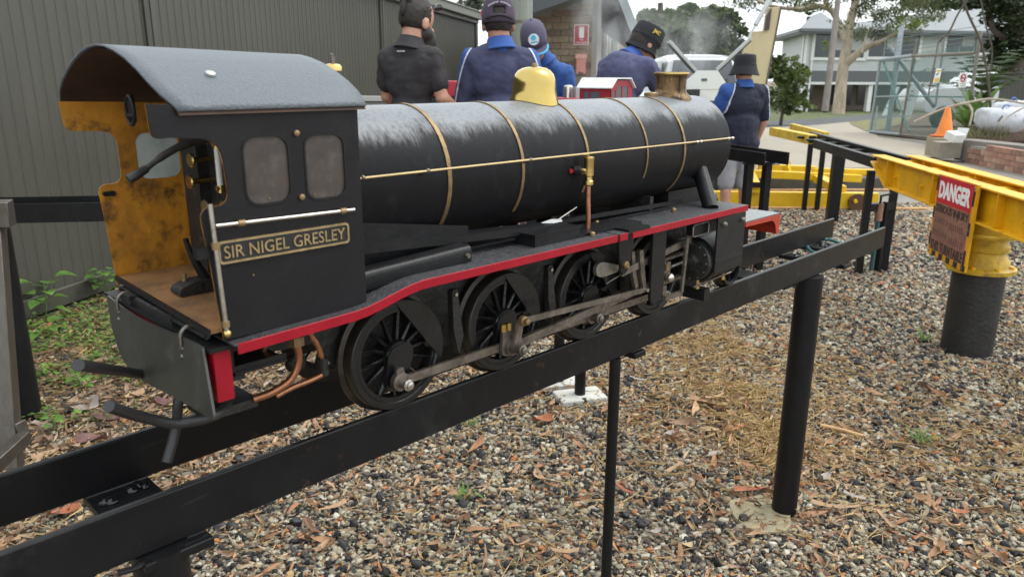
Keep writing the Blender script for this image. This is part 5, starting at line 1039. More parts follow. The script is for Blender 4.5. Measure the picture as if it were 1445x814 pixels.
# ================================================================ GROUND, CONCRETE, ROAD, GRASS
def gpoly(pts_px, name, mat, lift, sub=0, kind='structure', th_=.0):
    P = [gnd(*p) for p in pts_px]; return wpoly(P, name, mat, lift, kind)
def wpoly(P, name, mat, lift, kind='structure', step=2.5):
    # cut the outline into strips along the view so the sheet follows the ground
    b = MB(); bm = bmesh.new(); vs = [bm.verts.new((p[0], p[1], 0)) for p in P]; bm.faces.new(vs)
    s0 = min(p[0] * FW.x + p[1] * FW.y for p in P); s1 = max(p[0] * FW.x + p[1] * FW.y for p in P); cuts = [c for c in (20, 26, 34, 44) if s0 < c < s1]
    for c in cuts: bmesh.ops.bisect_plane(bm, geom=bm.verts[:] + bm.edges[:] + bm.faces[:], plane_co=FW * c, plane_no=FW)
    me = bpy.data.meshes.new(name)
    for v in bm.verts: v.co.z = gh(v.co) + lift
    bmesh.ops.recalc_face_normals(bm, faces=bm.faces); bm.to_mesh(me); bm.free()
    if me.polygons and me.polygons[0].normal.z < 0: me.flip_normals()
    me.materials.append(mat); o = bpy.data.objects.new(name, me); COL.objects.link(o)
    if kind: o['kind'] = kind
    return o
def st(s, r): return FW * s + RT * r
def gravel_mat():
    m = bpy.data.materials.new('gravel'); m.use_nodes = True; n = m.node_tree.nodes; l = m.node_tree.links; p = n['Principled BSDF']
    tc = n.new('ShaderNodeTexCoord'); v = n.new('ShaderNodeTexVoronoi'); v.inputs['Scale'].default_value = 62; l.new(tc.outputs['Object'], v.inputs['Vector'])
    sx = n.new('ShaderNodeSeparateColor'); l.new(v.outputs['Color'], sx.inputs[0]); r = n.new('ShaderNodeValToRGB'); r.color_ramp.interpolation = 'CONSTANT'
    ramp(r, PEB); l.new(sx.outputs[0], r.inputs[0])
    nz = n.new('ShaderNodeTexNoise'); nz.inputs['Scale'].default_value = 1.6; nz.inputs['Detail'].default_value = 6; l.new(tc.outputs['Object'], nz.inputs['Vector'])
    rr = n.new('ShaderNodeValToRGB'); rr.color_ramp.elements[0].position = .38; rr.color_ramp.elements[1].position = .60; l.new(nz.outputs['Fac'], rr.inputs[0])
    mx = n.new('ShaderNodeMix'); mx.data_type = 'RGBA'; mu = n.new('ShaderNodeMath'); mu.operation = 'MULTIPLY'; mu.inputs[1].default_value = .65; l.new(rr.outputs[0], mu.inputs[0]); l.new(mu.outputs[0], mx.inputs[0])
    l.new(r.outputs[0], mx.inputs[6]); mx.inputs[7].default_value = (.105, .082, .06, 1); l.new(mx.outputs[2], p.inputs['Base Color']); p.inputs['Roughness'].default_value = .85
    b = n.new('ShaderNodeBump'); b.inputs['Strength'].default_value = 1; b.inputs['Distance'].default_value = .012; b.invert = True; l.new(v.outputs['Distance'], b.inputs['Height']); l.new(b.outputs[0], p.inputs['Normal'])
    return m
PEB = [(0, (.014, .013, .014)), (.20, (.036, .034, .034)), (.29, (.10, .09, .075)), (.38, (.22, .19, .135)), (.53, (.31, .275, .20)), (.68, (.43, .385, .285)), (.79, (.25, .165, .09)), (.85, (.40, .155, .055)), (.89, (.17, .095, .055)), (.935, (.50, .46, .38)), (.965, (.42, .28, .13))]
def ramp(r, cols):
    e = r.color_ramp.elements
    while len(e) < len(cols): e.new(.5)
    for i, (p, c) in enumerate(cols): e[i].position = p; e[i].color = (*c, 1)
gm = gravel_mat()
# one sheet to the horizon
b = MB(); sv = [-8, 0, 6, 12, 20, 26, 34, 44, 60, 120, 400]; rv_ = [-300, -60, -20, -8, 0, 8, 20, 60, 300]; vs = []; fs = []
for s in sv:
    for r in rv_: p = st(s, r); vs.append((p.x, p.y, gh(p)))
for i in range(len(sv) - 1):
    for k in range(len(rv_) - 1): a = i * len(rv_) + k; fs.append((a, a + 1, a + len(rv_) + 1, a + len(rv_)))
b.add(vs, fs); tag(b.build('ground', gm, None, smooth=False), kind='structure')
conc = M('concrete', (.185, .170, .145), .9, var=.12, vs=2.2, bump=.1, bs=30, dirt=[((.12, .11, .095), 1.1, .52, .8), ((.24, .22, .18), .7, .55, .85)])
dconc = M('driveway', (.30, .265, .21), .9, var=.10, vs=1.6, bump=.1, bs=30, dirt=[((.27, .24, .19), .6, .5, .8), ((.14, .13, .11), 3, .68, .85)])
gpoly([(980, 302), (1140, 298), (1260, 301), (1350, 298), (1500, 300), (1500, 196), (1362, 199), (1240, 195), (1190, 168), (1085, 175), (900, 178)], 'concrete_apron', conc, .006)
gpoly([(1000, 240), (1230, 238), (1330, 232), (1318, 207), (1240, 194), (1200, 172), (1110, 172), (1040, 186), (950, 200)], 'driveway', dconc, .011)
asph = M('asphalt', (.068, .070, .076), .85, var=.15, vs=3, bump=.15, bs=60)
def roadp(px, py, d): p = at(px, py, d); return p
gpoly([(700, 172), (1090, 171.5), (1160, 168), (1226, 162.5), (1600, 155), (1600, 160.5), (1226, 169.5), (1198, 172.5), (1150, 177), (1085, 180.5), (700, 186)], 'road', asph, .017)
grass = M('grass', (.075, .095, .028), .95, var=.35, vs=3, bump=.6, bs=60, dirt=[((.17, .14, .07), 2.5, .5, .75)])
gpoly([(700, 172), (1090, 171.6), (1160, 168), (1226, 162.6), (1600, 155), (1600, 139), (700, 146)], 'verge', grass, .012)
gpoly([(1198, 173), (1226, 169.8), (1300, 164), (1310, 178), (1232, 187), (1222, 186)], 'grass_patch', M('dry_grass', (.15, .14, .06), .95, var=.3, vs=4, bump=.6, bs=50), .022)
mulch = M('mulch', (.085, .055, .035), .95, var=.5, vs=14, bump=.8, bs=40, dirt=[((.18, .12, .07), 20, .55, .75)])
gpoly([(1226, 189), (1300, 162), (1600, 155), (1700, 215), (1445, 199), (1364, 206)], 'garden_bed', mulch, .027)
b = MB(); q_ = [onz(*p, .36) for p in ((1372, 184), (1560, 176), (1640, 158), (1440, 150), (1385, 158))]; b.plate([[(p.x, p.y) for p in q_]], .03, .36, lambda u, v, t: V((u, v, t))); tag(b.build('raised_bed', mulch, bevel=.08), kind='structure')
# moss and weeds ground by the wall
gpoly([(-40, 455), (150, 412), (330, 330), (420, 330), (240, 480), (-40, 560)], 'mossy_soil', M('mossy_soil', (.055, .062, .028), .95, var=.5, vs=9, bump=.7, bs=60, dirt=[((.09, .065, .045), 10, .45, .62)]), .006)
# kerb: dark face and yellow painted lip behind the transfer frame
kf = M('kerb_dark', (.085, .08, .068), .9, var=.3, vs=6, bump=.4, bs=20)
def gbar(p0, p1, w_, z0, z1, name, mat, par=None, kind=None, d0=0):
    a = gnd(*p0); c = gnd(*p1); t_ = (c - a).normalized(); b = MB(); b.bar(a + V((0, 0, (z0 + z1) / 2)), c + V((0, 0, (z0 + z1) / 2)), w_, z1 - z0); o = b.build(name, mat, par, bevel=.008)
    if kind: o['kind'] = kind
    return o
gbar((860, 266), (1242, 264), .30, 0, .135, 'kerb', kf, None, 'structure'); gbar((860, 263), (1243, 261), .12, .136, .165, 'kerb_edge', yel2, None, 'structure')
# rusty rails in the concrete
rr_ = empty('transfer_rails', gnd(1150, 296), 'pair of rusty orange rails set in the concrete below the yellow frame', 'rails')
rust = M('rust_rail', (.44, .24, .09), .75, var=.25, vs=14, dirt=[((.18, .07, .04), 18, .55, .75), ((.55, .40, .10), 9, .6, .8)])
gbar((900, 294.5), (1445, 298), .06, .006, .03, 'rail', rust, rr_); gbar((900, 271), (1330, 270), .06, .008, .03, 'rail', rust, rr_)
# ================================================================ YELLOW TRANSFER FRAME
tf = empty('transfer_table', gnd(1110, 293), 'low yellow steel transfer frame on wheels beyond the gravel', 'transfer table')
ry = M('frame_yellow', (.68, .42, .004), .42, var=.12, vs=8, bump=.06, dirt=[((.30, .18, .03), 30, .66, .8)])
g_ = gnd(1232, 296); dF = (g_ - CAM).dot(_axis)
def fb_(a, c, da, dc, w_, h_, name='beam', mat=ry, par=tf): b = MB(); b.bar(at(*a, da), at(*c, dc), w_, h_); return b.build(name, mat, par, bevel=.006)
d1, d2 = 8.05, 9.35
fb_((900, 279), (1238, 283), 8.45, 8.0, .09, .165); fb_((900, 246), (1240, 244.5), 9.3, 9.05, .08, .06)
fb_((1060, 245), (1215, 252), 8.95, 8.85, .09, .085); fb_((1070, 236), (1150, 239), 9.2, 9.1, .09, .075); fb_((1147, 241), (1245, 243), 9.0, 8.9, .08, .06)
for (a, c, e0) in (((1056, 245), (1066, 267), 8.7), ((1150, 250), (1186, 268), 8.6)):
    o = fb_(a, c, 9.0, 8.05, .12, .085)
for (px, py) in ((1066, 262), (1163, 270)):
    pass
for px, py, d in ((1065.5, 261, 8.02), (1178, 270, 8.02)):
    b = MB(); c = at(px, py, d); b.box((0, 0, 0), (.13, .02, .055), Matrix.Translation(c) @ Matrix.Rotation(math.atan2(RT.y, RT.x), 4, 'Z')); b.build('tube_mouth', MATS['hole_black'], tf)
for px in (1000, 1207):
    c = at(px, 290, 8.0); b = MB(); b.lathe([(.075, -.02), (.075, .02), (.09, .024), (.09, .034)], V((c.x, c.y, .095)), -FW, 24); b.build('wheel', M('wheel_rust', (.12, .06, .03), .6, .5), tf)
    c = at(px, 284, 7.93); b = MB(); b.lathe([(.022, 0), (.018, .02)], c, -FW, 10); b.build('axle_cap', ry, tf)
fb_((1150, 236), (1147, 250), 9.0, 9.0, .07, .05, 'upright'); fb_((1110, 233), (1113, 246), 9.1, 9.1, .06, .06, 'upright')
fb_((1064, 231), (1098, 231.5), 9.2, 9.2, .16, .015, 'tray', M('tray_dark', (.05, .05, .055), .5))
fb_((1098, 227), (1115, 228), 9.3, 9.3, .014, .014, 'loop', yel2); fb_((1115, 226), (1115, 233), 9.3, 9.3, .014, .014, 'loop', yel2)
# ================================================================ CREAM POST, RAISED ARMS, WHITE CAR
cream = M('cream_board', (.52, .44, .27), .7, var=.08, vs=2, dirt=[((.40, .32, .18), 2, .5, .8, (3, 3, .3)), ((.20, .15, .09), 9, .72, .85)])
dp = 9.6
e = empty('cream_board', V((at(1070, 105, dp).x, at(1070, 105, dp).y, 0)), 'tall cream board with notched top standing behind the boy', 'board')
R3 = lambda u, v, q: at(1070, 105, dp) * 1 - V((0, 0, 1.35 + (at(1070, 105, dp).z - 1.35))) + RT * u + FW * q + V((0, 0, v))
def bpx(px, py): c = at(px, py, dp); o = at(1070, 105, dp); return ((c - o).dot(RT), c.z)
b = MB(); b.plate([[bpx(1046, 75), bpx(1051, 62), bpx(1056, 46), bpx(1072, 45), bpx(1075, 14), bpx(1091, 12.5), bpx(1079, 125), (bpx(1079, 125)[0] - .02, 0.0), (bpx(1046, 75)[0] + .0, 0.0)]], -.05, .05, R3); b.build('panel', cream, e, bevel=.004)
b = MB(); b.plate([[bpx(1091.2, 12), bpx(1093, 12.5), bpx(1081, 125), bpx(1079, 125)]], -.06, .06, R3); b.build('edge_strip', M('strip_dark', (.10, .095, .08), .6), e)
b = MB(); b.plate([[bpx(1072, 25), bpx(1078, 15), bpx(1077, 44), bpx(1071, 45)]], -.09, -.05, R3); b.build('bracket', M('bracket_brown', (.07, .055, .045), .7), e)
arm = M('arm_grey', (.42, .44, .42), .45, .3, var=.1); dkarm = M('arm_dark', (.05, .055, .055), .5); wht = M('panel_white', (.72, .74, .71), .5, var=.06, vs=3, dirt=[((.45, .42, .34), 6, .66, .8)])
da = 8.8; og = at(998, 105, da); lg = empty('loading_gate', V((og.x, og.y, 0)), 'white cut corner steel panel with two grey raised arms in front of the white car', 'gate')
def gpx(px, py): c = at(px, py, da); return ((c - og).dot(RT), c.z)
GM = lambda u, v, q: V((og.x, og.y, 0)) + RT * u + FW * q + V((0, 0, v))
b = MB(); b.plate([[gpx(965, 150), gpx(966, 117), gpx(976, 108), gpx(983, 100), gpx(1012, 100), gpx(1024, 116), gpx(1024, 150)]], -.02, .02, GM); pn = b.build('panel', wht, lg, bevel=.003)
b = MB(); b.plate([[gpx(990, 114.5), gpx(997.5, 114.5), gpx(997.5, 111), gpx(990, 111)]], -.03, -.02, GM); b.build('slot', M('slot_dark', (.10, .11, .105), .5), pn)
b = MB(); b.plate([[gpx(965, 126.4), gpx(1024, 126), gpx(1024, 126.7), gpx(965, 127.1)]], -.024, -.02, GM); b.build('seam', M('seam_grey', (.4, .4, .38), .6), pn)
b = MB(); b.plate([[gpx(962, 138), gpx(986, 137), gpx(986, 126), gpx(963, 126.5)]], -.12, -.03, GM); b.build('box', M('box_black', (.02, .024, .022), .5), lg, bevel=.004)
b = MB(); b.plate([[gpx(960, 150), gpx(1030, 150), gpx(1030, 143), gpx(960, 142)]], -.06, .06, GM); b.build('base_beam', dkarm, lg)
for a0, a1 in (((982, 100.5), (942, 59)), ((1011, 99), (1056, 54))):
    q0 = GM(*gpx(*a0), 0); q1 = GM(*gpx(*a1), 0); b = MB(); b.bar(q0, q1, .03, .035); ob = b.build('arm', arm, lg, bevel=.003)
    b = MB(); b.bar(q0 + V((0, 0, -.03)) + FW * .03, q1 + V((0, 0, -.03)) + FW * .03, .05, .03); b.build('arm_channel', dkarm, ob)
q0 = GM(*gpx(1012, 102), 0); q1 = GM(*gpx(1035, 128), 0); b = MB(); b.bar(q0, q1, .03, .03); b.build('brace', dkarm, lg)
b = MB(); p = GM(*gpx(1026, 112), .05); b.box((p.x, p.y, p.z / 2), (.05, .05, p.z)); b.build('upright', M('upright_dark', (.03, .035, .035), .5), lg)
b = MB(); p = GM(*gpx(972, 120), .05); b.box((p.x, p.y, p.z / 2), (.05, .05, p.z)); b.build('upright', dkarm, lg)
b = MB(); b.tube([at(1056, 54, dp - .3), at(1066, 36, dp - .3)], .014, 8); b.tube([at(1066, 36, dp - .3), at(1104, -32, dp - .3)], .03, 10); tag(b.build('grey_stay_tube', arm), 'slanting grey tube rising past the top of the cream board', 'tube')
# car seen end on
dc_ = 15.5; oc = at(996, 105, dc_); car = empty('parked_car', V((oc.x, oc.y, gh(oc))), 'white car parked behind the white panel and raised arms', 'car')
def cpx(px, py): c = at(px, py, dc_); return ((c - oc).dot(RT), c.z)
CM = lambda u, v, q: V((oc.x, oc.y, 0)) + RT * u + FW * q + V((0, 0, v))
cw = M('car_white', (.60, .62, .63), .12, var=.03, coat=.6); cg = M('car_glass', (.03, .035, .045), .06, var=.1, spec=.8)
zr = at(996, 75, dc_).z; hw = .87
prof = [(0, .30), (-.02, .62), (.02, .92), (.10, 1.02), (.40, zr - .12), (.75, zr - .02), (1.3, zr), (2.6, zr - .03), (3.3, 1.10), (4.2, .98), (4.4, .7), (4.4, .30)]
b = MB(); vs = []; fs = []; nn = len(prof); ws = [0, .55, .86, .96, 1.0]
for side in (-1, 1):
    pass
cols = [-1, -.97, -.85, -.5, 0, .5, .85, .97, 1]
for cidx, u in enumerate(cols):
    for (q, z) in prof:
        tum = .14 * max(0, (z - .95)) / .6; ed = .05 * (abs(u) ** 8); vs.append(CM(u * (hw - tum), max(.28, z - ed * 1.2 * (z > .6)), q + ed * (1 if q < 2 else -1)))
for i in range(len(cols) - 1):
    for k in range(nn): k2 = (k + 1) % nn; fs.append((i * nn + k, i * nn + k2, (i + 1) * nn + k2, (i + 1) * nn + k))
fs.append(tuple(range(nn))); fs.append(tuple((len(cols) - 1) * nn + k for k in range(nn)))
b.add(vs, fs); bd_ = b.build('car_body', cw, car, ang=30)
def cpoly(pts, q0, q1, name, mat): b = MB(); vs = []; b.add([CM(u, z, q) for u, z, q in pts], [tuple(range(len(pts)))]); return b.build(name, mat, bd_)
cpoly([(-.72, 1.06, .085), (.72, 1.06, .085), (.60, zr - .14, .365), (-.60, zr - .14, .365)], 0, 0, 'rear_window', cg)
cpoly([(-.60, zr - .05, .50), (.60, zr - .05, .50), (.58, zr - .09, .42), (-.58, zr - .09, .42)], 0, 0, 'spoiler', M('spoiler_grey', (.25, .26, .28), .3))
for s in (-1, 1):
    cpoly([(s * .86, .78, -.03), (s * .62, .78, -.04), (s * .66, 1.0, .05), (s * .84, 1.0, .05)], 0, 0, 'tail_lamp', M('lamp_red', (.35, .02, .02), .2))
    cpoly([(s * (hw - .02), 1.03, .5), (s * (hw - .02), 1.03, 3.1), (s * (hw - .115), zr - .16, 2.5), (s * (hw - .115), zr - .14, .8)], 0, 0, 'side_window', cg)
    for q in (.85, 3.5): b = MB(); b.lathe([(.2, -.1), (.31, -.1), (.33, -.07), (.33, .07), (.31, .1), (.2, .1)], CM(s * .80, .33 + gh(oc), q), RT, 24); b.build('wheel', rubber, car)
cpoly([(-.25, .68, -.045), (.25, .68, -.045), (.25, .80, -.035), (-.25, .80, -.035)], 0, 0, 'number_plate', M('plate_pale', (.6, .6, .55), .5))
b = MB(); b.box(CM(0, .42, -.03), (.1, .1, .1)) if 0 else b.bar(CM(-.8, .42, 0), CM(.8, .42, 0), .14, .16); b.build('bumper', M('bumper_dark', (.06, .06, .065), .5), bd_, bevel=.03)
# ================================================================ CHAIN LINK GATE with signs
galv = M('galvanised', (.28, .32, .33), .5, .5, var=.15, vs=20); teal = M('mesh_green', (.10, .20, .18), .5, .2, var=.2); rustp = M('weathered_pipe', (.20, .18, .15), .7, .3, var=.3, vs=20)
G0 = gnd(1229, 188); G1 = gnd(1364, 206); gd_ = (G1 - G0); GL = gd_.length; gu = gd_.normalized(); gn_ = V((gu.y, -gu.x, 0)).normalized()
if gn_.dot(G0 - CAM) < 0: gn_ = -gn_
gate = empty('chain_link_gate', (G0 + G1) / 2, 'leaning green chain link gate panel standing beside the driveway', 'gate')
def gpl(px, py, off=0):
    r = ray(px, py); pl_ = G0 + gn_ * off; kk = (pl_ - CAM).dot(gn_) / r.dot(gn_); return CAM + r * kk
def gt(a, b_, r, name='pipe', mat=galv, off=0, par=None): m_ = MB(); m_.tube([gpl(*a, off), gpl(*b_, off)], r, 10); return m_.build(name, mat, par or gate)
gt((1242, 84), (1228, 187), .035); gt((1242, 85), (1288, 79), .045, mat=galv); gt((1288, 79.5), (1376, 75), .035, mat=rustp); gt((1384, 45), (1362, 190), .035, mat=rustp); gt((1228, 186), (1270, 190), .035); gt((1270, 190), (1365, 199), .025, mat=rustp)
gt((1294, 55), (1270, 190), .028, mat=rustp); gt((1234, 137), (1282, 136), .02); gt((1282, 136), (1370, 137), .018, mat=teal); gt((1246, 86), (1283, 185), .022, mat=teal); gt((1292, 83), (1276, 150), .012, mat=teal)
gt((1238, 150), (1234, 184), .02, mat=M('white_strip', (.6, .6, .58), .5), off=.05)
gt((1324, 60), (1310, 135), .018, mat=rustp); gt((1333, 50), (1320, 150), .022, mat=M('pipe_grey', (.18, .2, .2), .6))
# tall end post and slanting brace behind
m_ = MB(); a = gpl(1252, 190, .15); c = gpl(1254.5, 40, .15); m_.tube([V((a.x, a.y, gh(a))), V((a.x, a.y, c.z))], .06, 18); m_.build('end_post', M('galv_post', (.33, .38, .40), .45, .4), gate)
m_ = MB(); m_.tube([gpl(1256, 68, .2), gpl(1318, 150, .2)], .05, 10); m_.build('brace', M('brace_dark', (.10, .12, .13), .5), gate)
# wire mesh: two families of zigzag wires in one joined part
m_ = MB(); W0, W1 = 0, 0
cq = [(1241, 86), (1384, 58), (1364, 198), (1228, 186)]
def wire(p, q):
    a = gpl(*p, .01); c = gpl(*q, .01); t_ = (c - a).normalized(); x = gn_.cross(t_).normalized() * .0045; y = gn_ * .003
    m_.add([a - x, a + x, a + y, c - x, c + x, c + y], [(0, 1, 4, 3), (1, 2, 5, 4), (2, 0, 3, 5)])
def inside(px, py): return True
def lerp2(a, b_, t_): return (a[0] + (b_[0] - a[0]) * t_, a[1] + (b_[1] - a[1]) * t_)
N_ = 36
def grid(u, v): return lerp2(lerp2(cq[0], cq[1], u), lerp2(cq[3], cq[2], u), v)
for i in range(-N_, N_ + 1):
    for sgn in (1, -1):
        u0 = i / N_; pts = []
        v0, v1 = 0.0, 1.0; ua = u0 if sgn > 0 else u0 + 1; ub = u0 + 1 if sgn > 0 else u0
        # clip to 0..1
        tt0, tt1 = 0.0, 1.0; du = ub - ua
        for lim, s_ in ((0, 1), (1, -1)):
            f0 = s_ * (ua - lim); f1 = s_ * (ub - lim)
            if f0 < 0 and f1 < 0: tt0 = 2
            elif f0 < 0: tt0 = max(tt0, f0 / (f0 - f1))
            elif f1 < 0: tt1 = min(tt1, f0 / (f0 - f1))
        if tt1 - tt0 > .01: wire(grid(ua + du * tt0, tt0), grid(ua + du * tt1, tt1))
o = m_.build('wire_mesh', teal, gate, smooth=False); o['kind'] = 'stuff'
for k in range(4): gt((1246, 72 - 6 * k + 3), (1384, 58 - 7 * k), .006, 'top_wire', teal)
def gsign(c4, name, label, border=None):
    e = empty(name, gpl(*c4[0], .05), label, 'sign'); m_ = MB(); P = [gpl(*c, .05) for c in c4]; Q = [p + gn_ * .012 for p in P]
    m_.add(P + Q, [(0, 1, 2, 3), (7, 6, 5, 4)] + [(i, (i + 1) % 4, 4 + (i + 1) % 4, 4 + i) for i in range(4)]); m_.build('plate', M('sign_white', (1, 1, 1)), e); return e
def gdec(e, pts, name, mat, off): m_ = MB(); P = [gpl(*p, off) for p in pts]; Q = [p + gn_ * .003 for p in P]; n_ = len(P); m_.add(P + Q, [tuple(range(n_)), tuple(range(2 * n_ - 1, n_ - 1, -1))] + [(i, (i + 1) % n_, n_ + (i + 1) % n_, n_ + i) for i in range(n_)]); return m_.build(name, mat, e)
gn_ = -gn_
ysg = M('sign_yellow', (.72, .45, .03), .5)
e = gsign([(1322.5, 97), (1329.5, 97), (1325, 117), (1317, 117)], 'camera_warning_sign', 'yellow and white sign with black camera symbol on the chain link gate')
gdec(e, [(1322.3, 99), (1328, 99), (1327.4, 101.5), (1321.6, 101.5)], 'yellow_band', ysg, .065); gdec(e, [(1319.3, 110.5), (1325.5, 110.5), (1324.2, 116), (1317.9, 116)], 'yellow_band', ysg, .065)
gdec(e, [(1321, 105.8), (1324.4, 103), (1325.2, 104), (1321.8, 107)], 'camera_symbol', blk, .065)
e = gsign([(1355.5, 103), (1366, 103), (1363, 124), (1353, 124)], 'no_smoking_sign', 'white sign with red ring and cigarette symbol at the right end of the gate')
cc = gpl(1359.3, 110.3, .066); m_ = MB(); m_.lathe([(.060, 0), (.085, 0), (.085, .006), (.060, .006)], cc, gn_, 28, cap=False); m_.build('red_ring', M('safety_red', (1, 0, 0)), e)
gdec(e, [(1356.2, 108), (1357, 107.2), (1362.2, 112.6), (1361.4, 113.4)], 'red_bar', MATS['safety_red'], .07); gdec(e, [(1356.6, 110), (1361.8, 110), (1361.7, 111.2), (1356.5, 111.2)], 'cigarette_symbol', blk, .068)
for y in (118.3, 121): gdec(e, [(1354.8, y), (1362, y), (1361.9, y + .9), (1354.7, y + .9)], 'print_line', M('print_grey', (.3, .3, .32), .6), .066)
# leaning notice boards behind the gate
for n_, (q4, lab) in enumerate((([(1262, 123), (1269, 123), (1253, 163), (1244.5, 163)], 'narrow pale notice board leaning left behind the chain link gate'), ([(1285, 121), (1293, 119), (1297, 127), (1285, 163), (1270, 163)], 'wide pale notice board with clipped corner behind the chain link gate'))):
    e = empty('notice_board', gpl(*q4[-1], -.5), lab, 'notice board'); P = [gpl(*p, -.5) for p in q4]; Q = [p - gn_ * .02 for p in P]; m_ = MB(); k = len(P)
    m_.add(P + Q, [tuple(range(k)), tuple(range(2 * k - 1, k - 1, -1))] + [(i, (i + 1) % k, k + (i + 1) % k, k + i) for i in range(k)]); m_.build('panel', M('board_pale', (.80, .86, .86), .5), e)
    x = 1258 if n_ == 0 else 1286
    gdec(e, [(x, 128), (x + 4, 128), (x + 3.4, 130), (x - .6, 130)], 'red_mark', M('mark_red', (.5, .15, .13), .5), -.49)
    for y in ((136, 145, 152) if n_ == 0 else (134, 141)): gdec(e, [(x - (y - 128) * .4, y), (x + 6 - (y - 128) * .4, y), (x + 5.6 - (y - 128) * .4, y + 1.2), (x - .4 - (y - 128) * .4, y + 1.2)], 'print_line', M('mark_teal', (.08, .25, .24), .5), -.49)
# white covered vehicle behind the gate
wc = gpl(1364, 122, -4.5); e = empty('white_car', V((wc.x, wc.y, gh(wc))), 'white car half hidden behind the chain link gate under the palms', 'car')
vm = lambda u, v, q: V((wc.x, wc.y, gh(wc))) + RT * u + FW * q + V((0, 0, v))
m_ = MB(); m_.plate([soft([(-1.1, .45), (-1.2, .8), (-1.0, 1.12), (.1, 1.20), (.9, 1.65), (2.4, 1.7), (3.2, 1.0), (3.3, .45)], .12)], 0, 1.7, vm); bd2 = m_.build('car_body', cw, e, bevel=.06)
m_ = MB(); m_.plate([[(.25, 1.22), (.95, 1.60), (2.2, 1.62), (2.7, 1.20)]], -.012, 0, vm); m_.build('side_window', M('car_glass_green', (.06, .10, .10), .1), bd2)
for u in (-.55, 2.5): m_ = MB(); m_.lathe([(.32, -.02), (.32, .18), (.2, .2)], vm(u, .33, .0), FW, 22); m_.build('wheel', rubber, e)
# cone, blocks, box
cn = gnd(1330, 193); dcn = 13.6
stone = M('stone_block', (.28, .25, .20), .9, var=.15, vs=6, bump=.35, bs=30)
cb = at(1340, 212, 12.8); sb = empty('stone_blocks', V((cb.x, cb.y, 0)), 'stack of square grey brown concrete blocks at the end of the low brick wall', 'block stack')
def blk_px(x0, y0, x1, y1, d, depth, name, mat, par, bev=.008):
    a = at(x0, y1, d); c = at(x1, y0, d); w_ = (c - a).dot(RT); m_ = MB(); ctr = (a + c) / 2 + FW * depth / 2
    m_.box((0, 0, 0), (abs(w_), depth, abs(c.z - a.z)), Matrix.Translation(ctr) @ Matrix.Rotation(math.atan2(RT.y, RT.x) - .12, 4, 'Z')); return m_.build(name, mat, par, bevel=bev)
blk_px(1327, 201, 1358, 224, 12.6, .32, 'block', stone, sb); blk_px(1320, 195, 1336, 222, 13.0, .36, 'block', M('stone_warm', (.30, .255, .18), .9, var=.15, bump=.3), sb); blk_px(1346, 192, 1364, 214, 13.3, .3, 'block', M('stone_dark', (.17, .155, .13), .9, var=.2, bump=.3), sb)
cz = at(1332, 193, 13.2); ce = empty('traffic_cone', cz, 'faded orange traffic cone standing on the concrete blocks by the gate', 'cone')
hc = at(1333, 151.5, 13.2).z - cz.z; om = M('cone_orange', (.72, .20, .02), .5, var=.12, vs=8)
m_ = MB(); m_.lathe([(.15, .03), (.145, .05), (.128, .08), (.040, hc - .01), (.034, hc), (.026, hc), (.02, hc - .05)], cz, seg=28); m_.build('cone_body', om, ce)
m_ = MB(); m_.box(cz + V((-.01, 0, .016)), (.37, .37, .032)); m_.build('base', M('cone_base', (.60, .13, .03), .55), ce, bevel=.012)
wb = at(1345, 190, 12.4); we = empty('white_box', wb, 'open white box lying on the concrete blocks in front of the cone', 'box')
R5 = Matrix.Rotation(math.atan2(RT.y, RT.x) + .35, 4, 'Z')
m_ = MB(); m_.box((0, 0, .06), (.22, .2, .13), Matrix.Translation(at(1345, 198, 12.45)) @ R5 @ Matrix.Rotation(.3, 4, 'X')); m_.build('carton', M('carton_white', (.66, .66, .64), .6, dirt=[((.4, .38, .33), 20, .62, .8)]), we, bevel=.004)
m_ = MB(); m_.box((0, 0, 0), (.015, .2, .17), Matrix.Translation(at(1357, 188, 12.45)) @ R5 @ Matrix.Rotation(.35, 4, 'Y')); m_.build('flap', MATS['carton_white'], we)
# low brick wall
lw0 = at(1361, 214, 12.6); lw0 = V((lw0.x, lw0.y, 0)); lw1 = at(1470, 222, 10.6); lw1 = V((lw1.x, lw1.y, 0)); lu = (lw1 - lw0).normalized(); ln_ = V((-lu.y, lu.x, 0))
if ln_.dot(lw0 - CAM) < 0: ln_ = -ln_
LH = at(1362, 203, 12.6).z
lw = empty('low_brick_wall', (lw0 + lw1) / 2, 'low pinkish brick garden wall behind the turntable at the right', 'brick wall')
m_ = MB(); LL = (lw1 - lw0).length; m_.plate([[(0, 0), (LL, 0), (LL, LH - .01), (0, LH - .01)]], .012, .2, lambda u, v, q: lw0 + lu * u + ln_ * q + V((0, 0, v))); m_.build('mortar_core', mortar, lw)
pinkb = [M('pink_brick_%s' % k, c, .9, var=.2, vs=8, bump=.3) for k, c in (('rose', (.36, .19, .135)), ('pale', (.42, .25, .18)), ('brown', (.27, .15, .11)))]
pb0 = None; rows = int(LH / .086) + 1
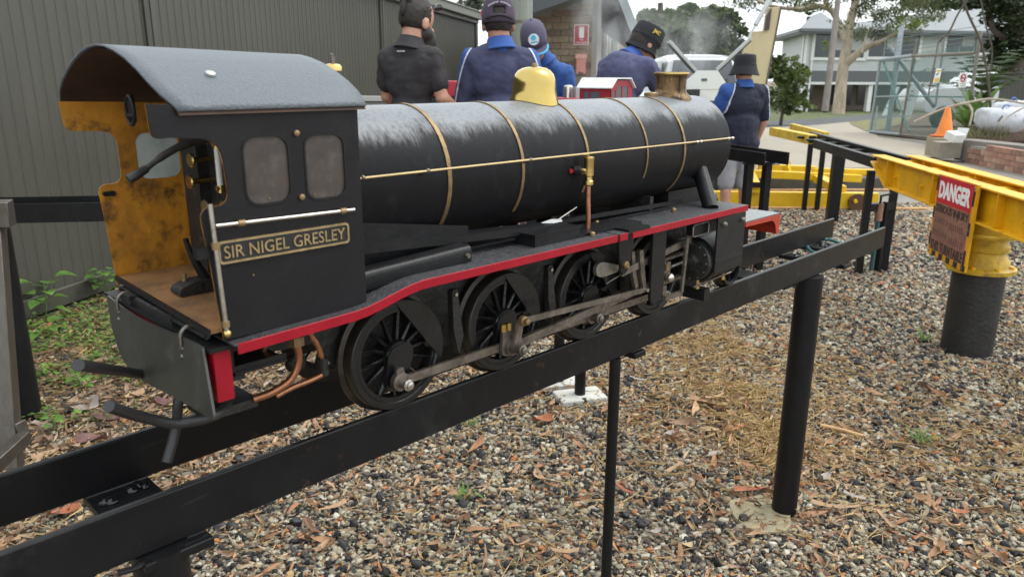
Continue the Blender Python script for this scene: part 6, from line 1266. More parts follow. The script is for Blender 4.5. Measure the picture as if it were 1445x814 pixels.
for r_ in range(rows + 1):
    u = -.12 * (r_ % 2)
    while u < LL:
        top = r_ * .086 + .076
        if top < LH + .03 or (u > .55 and top < LH + .10):
            if pb0 is None:
                m_ = MB(); m_.box((0, 0, .038), (.228, .11, .076), Matrix.Rotation(math.atan2(lu.y, lu.x), 4, 'Z')); pb0 = m_.build('brick', pinkb[0], None, org=(0, 0, 0), smooth=False); PM = []
                for mm in pinkb: me = pb0.data.copy(); me.materials.clear(); me.materials.append(mm); PM.append(me)
                o = pb0; o.parent = lw
            else: o = pb0.copy(); COL.objects.link(o)
            o.data = rnd.choice(PM); o.location = lw0 + lu * (u + .12) + ln_ * (.055 + rnd.uniform(-.004, .004)) + V((0, 0, r_ * .086 + .002)) - ORG[lw.name]
        u += .24
q0 = at(1363, 196, 12.75); q1 = at(1500, 191, 11.0); b = MB(); b.bar(V((q0.x, q0.y, .20)), V((q1.x, q1.y, .20)), .35, .34); tag(b.build('garden_kerb', conc, bevel=.01), kind='structure')
# bags
def sack(px, py, d, L, hgt, label, cols, yaw):
    c = at(px, py, d); c = V((c.x, c.y, .40)); e = empty('white_bag', c, label, 'bag', 'bulk bags beside the gate'); m_ = MB()
    m_.ell((0, 0, hgt / 2), (L / 2, L * .32, hgt / 2), 28, 18)
    vs = []
    for p in m_.v:
        p = V(p); nz = mnoise.fractal(p * 5 + V((px, 0, 0)), 1, 2, 3); p2 = V((max(-L * .44, min(L * .44, p.x * 1.15)), p.y * 1.1, max(0, min(hgt * .92, hgt / 2 + (p.z - hgt / 2) * 1.15)))) * (1 + .10 * nz); vs.append(tuple(Matrix.Translation(c) @ Matrix.Rotation(math.atan2(RT.y, RT.x) + yaw, 4, 'Z') @ p2))
    m_.v = vs; m_.build('bag_body', cols, e, ang=60)
    m_ = MB(); m_.tube(spline([c + V((-.2 * L, 0, hgt * .8)), c + V((-.25 * L, -.05, hgt * 1.05)), c + V((0, -.08, hgt * 1.0)), c + V((.1 * L, -.05, hgt * .75))], 5), .012, 8); m_.build('strap', M('bag_blue', (.05, .14, .42), .6), e)
    m_ = MB()
    for k in range(3):
        a = -.25 + .25 * k; pp = c - FW * (L * .335) + RT * (a * L) + V((0, 0, hgt * .45)); m_.bar(pp + RT * -.03, pp + RT * .03 + V((0, 0, .10)), .012, .02)
    m_.build('print_mark', M('bag_print', (.08, .09, .10), .7), e)
bagm = M('woven_white', (.48, .49, .52), .7, var=.12, vs=12, bump=.5, bs=14, dirt=[((.35, .35, .36), 5, .55, .8), ((.06, .17, .48), 2.2, .66, .70)])
sack(1416, 160, 13.8, .92, .46, 'large printed white bulk bag slumped beside the fence at the right edge', bagm, .1); sack(1428, 140, 14.5, .8, .56, 'blue and white bulk bag behind the larger white bag', bagm, -.3)
m_ = MB(); m_.tube(spline([at(1290, 172, 13.5), at(1330, 154, 13.4), at(1362, 146, 13.3), at(1400, 140, 13.2), at(1450, 147, 13.0)], 6), [.018] * 8 + [.022] * 10 + [.018] * 7, 8); m_.tube(spline([at(1366, 146, 13.3), at(1372, 158, 13.2), at(1368, 178, 13.2)], 5), .018, 8); m_.tube(spline([at(1412, 175, 12.9), at(1425, 163, 12.9), at(1445, 152, 12.8)], 4), .012, 6)
tag(m_.build('dead_branch', M('dead_wood', (.36, .31, .24), .85, var=.25, bump=.4)), 'long pale dead branch lying across the gate foot and white bags', 'branch')
# ================================================================ HOUSE beyond the road
DH = 44.0
house = empty('weatherboard_house', at(1270, 150, DH), 'two storey grey weatherboard house with white framed windows beyond the road', 'house')
hb = M('weatherboard', (.47, .495, .49), .7, var=.06, vs=2); hw_ = M('white_trim', (.70, .70, .68), .5); hdk = M('house_dark', (.115, .12, .125), .7); pane = M('house_pane', (.025, .03, .036), .08, spec=.7); blind = M('blind', (.42, .43, .42), .8)
HC = at(1131, 105, DH); HC = V((HC.x, HC.y, 0)); HE = at(1408, 105, DH + 2.2); HE = V((HE.x, HE.y, 0)); hu = (HE - HC).normalized(); hn = V((hu.y, -hu.x, 0))
if hn.dot(FW) > 0: hn = -hn
HL = at(1101, 105, DH + 8); HL = V((HL.x, HL.y, 0)); su = (HL - HC).normalized(); sn = V((-su.y, su.x, 0))
if sn.dot(RT) > 0: sn = -sn
def hpl(px, py): r = ray(px, py); kk = (HC - CAM).dot(hn) / r.dot(hn); c = CAM + r * kk; return ((c - HC).dot(hu), c.z)
hm_ = lambda u, v, q: HC + hu * u + hn * q + V((0, 0, v)); sm_ = lambda u, v, q: HC + su * u + sn * q + V((0, 0, v))
zb = hpl(1140, 156)[1] - .3; ze = hpl(1131, 43)[1]; zm = hpl(1140, 100)[1]; zl = hpl(1140, 116)[1]; HW = (HE - HC).length
def clad(mp, L, z0, z1, name):
    b = MB(); z = z0; h = .19
    while z < z1: b.plate([[(0, z), (L, z), (L, min(z1, z + h)), (0, min(z1, z + h))]], 0, .012, lambda u, v, q: mp(u, v, q + .022 * (1 - (v - z) / h))); z += h
    b.plate([[(0, z0), (L, z0), (L, z1), (0, z1)]], -.2, 0, mp); return b.build(name, hb, house, smooth=False)
clad(hm_, HW, zm, ze, 'front_wall'); clad(sm_, (HL - HC).length, zb, ze, 'side_wall')
b = MB(); b.plate([[(0, zl), (HW, zl), (HW, zm), (0, zm)]], -.1, .10, hm_); b.build('floor_band', hdk, house)
b = MB(); b.plate([[(0, zb), (HW, zb), (HW, zl), (0, zl)]], -2.2, -2.0, hm_); b.build('lower_wall', M('lower_brown', (.16, .125, .10), .8), house)
for px0, px1 in ((1150, 1171), (1192, 1202), (1213, 1228), (1240, 1262)):
    a = hpl(px0, 119); c = hpl(px1, 150); b = MB(); b.plate([[(a[0], c[1]), (c[0], c[1]), (c[0], a[1]), (a[0], a[1])]], -1.99, -1.95, hm_); b.build('lower_window', pane, house)
for px in (1136, 1232, 1310, 1400): u = hpl(px, 100)[0]; b = MB(); b.plate([[(u - .13, zb), (u + .13, zb), (u + .13, zl), (u - .13, zl)]], -.26, 0, hm_); b.build('porch_post', hw_, house)
u0 = hpl(1140, 118); b = MB(); b.plate([[(.2, zl - .14), (HW, zl - .14), (HW, zl), (.2, zl)]], .0, .11, hm_); b.build('lower_trim', hw_, house)
for (x0, y0, x1, y1, cols, bl_) in ((1150, 48, 1217, 82, 3, (1, 2)), (1227, 46, 1293, 81, 3, (1,)), (1336, 46, 1393, 75, 3, (1,))):
    a = hpl(x0, y0); c = hpl(x1, y1); fw_ = .16
    b = MB(); b.plate([rrect(a[0] - fw_, c[1] - fw_, c[0] + fw_, a[1] + fw_, .01, 1), rrect(a[0], c[1], c[0], a[1], .01, 1)], .0, .14, hm_); wf = b.build('window_frame', hw_, house)
    for k in range(cols):
        ua = a[0] + (c[0] - a[0]) * k / cols + .04; ub = a[0] + (c[0] - a[0]) * (k + 1) / cols - .04
        b = MB(); b.plate([[(ua, c[1]), (ub, c[1]), (ub, a[1]), (ua, a[1])]], .04, .06, hm_); b.build('pane', pane, wf)
        if k in bl_: b = MB(); b.plate([[(ua + .05, c[1] + (a[1] - c[1]) * .32), (ub - .05, c[1] + (a[1] - c[1]) * .32), (ub - .05, a[1]), (ua + .05, a[1])]], .061, .07, hm_); b.build('blind', blind, wf)
b = MB(); b.plate([[(-.0, zb), (.22, zb), (.22, ze), (-.0, ze)]], .02, .06, hm_); b.build('corner_trim', hw_, house); b = MB(); b.plate([[(0, zb), (.22, zb), (.22, ze), (0, ze)]], .04, .07, sm_); b.build('corner_trim', hw_, house)
b = MB(); b.tube([hm_(.5, zb, .1), hm_(.5, ze, .1)], .06, 8); b.build('downpipe', hw_, house)
roofc = M('roof_grey', (.13, .145, .155), .45, var=.06, vs=1); ev = .75
E0 = HC - hu * ev + hn * ev - su * 0 + sn * .2; E0 = hm_(-ev, ze, ev); E1 = hm_(HW + ev, ze, ev); dep_ = (HL - HC).length
B0 = HC + su * (dep_ + .6) + sn * ev + V((0, 0, ze)); B1 = E1 + su * (dep_ + 2)
R0 = HC + hu * 4.2 + su * 4.2 + V((0, 0, ze + 2.3)); 
zt1 = at(1365, 13, DH + 5); R1 = V((zt1.x, zt1.y, zt1.z)); R2 = R1 + hu * 1.4
b = MB(); vs = [E0, E1, B1, B0, R1, R2]
lo = [p - V((0, 0, .22)) for p in (E0, E1, B1, B0)]
b.add(vs + lo, [(0, 1, 5, 4), (1, 2, 5), (2, 3, 4, 5), (3, 0, 4), (0, 6, 7, 1), (1, 7, 8, 2), (2, 8, 9, 3), (3, 9, 6, 0), (6, 9, 8, 7)]); b.build('roof', roofc, house, smooth=False)
b = MB(); b.bar(E0 + V((0, 0, -.03)) + hn * .06, E1 + V((0, 0, -.03)) + hn * .06, .12, .16); b.build('gutter', M('gutter_dark', (.13, .14, .15), .5), house); b = MB(); b.bar(E0 + V((0, 0, -.05)) + sn * .06, B0 + V((0, 0, -.05)) + sn * .06, .12, .18); b.build('gutter', MATS['gutter_dark'], house)
gA = at(1158, 17.5, DH + 3); g0_ = at(1128, 41, DH - .8); g1_ = at(1190, 39, DH - .8)
b = MB(); b.add([gA, g0_, g1_, gA + su * 3], [(0, 1, 2), (0, 3, 1), (0, 2, 3)]); b.build('roof_gable', roofc, house, smooth=False)
# ================================================================ TREES AND PLANTS
def foliage(name, col, var=.5, vs=1.2, tr=.35):
    m = bpy.data.materials.new(name); m.use_nodes = True; MATS[name] = m; n = m.node_tree.nodes; l = m.node_tree.links; p = n['Principled BSDF']; out = n['Material Output']
    tc = n.new('ShaderNodeTexCoord'); nz = n.new('ShaderNodeTexNoise'); nz.inputs['Scale'].default_value = vs; nz.inputs['Detail'].default_value = 4; l.new(tc.outputs['Object'], nz.inputs['Vector'])
    r = n.new('ShaderNodeValToRGB'); r.color_ramp.elements[0].position = .35; r.color_ramp.elements[1].position = .68
    r.color_ramp.elements[0].color = (*[c * (1 - var) for c in col], 1); r.color_ramp.elements[1].color = (col[0] * (1 + var * 1.3), col[1] * (1 + var), col[2] * (1 + var * .6), 1)
    l.new(nz.outputs['Fac'], r.inputs[0]); l.new(r.outputs[0], p.inputs['Base Color']); p.inputs['Roughness'].default_value = .55
    t_ = n.new('ShaderNodeBsdfTranslucent'); l.new(r.outputs[0], t_.inputs['Color']); mx = n.new('ShaderNodeMixShader'); mx.inputs[0].default_value = tr
    l.new(p.outputs[0], mx.inputs[1]); l.new(t_.outputs[0], mx.inputs[2]); l.new(mx.outputs[0], out.inputs['Surface']); return m
bark = M('gum_bark', (.36, .30, .22), .85, var=.25, vs=3, stretch=(2, 2, .5), bump=.3, dirt=[((.20, .15, .11), 3, .5, .75, (1.5, 1.5, .4)), ((.45, .27, .14), 4, .64, .8, (2, 2, .4))]); dbark = M('dark_bark', (.07, .055, .04), .9, var=.3, bump=.4)
def leaves(mb, c, rad, n, size, asp=.4, droop=.0, r_=None):
    r_ = r_ or rnd
    for _ in range(n):
        while True:
            d = V((r_.uniform(-1, 1), r_.uniform(-1, 1), r_.uniform(-1, 1)))
            if d.length <= 1: break
        d = d * (.35 + .65 * d.length) if d.length > 0 else d
        p = V(c) + V((d.x * rad[0], d.y * rad[1], d.z * rad[2])); s = size * r_.uniform(.6, 1.35)
        a = V((r_.gauss(0, 1), r_.gauss(0, 1), r_.gauss(0, .6) - droop)).normalized(); u = a.orthogonal().normalized(); u = (Matrix.Rotation(r_.uniform(0, 6.28), 3, a) @ u)
        mb.add([p - a * s * .5, p + u * s * asp * .5, p + a * s * .5, p - u * s * asp * .5], [(0, 1, 2, 3)])
def crown_tree(name, label, base, trunk_r, hgt, clumps, leafm, size, dens, barkm=dbark, group=None, asp=.45, droop=0., cat='tree', limbs=True):
    """clumps: (world centre, (rx, ry, rz)); leaves are scattered in many small sub-clumps inside each"""
    e = empty(name, base, label, cat, group); b = MB(); top = V((sum(c[0].x for c in clumps) / len(clumps), sum(c[0].y for c in clumps) / len(clumps), base.z + hgt))
    b.tube(spline([base - V((0, 0, .1)), base.lerp(top, .4) + V((rnd.uniform(-.1, .1), rnd.uniform(-.1, .1), 0)) * hgt * .1, top], 4), [trunk_r * (1 - .08 * i) for i in range(9)], 10)
    if limbs:
        for c, rd in clumps: b.tube(spline([base.lerp(top, .45), base.lerp(c, .75), c], 3), [trunk_r * .5 * (1 - .12 * i) for i in range(7)], 7)
    b.build('trunk', barkm, e); m_ = MB()
    for c, rd in clumps:
        vol = max(1, int(dens)); k = max(3, vol // 26)
        for _ in range(k):
            d = V((rnd.gauss(0, 1), rnd.gauss(0, 1), rnd.gauss(0, 1))).normalized() * (rnd.uniform(.25, 1) ** .6); sc = rnd.uniform(.22, .42)
            leaves(m_, (c.x + d.x * rd[0], c.y + d.y * rd[1], c.z + d.z * rd[2]), (rd[0] * sc, rd[1] * sc, rd[2] * sc * .8), vol // k, size, asp, droop)
    m_.build('crown', leafm, e, smooth=False); return e
def px_clumps(lst, d, flat=1.0): return [(at(x, y, d + rnd.uniform(-.8, .8)), (rx * d / F, rx * d / F * flat, rz * d / F)) for x, y, rx, rz in lst]
def gbase(px, d): p = at(px, 105, d); return V((p.x, p.y, gh(p)))
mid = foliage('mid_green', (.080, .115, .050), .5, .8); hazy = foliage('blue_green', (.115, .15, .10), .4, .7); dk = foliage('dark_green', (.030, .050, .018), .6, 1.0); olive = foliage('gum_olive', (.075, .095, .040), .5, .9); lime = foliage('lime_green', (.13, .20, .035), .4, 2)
crown_tree('dense_tree', 'broad green tree rising right of the brick building roof', gbase(935, 27), .25, 4.0, px_clumps([(925, 50, 32, 32), (950, 70, 36, 36), (905, 82, 26, 34), (948, 32, 22, 16), (930, 105, 40, 26), (915, 28, 14, 12)], 27), mid, .24, 1500, group='trees beyond the yard')
crown_tree('dense_tree', 'green tree behind the white car between the two raised arms', gbase(1000, 29), .25, 4.0, px_clumps([(985, 40, 36, 30), (1020, 55, 32, 34), (990, 80, 40, 30), (1010, 24, 24, 14), (1030, 90, 26, 28), (970, 18, 14, 10)], 29), mid, .25, 1500, group='trees beyond the yard')
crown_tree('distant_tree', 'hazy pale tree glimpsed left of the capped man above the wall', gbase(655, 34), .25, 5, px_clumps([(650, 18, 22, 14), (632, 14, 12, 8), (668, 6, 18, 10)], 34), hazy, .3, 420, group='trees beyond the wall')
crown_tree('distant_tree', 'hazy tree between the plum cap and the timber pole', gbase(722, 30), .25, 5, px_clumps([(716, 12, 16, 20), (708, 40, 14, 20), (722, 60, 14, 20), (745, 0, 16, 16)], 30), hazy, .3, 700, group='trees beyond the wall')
crown_tree('leafy_bush', 'tall light green bush between the boy and the house', gbase(1108, 24), .06, 1.6, px_clumps([(1105, 100, 22, 22), (1122, 118, 20, 26), (1100, 135, 22, 26), (1118, 148, 24, 16), (1094, 95, 12, 18), (1132, 100, 9, 8)], 24), foliage('bush_green', (.085, .125, .035), .5, 1.5), .15, 900, cat='bush', limbs=False)
# spreading gum tree in front of the house
DG = 34.0; gb_ = gbase(1184, 34); gum = empty('gum_tree', gb_, 'large pale barked gum tree with forked trunk in front of the grey house', 'tree', 'trees beyond the yard')
def branch(pts, r0, r1, name='limb', m=bark, d=DG, par=gum):
    P = [at(x, y, d + dd) for x, y, dd in pts]; S_p = spline(P, 5); n_ = len(S_p); b = MB(); b.tube(S_p, [r0 + (r1 - r0) * i / (n_ - 1) for i in range(n_)], 12); return b.build(name, m, par)
branch([(1182, 166, 0), (1184, 150, 0), (1186, 130, 0), (1190, 95, 0), (1196, 60, 0), (1200, 30, 0), (1208, 0, 0), (1215, -60, 0)], .29, .15, 'trunk')
branch([(1192, 92, 0), (1205, 80, -.3), (1225, 66, -.6), (1248, 57, -1), (1275, 40, -1.4)], .20, .06); branch([(1194, 58, 0), (1184, 35, .2), (1172, 14, .3), (1150, 9, 0), (1125, 13, -.4), (1085, 8, -1), (1050, -10, -1.5)], .17, .05)
branch([(1172, 16, .3), (1165, 2, .3), (1150, -30, .3)], .12, .06); branch([(1148, 10, 0), (1132, 16, .3), (1118, 14, .3), (1112, 12, .3)], .07, .04); branch([(1216, 75, -.6), (1222, 52, -.6), (1228, 38, -.7)], .05, .02, m=M('pale_twig', (.42, .36, .28), .8)); branch([(1222, 70, -.6), (1236, 50, -.6)], .04, .02, m=MATS['pale_twig'])
m_ = MB()
for x, y, rx, rz, n_ in ((1040, -4, 30, 10, 260), (1075, 4, 34, 12, 420), (1110, -2, 34, 12, 460), (1150, -8, 30, 14, 420), (1140, 8, 20, 10, 120), (1215, 12, 30, 22, 495), (1245, 20, 32, 22, 550), (1280, 15, 34, 22, 550), (1235, 42, 26, 12, 275), (1290, 30, 26, 14, 275), (1310, 8, 26, 16, 500), (1185, 25, 12, 20, 88), (1222, -10, 60, 16, 900), (1320, 26, 22, 10, 121), (1206, 48, 10, 14, 82), (1250, -25, 80, 20, 900)):
    for _ in range(max(2, n_ // 40)):
        c = at(x + rnd.gauss(0, .5) * rx, y + rnd.gauss(0, .5) * rz, DG + rnd.uniform(-2.5, 1.5)); leaves(m_, c, (.45, .45, .35), 40, .22, .24, .9)
m_.build('crown', olive, gum, smooth=False); m_ = MB()
for x, y in ((1268, 32), (1285, 36), (1276, 26), (1262, 40), (1166, 64), (1296, 34)): leaves(m_, at(x, y, DG - 2), (.3, .3, .25), 45, .18, .35, .3)
m_.build('fresh_leaves', lime, gum, smooth=False)
b = MB(); b.tube([at(1164, 158, 28), at(1171, 100, 28), at(1178, 40, 28), at(1187, -40, 28)], [.125, .115, .105, .095], 14); tag(b.build('power_pole', M('pole_wood', (.22, .19, .17), .9, var=.25, vs=3, stretch=(3, 3, .4), bump=.4, dirt=[((.38, .30, .24), 3, .58, .8, (2, 2, .3))])), 'leaning weathered wooden power pole left of the gum tree', 'pole')
for x0, y0, x1, y1 in ((1100, 3, 1178, 3),): pass
# thick dark trees at the right edge
crown_tree('dark_tree', 'dense dark tree hanging over the right edge above the fence', gbase(1440, 19), .2, 5, px_clumps([(1430, 20, 40, 34), (1420, 70, 28, 28), (1445, 110, 22, 22), (1395, -5, 40, 22), (1450, 60, 30, 40)], 19), dk, .17, 1700, group='trees at the right edge', asp=.35)
crown_tree('dark_tree', 'dark wooded tree behind the house roof at the right', gbase(1400, 62), .4, 8, px_clumps([(1400, 20, 40, 24), (1345, 0, 60, 16), (1440, 10, 40, 40), (1300, -6, 40, 12)], 62), dk, .5, 1500, group='trees at the right edge')
m_ = MB(); sv_ = [at(1398, 155, 14.6), at(1394, 110, 14.6), at(1384, 60, 14.6), at(1366, 20, 14.6), at(1352, -20, 14.6)]; m_.tube(spline(sv_, 5), .022, 8); m_.tube(spline([at(1372, -10, 14.6), at(1352, 20, 14.6), at(1340, 44, 14.6), at(1325, 60, 14.6)], 5), .018, 8); m_.tube(spline([at(1382, -10, 14.8), at(1392, 40, 14.8), at(1400, 70, 14.8), at(1396, 110, 14.8)], 5), .014, 8)
tag(m_.build('hanging_vine', dbark), 'thin dark leaning stems hanging in front of the house at the right', 'vine')
def frond(mb, c, d, L, wdt, arch, n=9, leaf=True):
    c = V(c); d = V(d).normalized(); side = d.cross(V((0, 0, 1))).normalized(); pts = []
    for i in range(n + 1): t_ = i / n; pts.append(c + d * (L * t_) + V((0, 0, arch * L * (t_ * .9 - 1.1 * t_ * t_))))
    for i in range(n):
        p0, p1 = pts[i], pts[i + 1]; t_ = (i + .5) / n; wl = wdt * math.sin(PI * min(1, t_ * .9 + .12)) + .01
        if leaf:
            for s in (-1, 1): q_ = p0 + side * (s * wl) + (p1 - p0) * 1.2 - V((0, 0, wl * .35)); mb.add([p0, p0.lerp(p1, .55), q_], [(0, 1, 2)])
        else: mb.add([p0 - side * wl, p0 + side * wl, p1 + side * (wdt * math.sin(PI * min(1, (t_ + 1 / n) * .9 + .12)) + .005), p1 - side * (wdt * math.sin(PI * min(1, (t_ + 1 / n) * .9 + .12)) + .005)], [(0, 1, 2, 3)])
def rosette(name, label, c, n, L, wdt, arch, mat, leaf, cat='plant', group=None, trunk=0):
    e = empty(name, c, label, cat, group)
    if trunk: b = MB(); b.lathe([(.16, 0), (.12, trunk)], c, seg=12); b.build('trunk', dbark, e)
    for i in range(n):
        a = 2 * PI * i / n + rnd.uniform(-.2, .2); el = rnd.uniform(.15, 1.1); m_ = MB(); frond(m_, c + V((0, 0, trunk + .05)), (math.cos(a) * math.cos(el), math.sin(a) * math.cos(el), math.sin(el)), L * rnd.uniform(.8, 1.15), wdt, arch, leaf=leaf); m_.build('frond', mat, e, smooth=False)
    return e
fern = foliage('fern_green', (.10, .17, .045), .45, 3); palmg = foliage('palm_green', (.10, .13, .05), .4, 1)
rosette('strap_leaf_plant', 'bright strap leaved plant behind the right end of the gate', gbase(1387, 15.0) + V((0, 0, .40)), 26, 1.0, .055, .5, fern, False, group='plants behind the gate')
rosette('strap_leaf_plant', 'low strap leaved plant beside the gate foot and white bags', gbase(1376, 14.6) + V((0, 0, .36)), 18, .75, .05, .6, fern, False, group='plants behind the gate')
rosette('palm_plant', 'feathery palm fronds arching behind the gate above the white car', gbase(1392, 17.5) + V((0, 0, .5)), 16, 1.7, .30, .7, foliage('palm_dark', (.045, .075, .025), .5, 2), True, trunk=.3, cat='palm', group='palms by the house')
e = rosette('palm_plant', 'palm fronds showing over the left end of the house roof', at(1142, 24, 54), 15, 2.0, .5, .9, palmg, True, cat='palm', group='palms by the house')
b = MB(); p = at(1142, 24, 54); b.tube([V((p.x, p.y, gh(p))), p], .18, 10); b.build('trunk', dbark, e)
m_ = MB()
for i in range(420):
    px = rnd.uniform(1362, 1440); c = at(px, 105, 13.0 + rnd.uniform(0, 1.1)); c.z = .34; a = rnd.uniform(0, 6.28); h_ = rnd.uniform(.10, .24); d_v = V((math.cos(a), math.sin(a), 0)) * rnd.uniform(.03, .12); s_ = V((-math.sin(a), math.cos(a), 0)) * .012
    m_.add([c - s_, c + s_, c + d_v + V((0, 0, h_))], [(0, 1, 2)])
o = m_.build('edging_grass', foliage('dry_edging', (.13, .13, .065), .4, 3), smooth=False); o['kind'] = 'stuff'
# paling fence far right
pf = empty('paling_fence', gbase(1430, 18.5), 'dark grey vertical paling fence behind the bags at the right edge', 'fence'); pfm = M('paling_grey', (.13, .125, .115), .85, var=.2, vs=5)
f0 = gbase(1417, 18.5); f1 = gbase(1500, 17.0); fu = (f1 - f0).normalized(); zt_ = at(1420, 103, 18.5).z; nP = int((f1 - f0).length / .11)
for i in range(nP): c = f0 + fu * (i * .11); b = MB(); b.bar(V((c.x, c.y, 0)), V((c.x, c.y, zt_ + rnd.uniform(-.01, .01))), .10, .018, V((-fu.y, fu.x, 0))); b.build('paling', pfm, pf, smooth=False)
b = MB(); b.bar(V((f0.x, f0.y, zt_)) , V((f1.x, f1.y, zt_)), .08, .04); b.build('cap_rail', pfm, pf)
# ---- weeds beside the shed wall
weed = foliage('weed_green', (.14, .29, .055), .35, 14, .4)
def weed_plant(px, py, hgt, n, lf, label, lean=(0, 0)):
    g = onz(px, py, 0); e = empty('weed_plant', g, label, 'weed', 'leafy weeds beside the shed wall')
    top = g + RT * lean[0] + FW * lean[1] + V((0, 0, hgt)); b = MB(); P = spline([g, g.lerp(top, .5) + V((.01, .01, 0)), top], 5); b.tube(P, .004, 6); b.build('stem', M('stem_green', (.10, .16, .05), .6), e)
    for i in range(n):
        k = .35 + .65 * i / max(1, n - 1); p = P[min(len(P) - 1, int(k * (len(P) - 1)))]; a = i * 2.4 + rnd.uniform(-.3, .3); d = (RT * math.cos(a) + FW * math.sin(a) + V((0, 0, rnd.uniform(.0, .4)))).normalized(); s_ = d.cross(V((0, 0, 1))).normalized(); L = lf * rnd.uniform(.7, 1.25); q = p + d * (L * .55)
        up = V((0, 0, 1)); m_ = MB(); out = []
        prof = [(0, .0), (.08, .30), (.25, .46), (.45, .44), (.65, .33), (.82, .18), (1, 0)]
        mid_ = [q + d * (L * t_) + up * (L * (.10 - .35 * t_ * t_)) for t_, w_ in prof]
        lft = [mm + s_ * (L * w_) + up * (L * w_ * .25) for mm, (t_, w_) in zip(mid_, prof)]; rgt = [mm - s_ * (L * w_) + up * (L * w_ * .25) for mm, (t_, w_) in zip(mid_, prof)]
        vs = mid_ + lft + rgt; k_ = len(prof); fs = []
        for j in range(k_ - 1): fs += [(j, j + 1, k_ + j + 1, k_ + j), (j + 1, j, 2 * k_ + j, 2 * k_ + j + 1)]
        m_.add(vs, fs); m_.build('leaf', weed, e)
        b = MB(); b.tube([p, q], .0018, 5); b.build('leaf_stalk', MATS['stem_green'], e)
weed_plant(65, 452, .22, 9, .10, 'leafy green weed with toothed leaves nearest the steel trolley', (.02, .0)); weed_plant(146, 424, .19, 13, .085, 'taller pale green weed growing behind the hanging rear flap', (.03, 0)); weed_plant(98, 425, .10, 7, .04, 'small sprig of weed midway along the wall foot'); weed_plant(55, 475, .05, 5, .10, 'low broad leaved weed flat in front of the wall'); weed_plant(112, 553, .07, 8, .035, 'small bright green seedling near the hoses'); weed_plant(76, 612, .06, 6, .035, 'seedling growing beside the black post foot')
def tuft(px, py, n, h_, label):
    g = onz(px, py, 0); m_ = MB()
    for _ in range(n):
        a = rnd.uniform(0, 6.28); L = h_ * rnd.uniform(.6, 1.3); d = V((math.cos(a), math.sin(a), 0)); s_ = V((-d.y, d.x, 0)) * .0035; p0 = g + d * .005; p1 = p0 + d * L * .5 + V((0, 0, L * .6)); p2 = p0 + d * L + V((0, 0, L * .45))
        m_.add([p0 - s_, p0 + s_, p1 + s_ * .8, p1 - s_ * .8, p2], [(0, 1, 2, 3), (3, 2, 4)])
    tag(m_.build('grass_tuft', weed, smooth=False), label, 'grass tuft', 'grass tufts in the gravel')
tuft(1295, 626, 16, .09, 'bright green grass tuft in the gravel right of the thick post'); tuft(1304, 482, 12, .09, 'green grass tuft left of the turntable pillar'); tuft(664, 602, 6, .06, 'tiny green seedling under the rail below the wheels'); tuft(655, 708, 12, .06, 'small green tuft in the gravel left of the thin post')
m_ = MB()
for _ in range(11000):
    px = rnd.uniform(-20, 420); py = rnd.uniform(400, 600); g = onz(px, py, 0); dw = (g - wa).dot(wn)
    if dw < .05 or dw > 2.1: continue
    nz = mnoise.noise(g * 3.1) * .5 + .5
    if nz < .36 + .22 * max(0, dw - .5) or rnd.random() > 1.2 - dw * .45: continue
    a = rnd.uniform(0, 6.28); d = V((math.cos(a), math.sin(a), rnd.uniform(-.1, .5))).normalized(); s_ = d.cross(V((0, 0, 1))).normalized(); L = rnd.uniform(.012, .034); c = g + V((0, 0, rnd.uniform(.008, .05)))
    m_.add([c, c + d * L * .5 + s_ * L * .38, c + d * L, c + d * L * .5 - s_ * L * .38], [(0, 1, 2, 3)])
o = m_.build('ground_cover', foliage('cover_green', (.14, .25, .05), .45, 9, .35), smooth=False); o['kind'] = 'stuff'
# ================================================================ GRAVEL AND LEAF LITTER (real pieces scattered over the ground sheet)
def inst_mat(name, cols, rough=.7, noise_s=40):
    m = bpy.data.materials.new(name); m.use_nodes = True; n = m.node_tree.nodes; l = m.node_tree.links; p = n['Principled BSDF']
    at_ = n.new('ShaderNodeAttribute'); at_.attribute_type = 'INSTANCER'; at_.attribute_name = 'pc'; r = n.new('ShaderNodeValToRGB'); ramp(r, cols); r.color_ramp.interpolation = 'CONSTANT' if name == 'pebble' else 'LINEAR'; l.new(at_.outputs['Fac'], r.inputs[0])
    tc = n.new('ShaderNodeTexCoord'); nz = n.new('ShaderNodeTexNoise'); nz.inputs['Scale'].default_value = 2.2; nz.inputs['Detail'].default_value = 5; l.new(tc.outputs['Object'], nz.inputs['Vector'])
    mp = n.new('ShaderNodeMapRange'); mp.inputs[3].default_value = .62; mp.inputs[4].default_value = 1.35; l.new(nz.outputs['Fac'], mp.inputs[0])
    mx = n.new('ShaderNodeMix'); mx.data_type = 'RGBA'; mx.blend_type = 'MULTIPLY'; mx.inputs[0].default_value = 1; l.new(r.outputs[0], mx.inputs[6]); l.new(mp.outputs[0], mx.inputs[7]); l.new(mx.outputs[2], p.inputs['Base Color']); p.inputs['Roughness'].default_value = rough
    return m
